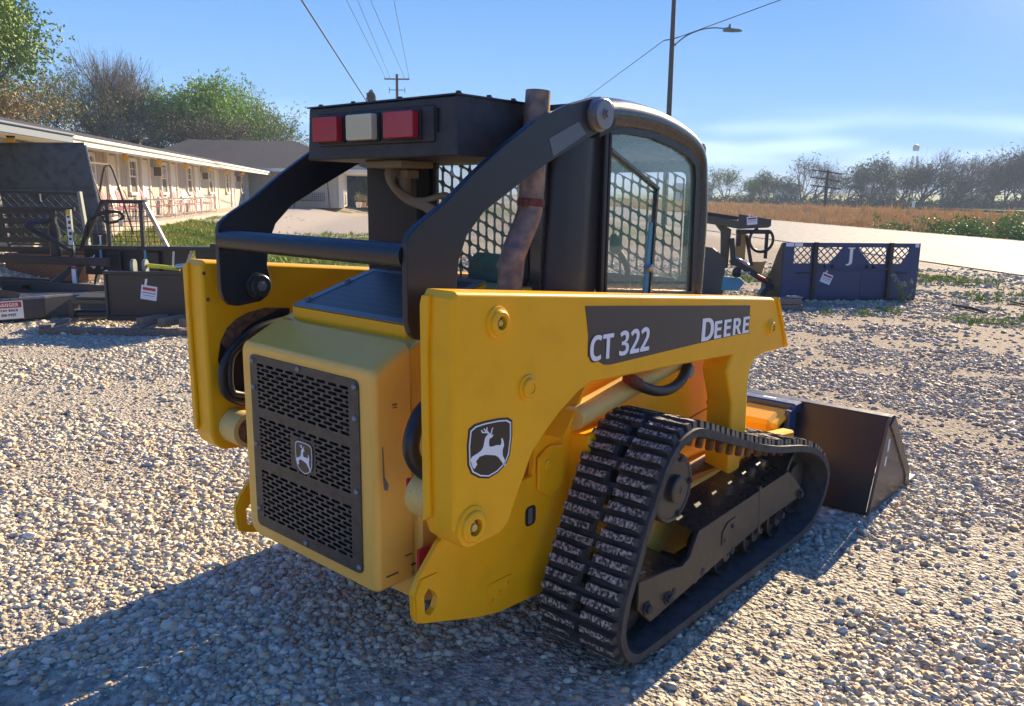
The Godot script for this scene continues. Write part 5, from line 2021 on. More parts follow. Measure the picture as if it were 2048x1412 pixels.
# opts: h height, r trunk radius, spread, levels, kids, up (how upright), first (share of height before limbs)
func tree(label: String, at: Vector3, seed: int, o: Dictionary, called := "tree", group := "") -> Node3D:
	var r := RandomNumberGenerator.new()
	r.seed = seed
	var root := thing(called, label, "tree", at, 0.0, group)
	var wood := MB.new()
	var twigs := MB.new()
	var tips := []
	var stack := []
	var first: float = o.get("first", 0.25)
	var lv: int = o.get("levels", 4)
	var H: float = o.h
	stack.append([Vector3(0, -0.2, 0), Vector3(r.randfn() * 0.05, 1, r.randfn() * 0.05).normalized(), H * first * 1.25, o.get("r", 0.3), 0])
	var up: float = o.get("up", 0.35)
	var spread: float = o.get("spread", 0.8)
	while stack.size():
		var s: Array = stack.pop_back()
		var p: Vector3 = s[0]
		var d: Vector3 = s[1]
		var L: float = s[2]
		var rad: float = s[3]
		var level: int = s[4]
		var pts := [p]
		var rr := [rad]
		var nseg := 4 if level < 2 else 2
		for k in nseg:
			d = (d + Vector3(r.randfn(), r.randfn() * 0.5, r.randfn()) * (0.06 if level == 0 else 0.16) + Vector3(0, up * 0.10, 0)).normalized()
			p += d * L / nseg
			pts.append(p)
			rr.append(rad * (1.0 - 0.38 * (k + 1) / nseg))
		(wood if level < 2 else twigs).tube(pts, rr, 7 if level < 2 else 3, false)
		if level >= lv - 1:
			tips.append([pts[1], d])
			tips.append([p, d])
		if level < lv:
			var kids: int = o.get("kids", 4) + (1 if level == 0 else 0)
			for k in kids:
				var f := r.randf_range(0.45, 1.0) if level > 0 else r.randf_range(0.7, 1.0)
				if k == 0:
					f = 1.0
				var start: Vector3 = pts[0].lerp(pts[-1], f) if level > 0 else pts[int(f * nseg + 0.01)]
				var az := r.randf() * TAU
				var perp := d.cross(Vector3(cos(az), 0.3, sin(az))).normalized()
				var tilt := r.randf_range(0.35, 1.0) * spread * (0.35 if k == 0 else 1.0)
				var nd := (d * cos(tilt) + perp * sin(tilt) + Vector3(0, up * 0.35, 0)).normalized()
				var nl := (H * (1.0 - first) * 0.48 if level == 0 else L * r.randf_range(0.55, 0.82))
				stack.append([start, nd, nl, maxf(rad * (0.58 if k == 0 else 0.42), 0.007), level + 1])
	var bark: Material = M[o.get("bark", "bark")]
	var top := 0.01
	for tp in tips:
		top = maxf(top, tp[0].y)
	var sc := H / top
	var trunk := obj("trunk", wood, bark, root)
	trunk.scale = Vector3(o.get("wide", sc) if o.has("wide") else sc, sc, o.get("wide", sc) if o.has("wide") else sc)
	var sx: float = trunk.scale.x
	if twigs.v.size():
		var tw := obj("branches", twigs, bark, root)
		tw.set_meta("kind", "stuff")
		tw.scale = trunk.scale
	var nl: int = o.get("leaves", 0)
	if nl > 0:
		var where := []
		var tn := []
		var ls: float = o.get("leaf", 0.3)
		var sd: float = o.get("puff", 0.5)
		var c0: Color = o.c0
		var c1: Color = o.c1
		for k in nl:
			var tp: Array = tips[r.randi() % tips.size()]
			if o.has("leaf_below") and tp[0].y / top > o.leaf_below and r.randf() < 0.93:
				continue
			var c := Vector3(tp[0].x * sx, tp[0].y * sc, tp[0].z * sx) + Vector3(r.randfn(), r.randfn() * 0.8, r.randfn()) * sd
			where.append(Transform3D(Basis(Vector3(r.randfn(), r.randfn(), r.randfn()).normalized(), r.randf() * 6.0).scaled(Vector3.ONE * ls * r.randf_range(0.6, 1.3)), c))
			tn.append(c0.lerp(c1, clampf(r.randf() + r.randfn() * 0.15, 0, 1)))
		copies("crown", leaf_mesh(), M.leaf, where, tn, root)
	return root

func conifer(label: String, at: Vector3, seed: int, h: float, w: float) -> void:
	var r := RandomNumberGenerator.new()
	r.seed = seed
	var root := thing("conifer", label, "tree", at)
	var b := MB.new()
	b.tube([Vector3(0, -0.2, 0), Vector3(0, h * 0.5, 0), Vector3(0, h, 0)], [0.22, 0.12, 0.02], 7, false)
	obj("trunk", b, M.bark, root)
	var where := []
	var tn := []
	for k in 3800:
		var f := pow(r.randf(), 0.75)
		var y := h * (0.06 + 0.94 * f)
		var rad := w * (1.0 - f * 0.95) * (0.75 + 0.25 * sin(f * 60.0)) * sqrt(r.randf_range(0.15, 1.0))
		var a := r.randf() * TAU
		where.append(Transform3D(Basis(Vector3(r.randfn(), r.randfn(), r.randfn()).normalized(), r.randf() * 6.0).scaled(Vector3.ONE * r.randf_range(0.25, 0.5)), Vector3(cos(a) * rad, y - rad * 0.25, sin(a) * rad)))
		tn.append(Color(0.02, 0.04, 0.014).lerp(Color(0.045, 0.075, 0.022), r.randf()))
	copies("crown", leaf_mesh(), M.leaf, where, tn, root)

func bush(called: String, label: String, at: Vector3, seed: int, w: float, h: float, n: int, c0: Color, c1: Color, cat: String, ls := 0.2) -> Node3D:
	var r := RandomNumberGenerator.new()
	r.seed = seed
	var root := thing(called, label, cat, at)
	var b := MB.new()
	var where := []
	var tn := []
	for k in 7:
		var e := Vector3(r.randfn() * w * 0.3, h * r.randf_range(0.5, 0.9), r.randfn() * w * 0.3)
		b.tube([Vector3.ZERO, e * 0.5 + Vector3(r.randfn(), 0, r.randfn()) * 0.05, e], [0.02, 0.015, 0.006], 4, false)
	obj("stem", b, M.bark, root).set_meta("kind", "stuff")
	for k in n:
		var a := r.randf() * TAU
		var f := r.randf()
		var rad := w * 0.5 * sqrt(r.randf()) * sqrt(maxf(0.05, 1.0 - f * f))
		where.append(Transform3D(Basis(Vector3(r.randfn(), r.randfn(), r.randfn()).normalized(), r.randf() * 6.0).scaled(Vector3.ONE * ls * r.randf_range(0.6, 1.3)), Vector3(cos(a) * rad, h * f, sin(a) * rad)))
		tn.append(c0.lerp(c1, r.randf()))
	copies("foliage", leaf_mesh(), M.leaf, where, tn, root)
	return root

func trees() -> void:
	var g0 := Color(0.075, 0.15, 0.012)
	var g1 := Color(0.22, 0.32, 0.03)
	tree("large dense bright green tree cut off by the left picture edge", Vector3(-45.4, 0.45, -10.4), 5, {"h": 14.0, "r": 0.45, "spread": 0.62, "levels": 4, "kids": 5, "up": 0.6, "first": 0.14, "leaves": 24000, "leaf": 0.36, "puff": 0.55, "c0": g0, "c1": g1})
	tree("tan budding tree leaning out beside the large green tree", Vector3(-51.5, 0.45, -14.6), 21, {"h": 9.6, "r": 0.32, "spread": 0.95, "levels": 5, "kids": 4, "up": 0.2, "first": 0.2, "leaves": 4200, "leaf": 0.26, "puff": 0.4, "c0": Color(0.27, 0.17, 0.04), "c1": Color(0.36, 0.26, 0.09)})
	tree("hazy tree with thin green foliage left of the big bare tree", Vector3(-59.0, 0.45, -21.6), 33, {"h": 9.4, "r": 0.26, "spread": 0.85, "levels": 5, "kids": 4, "up": 0.3, "first": 0.15, "leaves": 3600, "leaf": 0.26, "puff": 0.45, "c0": Color(0.10, 0.15, 0.04), "c1": Color(0.19, 0.23, 0.08)})
	tree("twiggy brown shrub-like tree below the bare crowns behind the roof", Vector3(-58.0, 0.45, -25.2), 35, {"h": 7.6, "r": 0.2, "spread": 0.8, "levels": 5, "kids": 4, "up": 0.3, "first": 0.1, "leaves": 1500, "leaf": 0.22, "puff": 0.4, "c0": Color(0.14, 0.11, 0.05), "c1": Color(0.17, 0.17, 0.06), "bark": "pale_bark"})
	tree("tall wide bare tree with spreading limbs above the motel roof", Vector3(-60.3, 0.45, -28.3), 46, {"h": 11.9, "r": 0.42, "spread": 0.8, "levels": 5, "kids": 5, "up": 0.55, "first": 0.13, "leaves": 2600, "leaf": 0.24, "puff": 0.5, "leaf_below": 0.72, "c0": Color(0.10, 0.12, 0.03), "c1": Color(0.17, 0.19, 0.06)})
	tree("tall bare tree with thin upright twigs, left of the wide bare one", Vector3(-61.0, 0.45, -25.4), 47, {"h": 11.4, "r": 0.3, "spread": 0.6, "levels": 5, "kids": 4, "up": 0.7, "first": 0.2, "leaves": 1000, "leaf": 0.24, "puff": 0.5, "leaf_below": 0.65, "c0": Color(0.10, 0.13, 0.03), "c1": Color(0.17, 0.2, 0.06)})
	tree("dull brown twiggy tree in front of the vivid green one", Vector3(-56.0, 0.45, -29.6), 52, {"h": 7.4, "r": 0.22, "spread": 0.8, "levels": 5, "kids": 5, "up": 0.25, "first": 0.1, "leaves": 2600, "leaf": 0.2, "puff": 0.35, "c0": Color(0.11, 0.085, 0.04), "c1": Color(0.16, 0.14, 0.05)})
	tree("vivid spring green tree with dense crown behind the roof vent", Vector3(-57.6, 0.45, -32.6), 61, {"h": 9.4, "r": 0.3, "spread": 0.75, "levels": 4, "kids": 4, "up": 0.45, "first": 0.12, "leaves": 9000, "leaf": 0.36, "puff": 0.5, "c0": Color(0.14, 0.27, 0.015), "c1": Color(0.32, 0.46, 0.04)})
	tree("loose airy green tree with open branches right of the vivid one", Vector3(-61.0, 0.45, -37.8), 73, {"h": 10.0, "r": 0.3, "spread": 0.9, "levels": 5, "kids": 4, "up": 0.3, "first": 0.12, "leaves": 4400, "leaf": 0.28, "puff": 0.4, "c0": Color(0.12, 0.19, 0.025), "c1": Color(0.22, 0.29, 0.06)})
	tree("small distant bare tree just left of the loader's light box", Vector3(-76.7, 0.4, -51.5), 81, {"h": 8.6, "r": 0.2, "spread": 0.8, "levels": 5, "kids": 4, "up": 0.4, "first": 0.2, "bark": "pale_bark"})
	conifer("dark shaggy conifer beside the blue shed, seen under the light box", Vector3(-51.6, 0.45, -42.4), 91, 9.0, 2.5)
	conifer("dark conifer just right of the shaggy one, over the picnic table", Vector3(-50.6, 0.45, -44.4), 92, 8.4, 2.2)
	# far treeline: five kinds, each tree its own
	var kinds := []
	kinds.append({"h": 10.0, "r": 0.3, "spread": 0.9, "levels": 5, "kids": 4, "up": 0.35, "first": 0.16, "leaves": 260, "leaf": 0.45, "puff": 0.6, "c0": Color(0.14, 0.11, 0.07), "c1": Color(0.17, 0.15, 0.08)})
	kinds.append({"h": 10.0, "r": 0.3, "spread": 0.95, "levels": 4, "kids": 4, "up": 0.3, "first": 0.14, "leaves": 900, "leaf": 0.55, "puff": 0.6, "c0": Color(0.08, 0.12, 0.035), "c1": Color(0.14, 0.18, 0.055)})
	kinds.append({"h": 10.0, "r": 0.3, "spread": 0.9, "levels": 4, "kids": 4, "up": 0.3, "first": 0.1, "leaves": 1100, "leaf": 0.55, "puff": 0.7, "c0": Color(0.12, 0.18, 0.035), "c1": Color(0.22, 0.27, 0.07)})
	kinds.append({"h": 10.0, "r": 0.35, "spread": 1.0, "levels": 5, "kids": 4, "up": 0.25, "first": 0.2, "leaves": 0, "c0": Color.WHITE, "c1": Color.WHITE})
	kinds.append({"h": 10.0, "r": 0.3, "spread": 0.8, "levels": 4, "kids": 4, "up": 0.4, "first": 0.08, "leaves": 1300, "leaf": 0.55, "puff": 0.7, "c0": Color(0.03, 0.05, 0.02), "c1": Color(0.06, 0.085, 0.03)})
	var list := [[-68.7, -139.0, 2, 7.0, "pale green far tree next to the white building at the treeline's left end"], [-65.4, -141.9, 2, 4.9, "low yellow-green far tree right of the white building"], [-62.6, -144.3, 1, 6.9, "broad olive far tree left of the round bare tree"], [-60.6, -145.8, 1, 6.0, "small olive far tree close behind the broad olive one"], [-58.3, -148.1, 0, 9.6, "tall round bare far tree left of the old telegraph pole"], [-56.6, -149.8, 3, 8.4, "bare far tree just right of the tall round bare one"], [-54.6, -151.3, 0, 7.0, "bare far tree right behind the telegraph pole's crossarms"], [-51.8, -153.7, 3, 6.8, "purplish bare far tree right of the telegraph pole"], [-49.6, -155.6, 1, 8.4, "green budding far tree midway between pole and water tower"], [-48.3, -156.8, 1, 9.4, "taller green budding far tree left of the bare row"], [-46.2, -158.6, 0, 9.9, "first bare crown of the row left of the water tower"], [-44.2, -160.4, 3, 9.8, "spreading bare far tree just left below the water tower"], [-43.2, -163.0, 4, 7.4, "dark pointed far tree in the gap left below the tower"], [-41.5, -162.8, 3, 11.0, "tallest spreading bare far tree right below the water tower"], [-40.6, -160.6, 4, 8.0, "dark thick far tree in front of the tallest bare one"], [-38.6, -165.3, 0, 10.1, "bare far tree second to the right of the tower"], [-37.0, -166.8, 3, 9.8, "bare far tree with leaning trunk right of the tower"], [-35.8, -167.7, 1, 6.6, "olive far tree under the bare crowns on the right"], [-34.6, -169.0, 0, 10.2, "bare round-crowned far tree third from the right edge"], [-32.6, -170.5, 3, 11.0, "big bare round-crowned far tree second from the right edge"], [-31.2, -171.4, 1, 7.8, "olive far tree in front of the big bare round one"], [-29.8, -172.9, 1, 9.4, "leafy olive far tree near the right picture edge"], [-27.6, -174.6, 4, 10.6, "dark leafy far tree cut by the right picture edge"], [-26.6, -176.6, 0, 12.6, "tall bare far tree at the right picture edge"], [-66.0, -148.0, 1, 6.4, "hazy green far tree behind the white building"]]
	var proto := {}
	for k in list.size():
		var s: Array = list[k]
		var at := Vector3(s[0], ground_h(s[0], s[1]) - 0.1, s[1])
		if not proto.has(s[2]):
			proto[s[2]] = tree(s[4], at, 300 + s[2] * 7, kinds[s[2]], "far_tree", "trees of the far treeline")
			proto[s[2]].scale = Vector3(1.15, 1, 1.15) * (s[3] / 10.0)
			proto[s[2]].rotation.y = k * 1.7
		else:
			var o := dup(proto[s[2]], "far_tree", s[4], at, k * 2.1, s[3] / 10.0)
			o.scale = Vector3(1.15, 1.0, 1.15) * (s[3] / 10.0)
	# undergrowth below the treeline
	var where := []
	var tn := []
	for k in 3000:
		var f := rng.randf()
		var x := lerpf(-72.0, -22.0, f)
		var z := lerpf(-137.0, -178.0, f) + rng.randfn() * 2.5 + 1.0
		var hh := absf(rng.randfn()) * 0.6 + 0.1
		where.append(Transform3D(Basis(Vector3(rng.randfn(), rng.randfn(), rng.randfn()).normalized(), rng.randf() * 6.0).scaled(Vector3.ONE * rng.randf_range(0.6, 1.1)), Vector3(x, ground_h(x, z) + hh, z)))
		tn.append(Color(0.035, 0.07, 0.03).lerp(Color(0.12, 0.17, 0.05), rng.randf() * rng.randf()))
	var u := copies("undergrowth", leaf_mesh(), M.leaf, where, tn, self)
	u.set_meta("label", "tangled undergrowth along the foot of the far treeline")

func wire(label: String, a: Vector3, b: Vector3, sag: float, r: float) -> void:
	var m := MB.new()
	var p := []
	for k in 15:
		var f := k / 14.0
		p.append(a.lerp(b, f) - Vector3(0, sag * 4.0 * f * (1.0 - f), 0))
	m.tube(p, r, 5, false)
	tag(obj("power_line", m, M.wire_black), label, "power line", "overhead lines")

func street() -> void:
	# tall pole with the lamp
	var lp := thing("lamp_pole", "tall dark wooden pole carrying a curved street lamp beside the highway", "street lamp", Vector3(-21.5, 0, -38.45))
	var b := MB.new()
	b.tube([Vector3(0, -0.3, 0), Vector3(-0.02, 7.0, 0), Vector3(-0.05, 14.2, 0)], [0.17, 0.14, 0.105], 12)
	obj("pole", b, M.pole_wood, lp)
	var ax := Vector3(0.752, 0, -0.659)
	b = MB.new()
	b.tube(smooth_path([Vector3(-0.03, 9.5, 0) + ax * 0.10, Vector3(0, 9.62, 0) + ax * 0.22, Vector3(0, 10.02, 0) + ax * 0.75, Vector3(0, 10.32, 0) + ax * 1.5, Vector3(0, 10.42, 0) + ax * 2.2, Vector3(0, 10.38, 0) + ax * 2.75], 5), 0.035, 8)
	obj("lamp_arm", b, M.lamp_grey, lp)
	b = MB.new()
	b.tube([Vector3(-0.03, 9.86, 0), Vector3(0, 10.06, 0) + ax * 0.78], 0.012, 5)
	b.box(Vector3(-0.03, 9.55, 0) + ax * 0.12, Vector3(0.16, 0.1, 0.16), 0.01)
	obj("brace", b, M.lamp_grey, lp)
	b = MB.new()
	b.xf = Transform3D(Basis(ax, Vector3.UP, ax.cross(Vector3.UP)), Vector3(0, 10.29, 0) + ax * 3.15)
	b.loft([rounded_rect(-0.10, -0.05, 0.10, 0.12, 0.03, 2).map(func(p): return Vector3(-0.48, p.y, p.x)), rounded_rect(-0.16, -0.06, 0.16, 0.16, 0.06, 2).map(func(p): return Vector3(-0.25, p.y, p.x)), rounded_rect(-0.17, -0.07, 0.17, 0.10, 0.06, 2).map(func(p): return Vector3(0.0, p.y, p.x)), rounded_rect(-0.14, -0.06, 0.14, 0.08, 0.05, 2).map(func(p): return Vector3(0.35, p.y, p.x)), rounded_rect(-0.05, -0.03, 0.05, 0.02, 0.02, 2).map(func(p): return Vector3(0.52, p.y, p.x))], true, true, true)
	obj("lamp_head", b, M.lamp_grey, lp)
	b = MB.new()
	b.tube([Vector3(0, 10.42, 0) + ax * 3.0, Vector3(0, 10.62, 0) + ax * 3.0], [0.08, 0.05], 8)
	obj("photocell", b, M.lamp_grey, lp)
	b = MB.new()
	b.beam(Vector3(-0.05, 9.8, 0) - ax * 0.12, Vector3(-0.05, 9.76, 0) - ax * 0.42, 0.05, 0.05)
	obj("insulator", b, M.wire_black, lp)
	# pole with a crossarm
	var p2 := thing("utility_pole", "slender utility pole with one crossarm rising behind the light box", "utility pole", Vector3(-59.8, 0.3, -52.3))
	b = MB.new()
	b.tube([Vector3(0, -0.3, 0), Vector3(0, 12.4, 0)], [0.18, 0.13], 10)
	obj("pole", b, M.pole_wood, p2)
	b = MB.new()
	b.beam(Vector3(0, 11.95, 0) - ax * 1.2, Vector3(0, 11.95, 0) + ax * 1.2, 0.1, 0.12)
	obj("crossarm", b, M.pole_wood, p2)
	b = MB.new()
	b.beam(Vector3(0, 10.95, 0) - ax * 0.75, Vector3(0, 10.95, 0) + ax * 0.75, 0.05, 0.06)
	obj("lower_crossarm", b, M.wire_black, p2)
	for k in [-1.15, -0.7, 0.7, 1.15]:
		b = MB.new()
		b.tube([Vector3(0, 12.0, 0) + ax * k, Vector3(0, 12.16, 0) + ax * k], 0.05, 6)
		obj("insulator", b, M.insulator, p2)
	for k in [-0.75, 0.75]:
		b = MB.new()
		b.tube([Vector3(0, 10.65, 0) + ax * k, Vector3(0, 11.2, 0) + ax * k], 0.035, 5)
		obj("bushing", b, M.wire_black, p2)
	var top := p2.position
	var ends := [Vector3(-33.33, 11.23, -26.03), Vector3(-32.88, 11.23, -26.38), Vector3(-32.35, 11.23, -26.80), Vector3(-31.40, 11.23, -27.54)]
	var names := ["leftmost of the four thin wires running up from the crossarm", "second of the four thin wires from the crossarm", "third of the four thin wires from the crossarm", "rightmost of the four thin wires from the crossarm"]
	for k in 4:
		var a: Vector3 = top + Vector3(0, 12.16, 0) + ax * [-1.15, -0.7, 0.7, 1.15][k]
		var e: Vector3 = ends[k]
		wire(names[k], a, a + (e - a) * 1.5, 0.0, 0.016)
	var low := top + Vector3(0, 5.33, 0)
	var e2 := Vector3(-18.02, 6.83, -12.63)
	wire("thick black cable slanting down to the light box", low, low + (e2 - low) * 1.4, 0.0, 0.026)
	var far := thing("utility_pole", "distant utility pole hidden behind the loader's roof", "utility pole", Vector3(-62.2, 0.2, -77.2))
	b = MB.new()
	b.tube([Vector3(0, -0.3, 0), Vector3(0, 9.2, 0)], [0.18, 0.14], 8)
	obj("pole", b, M.pole_wood, far)
	wire("thin wire falling from the lamp pole behind the cab", lp.position + Vector3(-0.05, 9.76, 0) - ax * 0.42, far.position + Vector3(0, 8.9, 0), 0.0, 0.02)
	wire("thin wire climbing from the lamp pole past the lamp head", lp.position + Vector3(-0.05, 9.8, 0), Vector3(-11.2, 10.35, -33.7), 0.0, 0.02)
	# old telegraph pole by the railway
	var tp := thing("telegraph_pole", "old broken telegraph pole with three long crossarms by the railway", "telegraph pole", Vector3(-26.25, 0.2, -74.8))
	b = MB.new()
	b.tube([Vector3(0, -0.5, 0), Vector3(0.1, 3.9, 0)], [0.15, 0.12], 8)
	obj("pole", b, M.pole_wood, tp)
	for k in 3:
		b = MB.new()
		var y: float = [3.72, 3.05, 2.35][k]
		b.beam(Vector3(0.08, y + 0.18, 0) - ax * 1.5, Vector3(0.08, y - 0.18, 0) + ax * 1.35, 0.09, 0.11)
		obj("crossarm", b, M.pole_wood, tp)
	for k in 5:
		b = MB.new()
		b.tube([Vector3(0, 0, 0), Vector3(0, 0.14, 0)], [0.06, 0.04], 6)
		var o := obj("insulator", b, M.insulator, tp)
		o.position = Vector3(0.08, [3.12, 3.06, 2.48, 2.42, 3.0][k], 0) + ax * [-1.1, 0.9, -0.9, 0.4, 1.2][k]
	# far things
	var wt := thing("water_tower", "small far lattice tower standing above the treeline", "tower", Vector3(-124.0, 0.0, -456.0))
	b = MB.new()
	for sx in [-1.0, 1.0]:
		for sz in [-1.0, 1.0]:
			b.beam(Vector3(sx * 3.2, 0, sz * 3.2), Vector3(sx * 1.0, 23.0, sz * 1.0), 0.35, 0.35)
	for y in [8.0, 14.0, 19.0]:
		var rr: float = lerpf(3.2, 1.0, y / 23.0)
		for s in [-1.0, 1.0]:
			b.beam(Vector3(-rr, y, s * rr), Vector3(rr, y, s * rr), 0.25, 0.25)
			b.beam(Vector3(-rr, y, s * rr), Vector3(rr * 0.8, y + 4.0, s * rr * 0.8), 0.15, 0.15)
	obj("lattice_legs", b, M.lamp_grey, wt).set_meta("kind", "stuff")
	b = MB.new()
	b.xf = Transform3D(Basis(Vector3.RIGHT, -PI / 2), Vector3(0, 25.5, 0))
	b.lathe([Vector2(0, 0), Vector2(1.5, 0.1), Vector2(1.6, 2.2), Vector2(1.3, 2.9), Vector2(0, 3.4)], 12)
	obj("tank", b, M.lamp_grey, wt)
	var houses := [[-75.5, -139.5, 7.0, 2.6, 0.55, "long white far building with blue shaded end, behind the cab pillar"], [-64.0, -156.5, 5.0, 3.0, 0.2, "white far house between the round bare tree's trunks"], [-50.0, -166.0, 6.0, 2.6, 0.4, "pale far house glimpsed under the budding trees"], [-37.0, -176.0, 8.0, 2.2, 0.5, "low pale far house behind the trunks right of the tower"]]
	for hs in houses:
		var hh := thing("far_house", hs[5], "house", Vector3(hs[0], ground_h(hs[0], hs[1]), hs[1]), hs[4], "far houses beyond the railway")
		b = MB.new()
		b.box(Vector3(0, hs[3] * 0.5, 0), Vector3(hs[2], hs[3], 4.0))
		obj("wall", b, M.far_white, hh)
		b = MB.new()
		b.xf = Transform3D(Basis(Vector3.UP, PI / 2), Vector3(0, hs[3], 0))
		b.plate(V2([-2.4, 0, 2.4, 0, 0, 1.1]), -hs[2] * 0.53, hs[2] * 0.53)
		obj("roof", b, M.far_roof, hh)
		for k in 3:
			b = MB.new()
			b.box(Vector3((k - 1) * hs[2] * 0.3, hs[3] * 0.5, 2.01), Vector3(0.8, 0.9, 0.05))
			obj("window", b, M.window_glass, hh)
	for q in [[-27.6, -108.0, 0.9, "far_white", "short white marker post beside the railway"], [-30.9, -107.0, 1.1, "red_rust", "short rust-brown post beside the railway"]]:
		b = MB.new()
		b.box(Vector3(0, q[2] * 0.5 + 0.3, 0), Vector3(0.3, q[2], 0.3), 0.03)
		b.box(Vector3(0, q[2] + 0.3, 0), Vector3(0.4, 0.12, 0.4), 0.02)
		var o := obj("marker_post", b, M[q[3]])
		o.position = Vector3(q[0], ground_h(q[0], q[1]), q[1])
		tag(o, q[4], "post")

# ---------------------------------------------------------------- attachments standing in the yard
func warning_tag(label: String, parent: Node3D, xf: Transform3D, w: float, h: float) -> void:
	var b := MB.new()
	b.xf = xf
	b.plate(rounded_rect(-w * 0.5, -h * 0.5, w * 0.5, h * 0.5, 0.004, 1), 0.0, 0.002)
	b.plate(V2([-w * 0.32, h * 0.45, -w * 0.18, h * 0.45, -w * 0.16, h * 0.95, -w * 0.30, h * 0.95]), 0.001, 0.003)
	var o := tag(obj("warning_tag", b, M.tag_paper), label, "tag")
	o.set_meta("group", "white warning tags on the attachments")
	b = MB.new()
	b.xf = xf
	b.box(Vector3(0, h * 0.26, 0.003), Vector3(w * 0.8, h * 0.2, 0.002))
	obj("red_band", b, M.red_print, o)
	b = MB.new()
	b.xf = xf
	b.box(Vector3(0, -h * 0.02, 0.003), Vector3(w * 0.84, h * 0.05, 0.002))
	b.box(Vector3(0, -h * 0.2, 0.003), Vector3(w * 0.7, h * 0.03, 0.002))
	obj("print_line", b, M.decal_black, o).set_meta("kind", "stuff")

func letter(text: String, h: float, m: Material, parent: Node3D, xf: Transform3D, family := "Droid Serif") -> void:
	var o := put("lettering", words(text, h, 0.003, 700, family), m, parent)
	o.transform = xf

# diamond bars clipped to a rectangle in the local xy plane
func diamonds(b: MB, r: Rect2, pitch: float, w: float, t: float, slope := 1.0) -> void:
	for dirn in [1.0, -1.0]:
		var k: float = r.position.y - r.size.x * slope - pitch
		while k < r.end.y + r.size.x * slope + pitch:
			var pts := []
			for x in [r.position.x, r.end.x]:
				var y: float = k + dirn * slope * (x - r.position.x)
				if y >= r.position.y and y <= r.end.y:
					pts.append(Vector2(x, y))
			for y in [r.position.y, r.end.y]:
				var x: float = r.position.x + (y - k) / (dirn * slope)
				if x > r.position.x and x < r.end.x:
					pts.append(Vector2(x, y))
			if pts.size() >= 2 and pts[0].distance_to(pts[1]) > 0.02:
				b.beam(Vector3(pts[0].x, pts[0].y, t * 0.2 * dirn), Vector3(pts[1].x, pts[1].y, t * 0.2 * dirn), t, w, Vector3(0, 0, 1))
			k += pitch

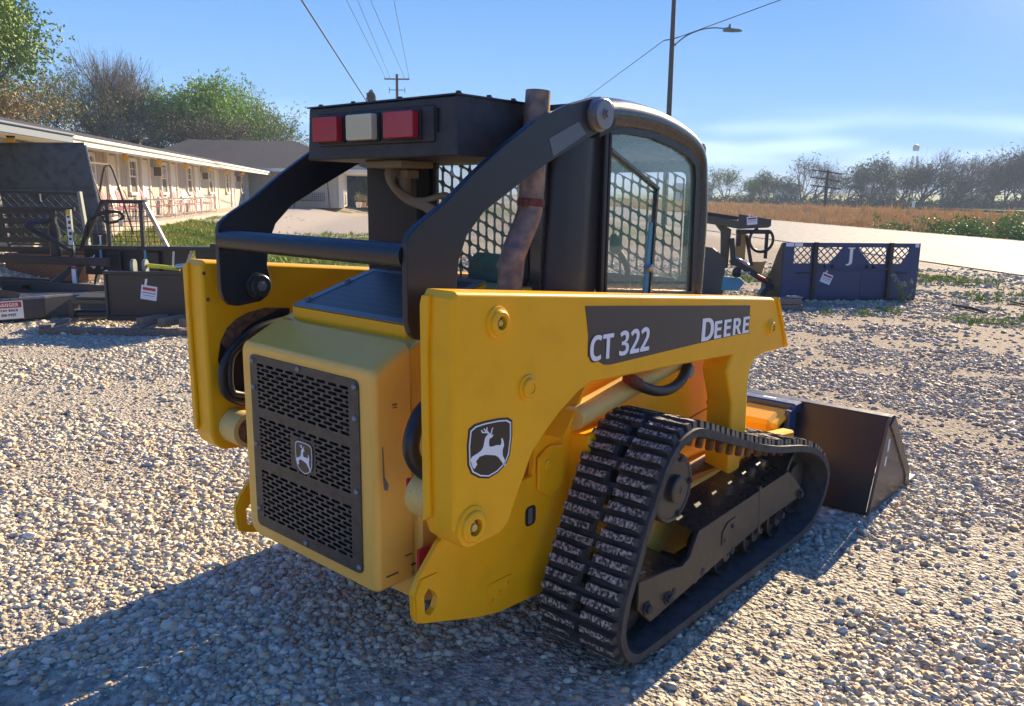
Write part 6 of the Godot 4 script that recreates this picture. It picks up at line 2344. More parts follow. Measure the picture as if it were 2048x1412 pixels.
func attachments_left() -> void:
	var yaw := 0.717
	var ax := Vector3(cos(yaw), 0, -sin(yaw))
	var az := Vector3(sin(yaw), 0, cos(yaw))
	var b := MB.new()
	# tall grey steel panel before the motel
	var pn := thing("steel_panel", "tall dark grey steel side panel standing before the motel at the left", "panel", Vector3(-15.29, 0.48, -5.67), 1.0)
	b.plate(V2([-3.4, 0.08, -3.4, 1.90, -0.22, 2.0, 0.03, 0.08]), -0.05, 0.02, 0.008)
	obj("sheet", b, M.grey_panel, pn)
	b = MB.new()
	b.beam(Vector3(-0.225, 2.0, -0.014), Vector3(0.025, 0.08, -0.014), 0.075, 0.03, Vector3(0, 0, 1))
	obj("bright_edge", b, M.bright_sheet, pn)
	b = MB.new()
	b.beam(Vector3(-3.3, 1.12, 0.02), Vector3(-0.12, 1.14, 0.02), 0.03, 0.045, Vector3(0, 0, 1), 0.008)
	obj("rib", b, M.grey_panel, pn)
	b = MB.new()
	b.beam(Vector3(-2.0, 1.94, 0.02), Vector3(-1.9, 0.5, 0.02), 0.02, 0.03, Vector3(0, 0, 1))
	obj("seam", b, M.grey_panel, pn)
	b = MB.new()
	b.beam(Vector3(-3.4, 1.91, -0.02), Vector3(-0.23, 2.01, -0.02), 0.09, 0.025, Vector3(0, 0, 1), 0.006)
	obj("top_rail", b, M.grey_panel, pn)
	# guard of black diamond mesh
	var g := thing("mesh_guard", "black diamond mesh guard with pale right post behind the brush cutter", "guard", Vector3(-11.968, 0, -3.946), yaw)
	b = MB.new()
	diamonds(b, Rect2(-1.30, 0.72, 1.30, 0.80), 0.142, 0.012, 0.012, 1.02)
	obj("diamond_mesh", b, M.attachment_black, g).set_meta("kind", "stuff")
	b = MB.new()
	b.beam(Vector3(-1.36, 1.56, 0), Vector3(0.02, 1.535, 0), 0.04, 0.085, Vector3(0, 0, 1))
	obj("top_rail", b, M.attachment_black, g)
	b = MB.new()
	b.beam(Vector3(-1.2, 0.71, 0), Vector3(0.04, 0.695, 0), 0.03, 0.03, Vector3(0, 0, 1))
	obj("bottom_rail", b, M.attachment_black, g)
	b = MB.new()
	b.beam(Vector3(-1.31, 1.54, 0), Vector3(-1.16, 0.5, 0.02), 0.04, 0.06, Vector3(0, 0, 1))
	obj("left_post", b, M.attachment_black, g)
	b = MB.new()
	b.beam(Vector3(0.03, 1.57, 0.0), Vector3(0.12, 0.62, 0.02), 0.05, 0.09, Vector3(0, 0, 1), 0.006)
	obj("right_post", b, M.pale_post, g)
	b = MB.new()
	b.xf = Transform3D(Basis.IDENTITY, Vector3(-0.62, 1.52, 0.01))
	b.plate(V2([-0.17, 0.0, 0.17, 0.0, 0.0, -0.17]), 0.0, 0.012)
	obj("gusset", b, M.attachment_black, g)
	letter("J", 0.13, M.tag_paper, g, Transform3D(Basis.from_scale(Vector3(-1, 1, 1)), Vector3(-0.60, 1.475, 0.024)))
	b = MB.new()
	b.box(Vector3(-0.55, 0.34, -0.1), Vector3(1.35, 0.46, 0.5), 0.02)
	obj("lower_body", b, M.rust_steel, g)
	b = MB.new()
	b.box(Vector3(-0.45, 0.60, 0.0), Vector3(1.1, 0.05, 0.3), 0.01)
	for k in 11:
		b.box(Vector3(-0.20 + k * 0.026, 0.645, 0.05), Vector3(0.014, 0.05, 0.1))
	obj("toothed_bar", b, M.attachment_black, g).set_meta("kind", "stuff")
	# brush cutter deck at the frame's edge
	var c := thing("brush_cutter", "black brush cutter deck with danger sticker at the left picture edge", "brush cutter", Vector3(-8.752, 0, -2.202), yaw)
	b = MB.new()
	b.xf = Transform3D(Basis(Vector3.RIGHT, Vector3.FORWARD, Vector3.UP), Vector3.ZERO)
	b.plate(V2([-2.2, -0.75, -0.52, -0.42, 0.0, 0.02, 0.52, 0.85, 0.2, 1.5, -2.2, 1.5]), 0.27, 0.30, 0.004)
	obj("deck", b, M.bright_sheet, c)
	b = MB.new()
	b.beam(Vector3(-0.50, 0.155, 0.44), Vector3(0.0, 0.155, 0.0), 0.02, 0.235, Vector3.UP)
	b.beam(Vector3(0.0, 0.155, 0.0), Vector3(0.50, 0.155, -0.85), 0.02, 0.235, Vector3.UP)
	b.beam(Vector3(-2.2, 0.155, 0.77), Vector3(-0.50, 0.155, 0.44), 0.02, 0.235, Vector3.UP)
	obj("skirt", b, M.attachment_grey, c)
	b = MB.new()
	b.beam(Vector3(-0.50, 0.15, 0.453), Vector3(0.0, 0.15, 0.013), 0.012, 0.02, Vector3.UP)
	obj("skirt_rib", b, M.attachment_grey, c)
	var sk := Basis(Vector3(0.5, 0, -0.44).normalized(), 0.0)
	var ex := Vector3(0.751, 0, -0.660)
	var sxf := Transform3D(Basis(ex, Vector3.UP, ex.cross(Vector3.UP)), Vector3(-0.29, 0.15, 0.275))
	b = MB.new()
	b.xf = sxf
	b.plate(rounded_rect(-0.16, -0.10, 0.16, 0.12, 0.006, 1), 0.006, 0.008)
	var dg := obj("danger_sticker", b, M.danger_paper, c)
	b = MB.new()
	b.xf = sxf
	b.plate(rounded_rect(-0.145, 0.035, 0.145, 0.108, 0.012, 2), 0.008, 0.010)
	obj("red_panel", b, M.red_print, dg)
	letter("DANGER", 0.060, M.danger_paper, dg, sxf * Transform3D(Basis.from_scale(Vector3(0.9, 1, 1)), Vector3(0.0, 0.071, 0.0125)), "Droid Sans")
	letter("STAY BACK", 0.040, M.decal_black, dg, sxf * Transform3D(Basis.IDENTITY, Vector3(0.0, 0.004, 0.0105)), "Droid Sans")
	letter("300 FEET", 0.040, M.decal_black, dg, sxf * Transform3D(Basis.IDENTITY, Vector3(0.0, -0.052, 0.0105)), "Droid Sans")
	for q in [[-0.75, 0.30, 0.25, 0.55, 0.02], [-0.25, 0.30, -0.45, 0.75, 0.05], [-0.9, 0.3, -0.9, 0.8, 0.0]]:
		b = MB.new()
		b.xf = Transform3D(Basis(Vector3.UP, q[4] + 0.12), Vector3(q[0], q[1], q[2]))
		b.plate(V2([-0.5, 0.0, q[3], 0.0, q[3] + 0.02, 0.05, q[3] - 0.03, 0.075, 0.0, 0.14, -0.5, 0.15]), -0.012, 0.012, 0.004)
		obj("deck_rib", b, M.attachment_black, c)
	b = MB.new()
	b.xf = Transform3D(Basis(Vector3(0, 0.25, 0.97), Vector3.UP, Vector3(1, 0, 0)), Vector3(-0.45, 0.36, -0.35))
	b.lathe([Vector2(0, 0), Vector2(0.03, 0), Vector2(0.03, 0.06), Vector2(0, 0.07)], 12)
	obj("hinge_pin", b, M.dull_steel, c)
	b = MB.new()
	b.beam(Vector3(-1.3, 0.68, -1.0), Vector3(0.36, 0.64, -1.0), 0.09, 0.11, Vector3.UP, 0.008)
	b.box(Vector3(0.372, 0.64, -1.0), Vector3(0.022, 0.115, 0.10), 0.004)
	obj("push_bar", b, M.attachment_black, c)
	b = MB.new()
	b.beam(Vector3(-0.08, 0.62, -1.0), Vector3(-0.40, 0.30, -0.75), 0.05, 0.08, Vector3.UP, 0.006)
	b.beam(Vector3(-0.02, 0.60, -1.0), Vector3(-0.14, 0.30, -0.95), 0.04, 0.05, Vector3.UP, 0.006)
	obj("brace", b, M.attachment_grey, c).set_meta("kind", "stuff")
	b = MB.new()
	b.box(Vector3(-0.05, 0.44, -0.85), Vector3(0.055, 0.32, 0.03))
	var rp := obj("reflector_post", b, M.dull_steel, c)
	b = MB.new()
	b.box(Vector3(-0.05, 0.46, -0.832), Vector3(0.056, 0.20, 0.004))
	obj("white_reflector", b, M.print_white, rp)
	b = MB.new()
	b.box(Vector3(-0.05, 0.575, -0.832), Vector3(0.056, 0.03, 0.004))
	obj("red_reflector", b, M.bright_red, rp)
	b = MB.new()
	b.box(Vector3(-0.24, 0.98, -1.2), Vector3(0.06, 0.72, 0.04))
	var mp := obj("marker_post", b, M.pale_post, c)
	b = MB.new()
	b.box(Vector3(-0.24, 1.09, -1.178), Vector3(0.066, 0.46, 0.004))
	obj("white_strip", b, M.danger_paper, mp)
	b = MB.new()
	for k in 5:
		b.box(Vector3(-0.24 + 0.008 * (k % 2), 0.94 + k * 0.075, -1.174), Vector3(0.036, 0.028 + 0.012 * (k % 2), 0.003))
	obj("strip_marks", b, M.decal_black, mp).set_meta("kind", "stuff")
	b = MB.new()
	b.xf = Transform3D(Basis.IDENTITY, Vector3(-0.24, 1.30, -1.176))
	b.lathe([Vector2(0.034, 0), Vector2(0.034, 0.004), Vector2(0, 0.005)], 14)
	obj("amber_disc", b, M.amber_globe, mp)
	for k in 5:
		b = MB.new()
		b.box(Vector3(-0.95, 0.78 + k * 0.13, -1.3), Vector3(0.95, 0.075, 0.03), 0.004)
		obj("guard_slat", b, M.attachment_black, c)
	b = MB.new()
	b.box(Vector3(-0.70, 1.34, -1.28), Vector3(1.0, 0.05, 0.05), 0.006)
	obj("guard_rail", b, M.attachment_black, c)
	b = MB.new()
	b.tube([Vector3(-0.44, 0.70, -1.15), Vector3(-0.44, 1.05, -1.15), Vector3(-0.44, 1.15, -1.15)], [0.075, 0.075, 0.05], 14)
	b.box(Vector3(-0.44, 1.2, -1.15), Vector3(0.08, 0.12, 0.08), 0.01)
	obj("hydraulic_motor", b, M.attachment_black, c)
	for k in 3:
		b = MB.new()
		var dd := 0.05 * k
		b.tube(smooth_path([Vector3(-0.44, 1.20, -1.12), Vector3(-0.62 - dd, 1.12, -0.95), Vector3(-0.34 + dd, 0.95 - dd, -0.95), Vector3(-0.18 + dd * 0.4, 0.80, -1.02), Vector3(-0.22, 0.66, -1.02), Vector3(-0.42, 0.62, -1.02)], 5), 0.016, 8)
		obj("hose", b, M.hose_black, c)
	# pallet
	var p := thing("pallet", "weathered wooden pallet lying on gravel under the black attachment plate", "pallet", Vector3(-7.726, 0, -1.779), yaw)
	b = MB.new()
	b.box(Vector3(1.1, 0.035, -0.02), Vector3(2.2, 0.07, 0.10), 0.006)
	obj("plank", b, M.old_wood, p)
	b = MB.new()
	b.box(Vector3(1.1, 0.035, -1.05), Vector3(2.2, 0.07, 0.10), 0.006)
	obj("plank", b, M.old_wood, p)
	for k in 3:
		b = MB.new()
		b.box(Vector3(0.06 + k * 1.04, 0.09, -0.53), Vector3(0.12, 0.035, 1.10), 0.005)
		obj("plank", b, M.old_wood, p)
	for k in 3:
		var bl := thing("wood_block", ["left sawn timber block on the pallet below the plate", "middle sawn timber block on the pallet below the plate", "right sawn timber block on the pallet, against the yellow arm"][k], "timber block", Vector3(-7.726, 0.07, -1.779) + ax * (1.08 + k * 0.245) - az * 0.20, yaw - 0.35, "timber blocks on the pallet")
		b = MB.new()
		b.box(Vector3(0, 0.05, -0.2), Vector3(0.10, 0.10, 0.5), 0.006)
		obj("block", b, M.pallet_wood, bl)
	# plate attachment on the pallet
	var e := thing("hitch_plate", "flat black attachment plate with white tag, resting on the pallet", "attachment", Vector3(-7.726, 0, -1.779) + ax * 0.54 - az * 0.5, yaw)
	b = MB.new()
	b.box(Vector3(0.72, 0.385, -0.02), Vector3(1.44, 0.53, 0.02), 0.004)
	obj("face_plate", b, M.attachment_black, e)
	b = MB.new()
	b.box(Vector3(0.72, 0.655, 0.0), Vector3(1.46, 0.035, 0.09), 0.006)
	obj("top_lip", b, M.attachment_black, e)
	b = MB.new()
	b.box(Vector3(0.72, 0.115, 0.0), Vector3(1.46, 0.06, 0.06), 0.006)
	b.box(Vector3(0.30, 0.137, 0.032), Vector3(0.26, 0.012, 0.006))
	obj("bottom_lip", b, M.attachment_black, e).set_meta("kind", "stuff")
	b = MB.new()
	b.box(Vector3(0.0, 0.39, -0.02), Vector3(0.025, 0.58, 0.08), 0.004)
	obj("side_lip", b, M.attachment_grey, e)
	for x in [0.30, 0.44, 1.32]:
		b = MB.new()
		b.xf = Transform3D(Basis(Vector3(0, 0, -1), Vector3.UP, Vector3.RIGHT), Vector3(x, 0.66, -0.1))
		b.plate(rounded_rect(-0.06, 0.0, 0.06, 0.15, [0.055, 0.055, 0.0, 0.0], 3), -0.018, 0.018, 0.004)
		obj("lug", b, M.pale_post, e)
	b = MB.new()
	b.tube([Vector3(0.47, 0.735, -0.1), Vector3(0.84, 0.70, -0.12)], 0.026, 10)
	obj("yellow_shaft", b, M.bright_yellow, e)
	b = MB.new()
	b.tube([Vector3(0.80, 0.72, -0.12), Vector3(0.92, 0.73, -0.12)], 0.035, 10)
	b.tube([Vector3(0.75, 0.72, -0.14), Vector3(0.76, 0.90, -0.16)], 0.012, 6)
	obj("bright_fitting", b, M.steel, e)
	b = MB.new()
	for k in 12:
		b.box(Vector3(0.95 + k * 0.026, 0.69, -0.1), Vector3(0.018, 0.02, 0.03), 0.004)
	obj("chain", b, M.dull_steel, e).set_meta("kind", "stuff")
	b = MB.new()
	b.xf = Transform3D(Basis.IDENTITY, Vector3(1.25, 0.67, -0.35))
	b.plate(V2([-0.12, 0, 0.05, 0.18, 0.5, 0.22, 0.5, 0]), -0.2, 0.2, 0.01)
	obj("motor_cover", b, M.bright_sheet, e)
	b = MB.new()
	b.tube([Vector3(-0.42, 0.14, -0.12), Vector3(0.0, 0.14, -0.12)], 0.055, 16)
	obj("roller", b, M.attachment_black, e)
	b = MB.new()
	b.box(Vector3(-0.46, 0.19, -0.12), Vector3(0.06, 0.26, 0.16), 0.006)
	obj("roller_bracket", b, M.attachment_black, e)
	b = MB.new()
	b.box(Vector3(-0.22, 0.30, -0.14), Vector3(0.46, 0.05, 0.2), 0.006)
	b.beam(Vector3(-0.20, 0.37, -0.28), Vector3(-0.20, 0.345, -0.05), 0.40, 0.02, Vector3.UP)
	obj("roller_hood", b, M.olive_steel, e).set_meta("kind", "stuff")
	warning_tag("white warning tag taped to the middle of the flat black plate", e, Transform3D(Basis(Vector3.UP, yaw), e.position) * Transform3D(Basis(Vector3(0, 0, 1), -0.15), Vector3(0.50, 0.42, -0.009)), 0.19, 0.17)
	# rake with trapezoid guard
	var d := thing("grapple_frame", "black attachment with trapezoid wire mesh guard and a cream letter plate", "attachment", Vector3(-9.679, 0, -3.235) - ax * 0.18, yaw)
	b = MB.new()
	b.box(Vector3(0.75, 0.62, -0.05), Vector3(1.5, 0.38, 0.04), 0.005)
	obj("body_plate", b, M.attachment_black, d)
	b = MB.new()
	b.box(Vector3(0.95, 0.815, 0.0), Vector3(1.9, 0.05, 0.14), 0.006)
	obj("top_beam", b, M.attachment_black, d)
	for x in [0.36, 0.90]:
		b = MB.new()
		b.box(Vector3(x + 0.08, 0.55, 0.02), Vector3(0.2, 0.42, 0.06), 0.006)
		obj("hitch_cheek", b, M.attachment_black, d)
	b = MB.new()
	b.beam(Vector3(1.55, 0.80, 0.02), Vector3(1.40, 0.45, 0.02), 0.03, 0.05, Vector3(0, 0, 1))
	obj("bright_strut", b, M.bright_sheet, d)
	b = MB.new()
	b.box(Vector3(1.72, 0.62, -0.05), Vector3(0.30, 0.36, 0.04), 0.005)
	b.box(Vector3(1.9, 0.86, 0.05), Vector3(0.16, 0.05, 0.06), 0.005)
	obj("end_plate", b, M.attachment_black, d).set_meta("kind", "stuff")
	for q in [["guard_rail", Vector3(0.0, 0.82, 0), Vector3(0.34, 1.45, 0), 0.07, "attachment_black"], ["guard_rail", Vector3(0.31, 1.45, 0), Vector3(0.94, 1.45, 0), 0.05, "attachment_black"], ["bright_rail", Vector3(0.91, 1.45, 0), Vector3(1.20, 0.82, 0), 0.06, "bright_sheet"], ["guard_post", Vector3(0.40, 0.82, 0.01), Vector3(0.40, 1.44, 0.01), 0.06, "attachment_grey"], ["guard_post", Vector3(0.87, 0.82, 0.01), Vector3(0.87, 1.44, 0.01), 0.06, "attachment_grey"]]:
		b = MB.new()
		b.beam(q[1], q[2], 0.05, q[3], Vector3(0, 0, 1), 0.004)
		obj(q[0], b, M[q[4]], d)
	b = MB.new()
	for k in 15:
		var x := 0.06 + k * 0.08
		var top: float = minf(1.43, minf(0.82 + x * 1.85, 0.82 + (1.20 - x) * 2.17))
		if top > 0.9:
			b.beam(Vector3(x, 0.84, -0.01), Vector3(x, top, -0.01), 0.008, 0.008, Vector3(0, 0, 1))
	for k in 8:
		var y := 0.90 + k * 0.07
		b.beam(Vector3((y - 0.82) / 1.85, y, -0.01), Vector3(1.20 - (y - 0.82) / 2.17, y, -0.01), 0.008, 0.008, Vector3(0, 0, 1))
	obj("wire_mesh", b, M.attachment_black, d).set_meta("kind", "stuff")
	b = MB.new()
	b.box(Vector3(0.26, 0.93, 0.012), Vector3(0.19, 0.16, 0.012), 0.003)
	var pl := obj("letter_plate", b, M.attachment_black, d)
	letter("J", 0.15, M.danger_paper, pl, Transform3D(Basis.IDENTITY, Vector3(0.275, 0.93, 0.022)))
	for k in 2:
		b = MB.new()
		b.tube(smooth_path([Vector3(0.02 + k * 0.03, 0.86, 0.04), Vector3(0.13, 1.15, 0.05), Vector3(0.22, 1.24, 0.06), Vector3(0.40, 1.31 - k * 0.02, 0.08), Vector3(0.58, 1.31, 0.10), Vector3(0.66, 1.24 + k * 0.02, 0.10), Vector3(0.56, 1.18, 0.10), Vector3(0.40, 1.17, 0.09), Vector3(0.36, 1.25, 0.08)], 5), 0.018, 8)
		obj("hose", b, M.hose_black, d)
	b = MB.new()
	b.box(Vector3(0.63, 1.16, 0.12), Vector3(0.05, 0.08, 0.04), 0.006)
	obj("coupler", b, M.steel, d)
	for x in [0.28, 0.90]:
		b = MB.new()
		b.box(Vector3(x, 0.66, 0.055), Vector3(0.03, 0.28, 0.006))
		obj("blue_strap", b, M.strap_blue, d)
	warning_tag("white warning tag hanging at the left end of the mesh-guard attachment", d, Transform3D(Basis(Vector3.UP, yaw), d.position) * Transform3D(Basis(Vector3(0, 0, 1), -0.6), Vector3(0.14, 0.60, 0.03)), 0.13, 0.12)
	for k in 6:
		b = MB.new()
		b.beam(Vector3(0.15 + k * 0.24, 0.48, -0.1), Vector3(0.15 + k * 0.24, 0.02, 0.15), 0.03, 0.08, Vector3.UP)
		obj("tine", b, M.attachment_black, d)

func attachments_right() -> void:
	# wide blue bucket with mesh windows
	var yaw := 0.815
	var at := Vector3(-3.04, 0, -11.087)
	var bk := thing("blue_bucket", "wide dark blue attachment with diamond mesh windows standing by the road", "bucket attachment", at, yaw)
	var b := MB.new()
	var W := 2.27
	b.box(Vector3(W * 0.5, 0.30, 0), Vector3(W, 0.58, 0.03), 0.004)
	obj("lower_panel", b, M.blue_steel, bk)
	b = MB.new()
	b.box(Vector3(W * 0.5, 0.885, 0), Vector3(W, 0.07, 0.034), 0.004)
	obj("top_strip", b, M.blue_steel, bk)
	for q in [[0.0, 0.17], [0.455, 0.56], [1.72, 1.81], [2.10, 2.27]]:
		b = MB.new()
		b.box(Vector3((q[0] + q[1]) * 0.5, 0.72, 0), Vector3(q[1] - q[0], 0.27, 0.03))
		obj("upright", b, M.blue_steel, bk)
	b = MB.new()
	b.plate(V2([0.79, 0.588, 1.46, 0.588, 1.22, 0.852, 0.98, 0.852]), -0.015, 0.015)
	b.plate(V2([1.98, 0.588, 2.102, 0.588, 2.102, 0.78]), -0.015, 0.015)
	obj("letter_panel", b, M.blue_steel, bk).set_meta("kind", "stuff")
	letter("J", 0.30, M.danger_paper, bk, Transform3D(Basis.from_scale(Vector3(1.1, 1, 1)), Vector3(1.12, 0.735, 0.018)))
	b = MB.new()
	for r in [Rect2(0.17, 0.588, 0.285, 0.264), Rect2(0.56, 0.588, 0.42, 0.264), Rect2(1.22, 0.588, 0.50, 0.264), Rect2(1.81, 0.588, 0.29, 0.264)]:
		diamonds(b, r, 0.112, 0.012, 0.014, 1.0)
	obj("diamond_mesh", b, M.blue_steel, bk).set_meta("kind", "stuff")
	for x in [0.515, 1.775]:
		b = MB.new()
		b.box(Vector3(x, 0.47, 0.04), Vector3(0.06, 0.92, 0.06), 0.006)
		obj("rib", b, M.attachment_black, bk)
	b = MB.new()
	b.box(Vector3(1.14, 0.50, 0.03), Vector3(1.22, 0.03, 0.04), 0.005)
	obj("ledge", b, M.blue_steel, bk)
	for x in [0.7, 0.82, 1.40, 1.52]:
		b = MB.new()
		b.box(Vector3(x, 0.545, 0.03), Vector3(0.03, 0.06, 0.05), 0.006)
		obj("hook", b, M.attachment_black, bk)
	for q in [[0.34, 0.24], [1.98, 0.2]]:
		b = MB.new()
		b.box(Vector3(q[0], 0.44, 0.03), Vector3(q[1], 0.02, 0.03), 0.004)
		obj("bar", b, M.attachment_black, bk)
	b = MB.new()
	b.box(Vector3(1.32, 0.26, 0.017), Vector3(0.008, 0.42, 0.006))
	obj("seam", b, M.attachment_black, bk)
	b = MB.new()
	b.box(Vector3(W * 0.5, 0.02, 0.03), Vector3(W, 0.04, 0.08), 0.006)
	obj("bottom_lip", b, M.attachment_black, bk)
	b = MB.new()
	b.xf = Transform3D(Basis(Vector3(0, 0, -1), Vector3.UP, Vector3.RIGHT), Vector3(-0.012, 0, 0))
	b.plate(V2([0.0, 0.0, 0.0, 0.92, 0.06, 0.90, 0.22, 0.70, 0.40, 0.42, 0.75, 0.2, 0.75, 0.0]), -0.01, 0.01, 0.003)
	obj("side_plate", b, M.olive_steel, bk)
	b = MB.new()
	b.xf = Transform3D(Basis(Vector3(0, 0, -1), Vector3.UP, Vector3.RIGHT), Vector3(W + 0.012, 0, 0))
	b.plate(V2([0.0, 0.0, 0.0, 0.92, 0.06, 0.90, 0.22, 0.70, 0.40, 0.42, 0.75, 0.2, 0.75, 0.0]), -0.01, 0.01, 0.003)
	obj("side_plate", b, M.blue_steel, bk)
	b = MB.new()
	b.box(Vector3(W * 0.5, 0.02, -0.4), Vector3(W, 0.02, 0.75))
	obj("floor_plate", b, M.attachment_black, bk)
	for q in [[0.09, 0.13], [0.235, 0.13], [2.22, 0.06]]:
		b = MB.new()
		b.box(Vector3(q[0], 0.885, 0.019), Vector3(q[1], 0.055, 0.003))
		obj("white_sticker", b, M.tag_paper, bk)
	warning_tag("white warning tag on the wide dark blue attachment", bk, Transform3D(Basis(Vector3.UP, yaw), at) * Transform3D(Basis(Vector3(0, 0, 1), -0.35), Vector3(0.74, 0.35, 0.018)), 0.18, 0.16)
	# trencher-like attachment behind the cab pillar
	yaw = 0.717
	at = Vector3(-4.152, 0, -10.847)
	var t := thing("trencher", "grey and black trencher attachment with hose loop behind the cab pillar", "attachment", at, yaw)
	b = MB.new()
	b.plate(V2([-0.25, 0.0, 0.22, 0.0, 0.22, 0.62, 0.0, 0.79, -0.25, 0.82]), -0.02, 0.02, 0.005)
	obj("side_plate", b, M.attachment_grey, t)
	b = MB.new()
	b.plate(V2([0.16, 0.45, 0.28, 0.45, 0.30, 1.10, 0.14, 1.16, 0.02, 1.18, 0.13, 1.05]), -0.08, -0.04, 0.005)
	obj("mast", b, M.olive_steel, t)
	b = MB.new()
	b.beam(Vector3(-0.3, 1.28, -0.06), Vector3(0.40, 1.17, 0.02), 0.16, 0.13, Vector3.UP, 0.01)
	obj("head_beam", b, M.olive_steel, t)
	b = MB.new()
	b.beam(Vector3(-0.3, 1.365, -0.12), Vector3(0.40, 1.27, -0.05), 0.05, 0.06, Vector3.UP, 0.01)
	obj("head_rail", b, M.attachment_black, t)
	b = MB.new()
	b.plate(V2([0.38, 1.10, 0.88, 1.13, 0.92, 1.16, 0.92, 1.27, 0.40, 1.345, 0.38, 1.33]), 0.03, 0.06, 0.005)
	obj("head_plate", b, M.attachment_grey, t)
	warning_tag("white warning tag on the trencher's top plate beside the cab pillar", t, Transform3D(Basis(Vector3.UP, yaw), at) * Transform3D(Basis(Vector3(0, 0, 1), 0.1), Vector3(0.60, 1.24, 0.062)), 0.17, 0.13)
	b = MB.new()
	for q in [[0.42, 0.06, 0.92, 1.08], [0.54, 0.05, 0.60, 1.0], [0.88, 0.05, 0.72, 1.05]]:
		b.beam(Vector3(q[0], q[3], 0.0), Vector3(q[0] + (0.12 if q[0] == 0.54 else 0.0), q[2] - 0.1, 0.0), q[1], 0.05, Vector3(0, 0, 1), 0.005)
	obj("strut", b, M.attachment_black, t).set_meta("kind", "stuff")
	b = MB.new()
	b.box(Vector3(0.65, 1.06, 0.0), Vector3(0.56, 0.07, 0.06), 0.008)
	obj("cross_bar", b, M.attachment_black, t)
	b = MB.new()
	b.box(Vector3(0.47, 0.82, -0.05), Vector3(0.17, 0.46, 0.03), 0.005)
	obj("ochre_panel", b, M.ochre, t)
	b = MB.new()
	b.plate(V2([0.85, 0.32, 0.92, 0.56, 0.70, 0.56, 0.62, 0.4]), -0.10, -0.07, 0.005)
	obj("yellow_gusset", b, M.ochre, t)
	for k in 2:
		b = MB.new()
		var rr := 0.18 - 0.02 * k
		var pts := []
		for i in 19:
			var a := 1.9 + i * 0.29
			pts.append(Vector3(0.77 + cos(a) * (rr + 0.02), 0.93 + sin(a) * rr * 1.15, 0.06 + i * 0.002))
		b.tube(pts, 0.013, 8)
		obj("hose_loop", b, M.hose_black, t)
	b = MB.new()
	b.beam(Vector3(0.30, 0.60, 0.05), Vector3(0.98, 0.20, 0.10), 0.08, 0.10, Vector3.UP, 0.01)
	b.beam(Vector3(0.30, 0.95, 0.03), Vector3(0.34, 0.5, 0.05), 0.07, 0.08, Vector3(0, 0, 1), 0.01)
	obj("boom", b, M.attachment_black, t).set_meta("kind", "stuff")
	b = MB.new()
	b.tube([Vector3(0.36, 0.64, 0.12), Vector3(0.58, 0.52, 0.14)], 0.022, 10)
	b.tube([Vector3(0.42, 0.40, 0.16), Vector3(0.60, 0.40, 0.16)], 0.016, 8)
	obj("chrome_rod", b, M.steel, t).set_meta("kind", "stuff")
	b = MB.new()
	b.xf = Transform3D(Basis(Vector3.UP, 0.4), Vector3(0.37, 0.40, 0.14))
	b.lathe([Vector2(0, 0), Vector2(0.08, 0.0), Vector2(0.09, 0.02), Vector2(0.08, 0.05), Vector2(0.03, 0.06), Vector2(0, 0.06)], 18)
	obj("hub", b, M.attachment_black, t)
	b = MB.new()
	b.tube([Vector3(0.72, 0.36, 0.16), Vector3(0.90, 0.27, 0.18)], 0.022, 10)
	obj("red_handle", b, M.bright_red, t)
	b = MB.new()
	b.xf = Transform3D(Basis(Vector3.UP, 0.3), Vector3(0.16, 0.10, 0.12))
	b.plate(V2([0.0, 0.0, 0.30, -0.02, 0.42, 0.12, 0.32, 0.20, 0.02, 0.23]), -0.02, 0.02, 0.005)
	obj("blue_plate", b, M.strap_blue, t)
	b = MB.new()
	b.xf = Transform3D(Basis.IDENTITY, Vector3(1.10, 0.02, 0.22))
	var o1 := []
	for i in 13:
		var a := PI * i / 12.0
		o1.append(Vector2(cos(a) * 0.38 + 0.02, sin(a) * 0.24))
	for i in 13:
		var a := PI - PI * i / 12.0
		o1.append(Vector2(cos(a) * 0.30 + 0.02, sin(a) * 0.15))
	b.plate(o1, -0.09, 0.09, 0.006)
	obj("chain_guard", b, M.attachment_black, t)
	# planks under it
	var pk := thing("plank_stack", "weathered plank stack under the trencher's curved guard", "planks", Vector3(-2.264, 0, -10.108), yaw)
	for k in 2:
		b = MB.new()
		b.box(Vector3(-0.45, 0.045 + k * 0.085, -0.12 - k * 0.02), Vector3(0.9 - k * 0.05, 0.08, 0.24), 0.006)
		obj("plank", b, M.old_wood, pk)
	b = MB.new()
	b.box(Vector3(-0.10, 0.185, -0.15), Vector3(0.20, 0.02, 0.16), 0.004)
	obj("pale_plate", b, M.pale_wood, pk)
	# sticks and a weed
	b = MB.new()
	b.tube([Vector3(-0.827, 0.02, -12.392), Vector3(-0.5, 0.035, -12.05), Vector3(-0.227, 0.02, -11.794)], [0.022, 0.028, 0.018], 7)
	tag(obj("stick", b, M.bark), "dark stick lying on the gravel right of the blue attachment", "stick")
	b = MB.new()
	b.tube([Vector3(-0.26, 0.02, -13.6), Vector3(0.0, 0.03, -13.2), Vector3(0.2, 0.02, -12.9)], [0.015, 0.02, 0.012], 6)
	tag(obj("stick", b, M.bark), "thinner dark stick lying farther back at the right", "stick")
	var wd := thing("flowering_weed", "tall pale flowering weed at the foot of the blue attachment", "weed", Vector3(-1.50, 0, -12.15))
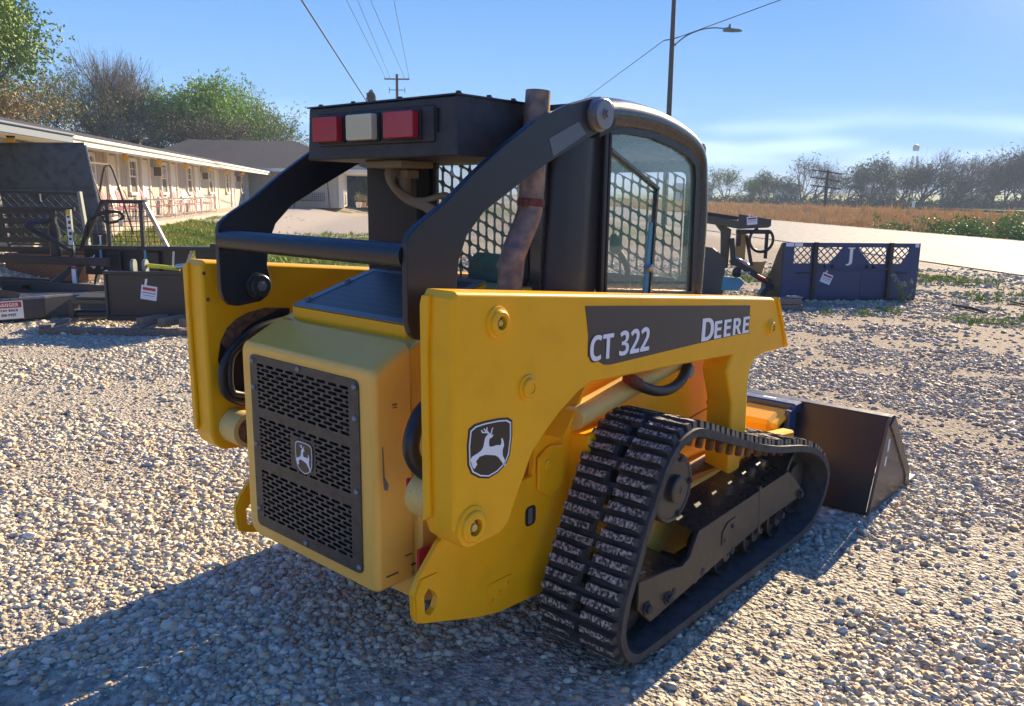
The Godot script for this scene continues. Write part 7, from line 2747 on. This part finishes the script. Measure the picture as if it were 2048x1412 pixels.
	for k in 7:
		b = MB.new()
		var a := k * 0.9
		var e := Vector3(cos(a) * 0.16, 0.28 + 0.05 * (k % 4), sin(a) * 0.12) + Vector3(0.752, 0, -0.659) * (k - 3) * 0.055
		b.tube([Vector3.ZERO, e * 0.6, e], [0.006, 0.005, 0.004], 4, false)
		obj("stem", b, mat("weed_stem", lin(0.16, 0.2, 0.08), 0.8) if not M.has("weed_stem") else M.weed_stem, wd)
		var w := []
		var tn := []
		for j in 26:
			w.append(Transform3D(Basis(Vector3(rng.randfn(), rng.randfn(), rng.randfn()).normalized(), rng.randf() * 6.0).scaled(Vector3.ONE * 0.05), e * (1.0 if j < 15 else rng.randf()) + Vector3(rng.randfn(), rng.randfn(), rng.randfn()) * 0.016))
			tn.append(Color(0.32, 0.34, 0.26) if j < 15 else Color(0.12, 0.18, 0.05))
		copies("flower_head", leaf_mesh(), M.leaf, w, tn, wd)

# ---------------------------------------------------------------- loose ground cover
func pebble(seed: int) -> ArrayMesh:
	var r := RandomNumberGenerator.new()
	r.seed = seed
	var t := (1.0 + sqrt(5.0)) / 2.0
	var vs := [Vector3(-1, t, 0), Vector3(1, t, 0), Vector3(-1, -t, 0), Vector3(1, -t, 0), Vector3(0, -1, t), Vector3(0, 1, t), Vector3(0, -1, -t), Vector3(0, 1, -t), Vector3(t, 0, -1), Vector3(t, 0, 1), Vector3(-t, 0, -1), Vector3(-t, 0, 1)]
	var sc := Vector3(r.randf_range(0.85, 1.25), r.randf_range(0.36, 0.52), r.randf_range(0.65, 0.9))
	for i in 12:
		vs[i] = vs[i].normalized() * sc * r.randf_range(0.78, 1.18)
	var f := [0, 11, 5, 0, 5, 1, 0, 1, 7, 0, 7, 10, 0, 10, 11, 1, 5, 9, 5, 11, 4, 11, 10, 2, 10, 7, 6, 7, 1, 8, 3, 9, 4, 3, 4, 2, 3, 2, 6, 3, 6, 8, 3, 8, 9, 4, 9, 5, 2, 4, 11, 6, 2, 10, 8, 6, 7, 9, 8, 1]
	var b := MB.new()
	for i in range(0, 60, 3):
		var a: Vector3 = vs[f[i]]
		var c: Vector3 = vs[f[i + 1]]
		var d: Vector3 = vs[f[i + 2]]
		var fn := (a + c + d).normalized()
		b.tri(a, c, d, (fn + a.normalized() * 0.35).normalized(), (fn + c.normalized() * 0.35).normalized(), (fn + d.normalized() * 0.35).normalized())
	return b.mesh()

func gravel() -> void:
	var root := Node3D.new()
	root.name = "gravel"
	add_child(root)
	root.set_meta("kind", "stuff")
	root.set_meta("label", "loose tan and grey limestone gravel covering the lot")
	var meshes := []
	for k in 6:
		meshes.append(pebble(100 + k))
	var where := [[], [], [], [], [], []]
	var tints := [[], [], [], [], [], []]
	var r := RandomNumberGenerator.new()
	r.seed = 4242
	var patch := FastNoiseLite.new()
	patch.seed = 31
	patch.frequency = 0.55
	patch.fractal_octaves = 3
	var cam := Vector2(2.241, 1.51)
	var look := atan2(-0.7393, -0.6450)   # heading of the view in xz
	var bands := [[0.6, 2.2, 0.0105, 2.3], [2.2, 4.0, 0.0110, 2.3], [4.0, 6.5, 0.0125, 2.0], [6.5, 10.0, 0.0155, 1.5], [10.0, 15.0, 0.021, 1.0], [15.0, 22.0, 0.03, 0.5]]
	var cols := [Color(0.60, 0.53, 0.38), Color(0.54, 0.47, 0.33), Color(0.47, 0.41, 0.30), Color(0.66, 0.60, 0.46), Color(0.40, 0.36, 0.28), Color(0.54, 0.42, 0.26), Color(0.37, 0.35, 0.30), Color(0.58, 0.53, 0.42), Color(0.46, 0.33, 0.2)]
	for bd in bands:
		var half := 0.86
		var area: float = half * (bd[1] * bd[1] - bd[0] * bd[0])
		var n := int(area * bd[3] / (bd[2] * bd[2] * 3.0))
		for k in n:
			var a := look + r.randf_range(-half, half)
			var d := sqrt(lerpf(bd[0] * bd[0], bd[1] * bd[1], r.randf()))
			var x := cam.x + cos(a) * d
			var z := cam.y + sin(a) * d
			var q := road_q(x, z)
			if q > -1.0:
				continue
			if lawn(x, z) > 0.4:
				continue
			var pn := patch.get_noise_2d(x, z)
			var s: float = bd[2] * exp(clampf(r.randfn(), -2.2, 2.0) * 0.44)
			if pn < -0.16 and r.randf() < 0.86:
				continue
			if pn < -0.04 and r.randf() < 0.4:
				continue
			if q > -9.5 and r.randf() < 0.5 * smoothstep(-11.0, -8.0, q):
				continue
			if r.randf() < 0.012:
				s *= 1.6
			var i := r.randi() % 6
			var bs := Basis(Vector3.UP, r.randf() * TAU) * Basis(Vector3(r.randfn(), 0, r.randfn()).normalized(), r.randfn() * 0.28)
			where[i].append(Transform3D(bs.scaled(Vector3.ONE * s), Vector3(x, ground_h(x, z) + s * r.randf_range(0.0, 0.3), z)))
			var c: Color = cols[r.randi() % cols.size()]
			if q > -10.5 and r.randf() < 0.6:
				c = c.lerp(Color(0.34, 0.27, 0.2), 0.6)
			tints[i].append(c * r.randf_range(0.82, 1.12))
	for i in 6:
		copies("stones", meshes[i], M.stone, where[i], tints[i], root)

func blade_tuft(seed: int, n: int, lean: float) -> ArrayMesh:
	var r := RandomNumberGenerator.new()
	r.seed = seed
	var b := MB.new()
	for k in n:
		var a := r.randf() * TAU
		var d := Vector3(cos(a), 0, sin(a))
		var p := d * r.randf() * 0.25
		var h := r.randf_range(0.5, 1.0)
		var w := Vector3(-d.z, 0, d.x) * 0.045
		var m := p + d * lean * 0.3 + Vector3(0, h * 0.6, 0)
		var t := p + d * lean * r.randf_range(0.5, 1.1) + Vector3(0, h, 0)
		b.quad(p - w, p + w, m + w * 0.7, m - w * 0.7, d + Vector3(0, 0.6, 0))
		b.flat(m - w * 0.7, m + w * 0.7, t, d + Vector3(0, 0.6, 0))
	return b.mesh()

func grass(called: String, label: String, spots: Array, tints: Array, mesh: ArrayMesh) -> void:
	var root := Node3D.new()
	root.name = numbered(called)
	add_child(root)
	root.set_meta("kind", "stuff")
	root.set_meta("label", label)
	copies("blades", mesh, M.grass_blade, spots, tints, root)

func grasses() -> void:
	var tuft := blade_tuft(3, 9, 0.5)
	var tall := blade_tuft(4, 8, 0.28)
	var r := RandomNumberGenerator.new()
	r.seed = 515
	# motel lawn
	var w := []
	var tn := []
	for k in 26000:
		var t := r.randf_range(-19.6, -5.0)
		var m := r.randf_range(1.75, 10.0)
		var p := by_wall(t, m)
		if r.randf() > lawn(p.x, p.z):
			continue
		p.y = ground_h(p.x, p.z)
		var h := 0.075 * exp(r.randfn() * 0.35)
		w.append(Transform3D(Basis(Vector3.UP, r.randf() * TAU).scaled(Vector3(h * 1.3, h, h * 1.3)), p))
		tn.append(Color(0.17, 0.26, 0.02).lerp(Color(0.42, 0.38, 0.09), clampf(r.randf() * 0.8 + hill.get_noise_2d(p.x * 9.0, p.z * 9.0), 0, 1)))
	for k in 700:    # tall stems against the grey panel
		var p := Vector3(-15.2, 0, -5.4) + Vector3(0.54, 0, -0.84) * r.randf_range(-2.6, 0.3) + Vector3(0.84, 0, 0.54) * r.randf_range(0.08, 0.5)
		p.y = ground_h(p.x, p.z)
		w.append(Transform3D(Basis(Vector3.UP, r.randf() * TAU).scaled(Vector3(0.16, r.randf_range(0.2, 0.5), 0.16)), p))
		tn.append(Color(0.16, 0.22, 0.06))
	grass("lawn_grass", "sunlit yellow-green lawn between the attachments and the motel", w, tn, tuft)
	# scattered weeds in the lot
	w = []
	tn = []
	var clumps := [[-23.0, -16.9, 0.8, 260], [-22.2, -18.4, 0.6, 160], [-1.9, -16.6, 0.55, 260], [-2.4, -16.9, 0.4, 160], [-1.35, -11.0, 0.14, 60], [-1.5, -10.4, 0.1, 40], [-0.2, -10.8, 0.22, 70], [0.1, -10.9, 0.2, 60], [0.4, -11.6, 0.2, 60], [-0.6, -13.6, 0.25, 60], [-0.5, -14.8, 0.25, 50], [-1.0, -14.0, 0.2, 40], [0.6, -13.4, 0.4, 80], [0.9, -12.0, 0.5, 80], [-2.0, -10.0, 0.12, 25], [-5.2, -13.5, 0.5, 260], [-5.9, -13.0, 0.5, 220], [-4.6, -14.4, 0.5, 220], [-33.0, -19.5, 1.0, 160], [-29.0, -15.9, 0.8, 220], [-27.5, -14.6, 0.8, 260], [-47.5, -41.5, 2.5, 900], [-52.0, -40.0, 2.0, 500]]
	for c in clumps:
		for k in c[3]:
			var x: float = c[0] + r.randfn() * c[2]
			var z: float = c[1] + r.randfn() * c[2]
			var h: float = 0.045 * exp(r.randfn() * 0.4) * (1.0 if c[2] < 0.3 else 1.3)
			w.append(Transform3D(Basis(Vector3.UP, r.randf() * TAU).scaled(Vector3(h * 1.4, h, h * 1.4)), Vector3(x, ground_h(x, z), z)))
			tn.append(Color(0.13, 0.22, 0.02).lerp(Color(0.24, 0.28, 0.05), r.randf()))
	grass("weeds", "small bright green weeds scattered over the gravel lot", w, tn, tuft)
	# tan grass and green brush beyond the highway
	w = []
	tn = []
	for k in 30000:
		var p: float = 12.0 + 160.0 * pow(r.randf(), 1.35)
		var q := r.randf_range(11.0, 23.2)
		var g := 1.0 - smoothstep(18.0, 27.0, p + hill.get_noise_2d(p * 2.0, q * 2.0) * 8.0)
		if r.randf() < g * 0.97:
			continue
		var at := on_road(p, q)
		at.y = ground_h(at.x, at.z)
		var h := 0.5 * exp(r.randfn() * 0.3) * smoothstep(10.5, 13.0, q)
		w.append(Transform3D(Basis(Vector3.UP, r.randf() * TAU).scaled(Vector3(h * 0.8, h, h * 0.8)), at))
		tn.append(Color(0.55, 0.30, 0.11).lerp(Color(0.62, 0.43, 0.2), r.randf()).lerp(Color(0.2, 0.22, 0.05), 0.5 if r.randf() < 0.12 else 0.0))
	grass("dry_grass", "tall orange-tan dry grass between the highway and the railway", w, tn, tall)
	w = []
	tn = []
	for k in 26000:
		var p := r.randf_range(-22.0, 27.0)
		var q := r.randf_range(11.5, 22.5)
		var kk := hill.get_noise_2d(p * 7.0, q * 7.0)
		if kk < -0.1 and r.randf() < 0.7:
			continue
		if r.randf() < smoothstep(16.0, 27.0, p):
			continue
		var at := on_road(p, q)
		at.y = ground_h(at.x, at.z) + maxf(0.0, (kk + 0.25) * 1.3) * r.randf()
		w.append(Transform3D(Basis(Vector3(r.randfn(), r.randfn(), r.randfn()).normalized(), r.randf() * 6.0).scaled(Vector3.ONE * r.randf_range(0.2, 0.42)), at))
		tn.append(Color(0.07, 0.13, 0.015).lerp(Color(0.17, 0.24, 0.03), clampf(r.randf() * 0.8 + kk, 0, 1)))
	var root := Node3D.new()
	root.name = "brush"
	add_child(root)
	root.set_meta("kind", "stuff")
	root.set_meta("label", "low green brush between the highway and the ballast on the right")
	copies("leaves", leaf_mesh(), M.leaf, w, tn, root)
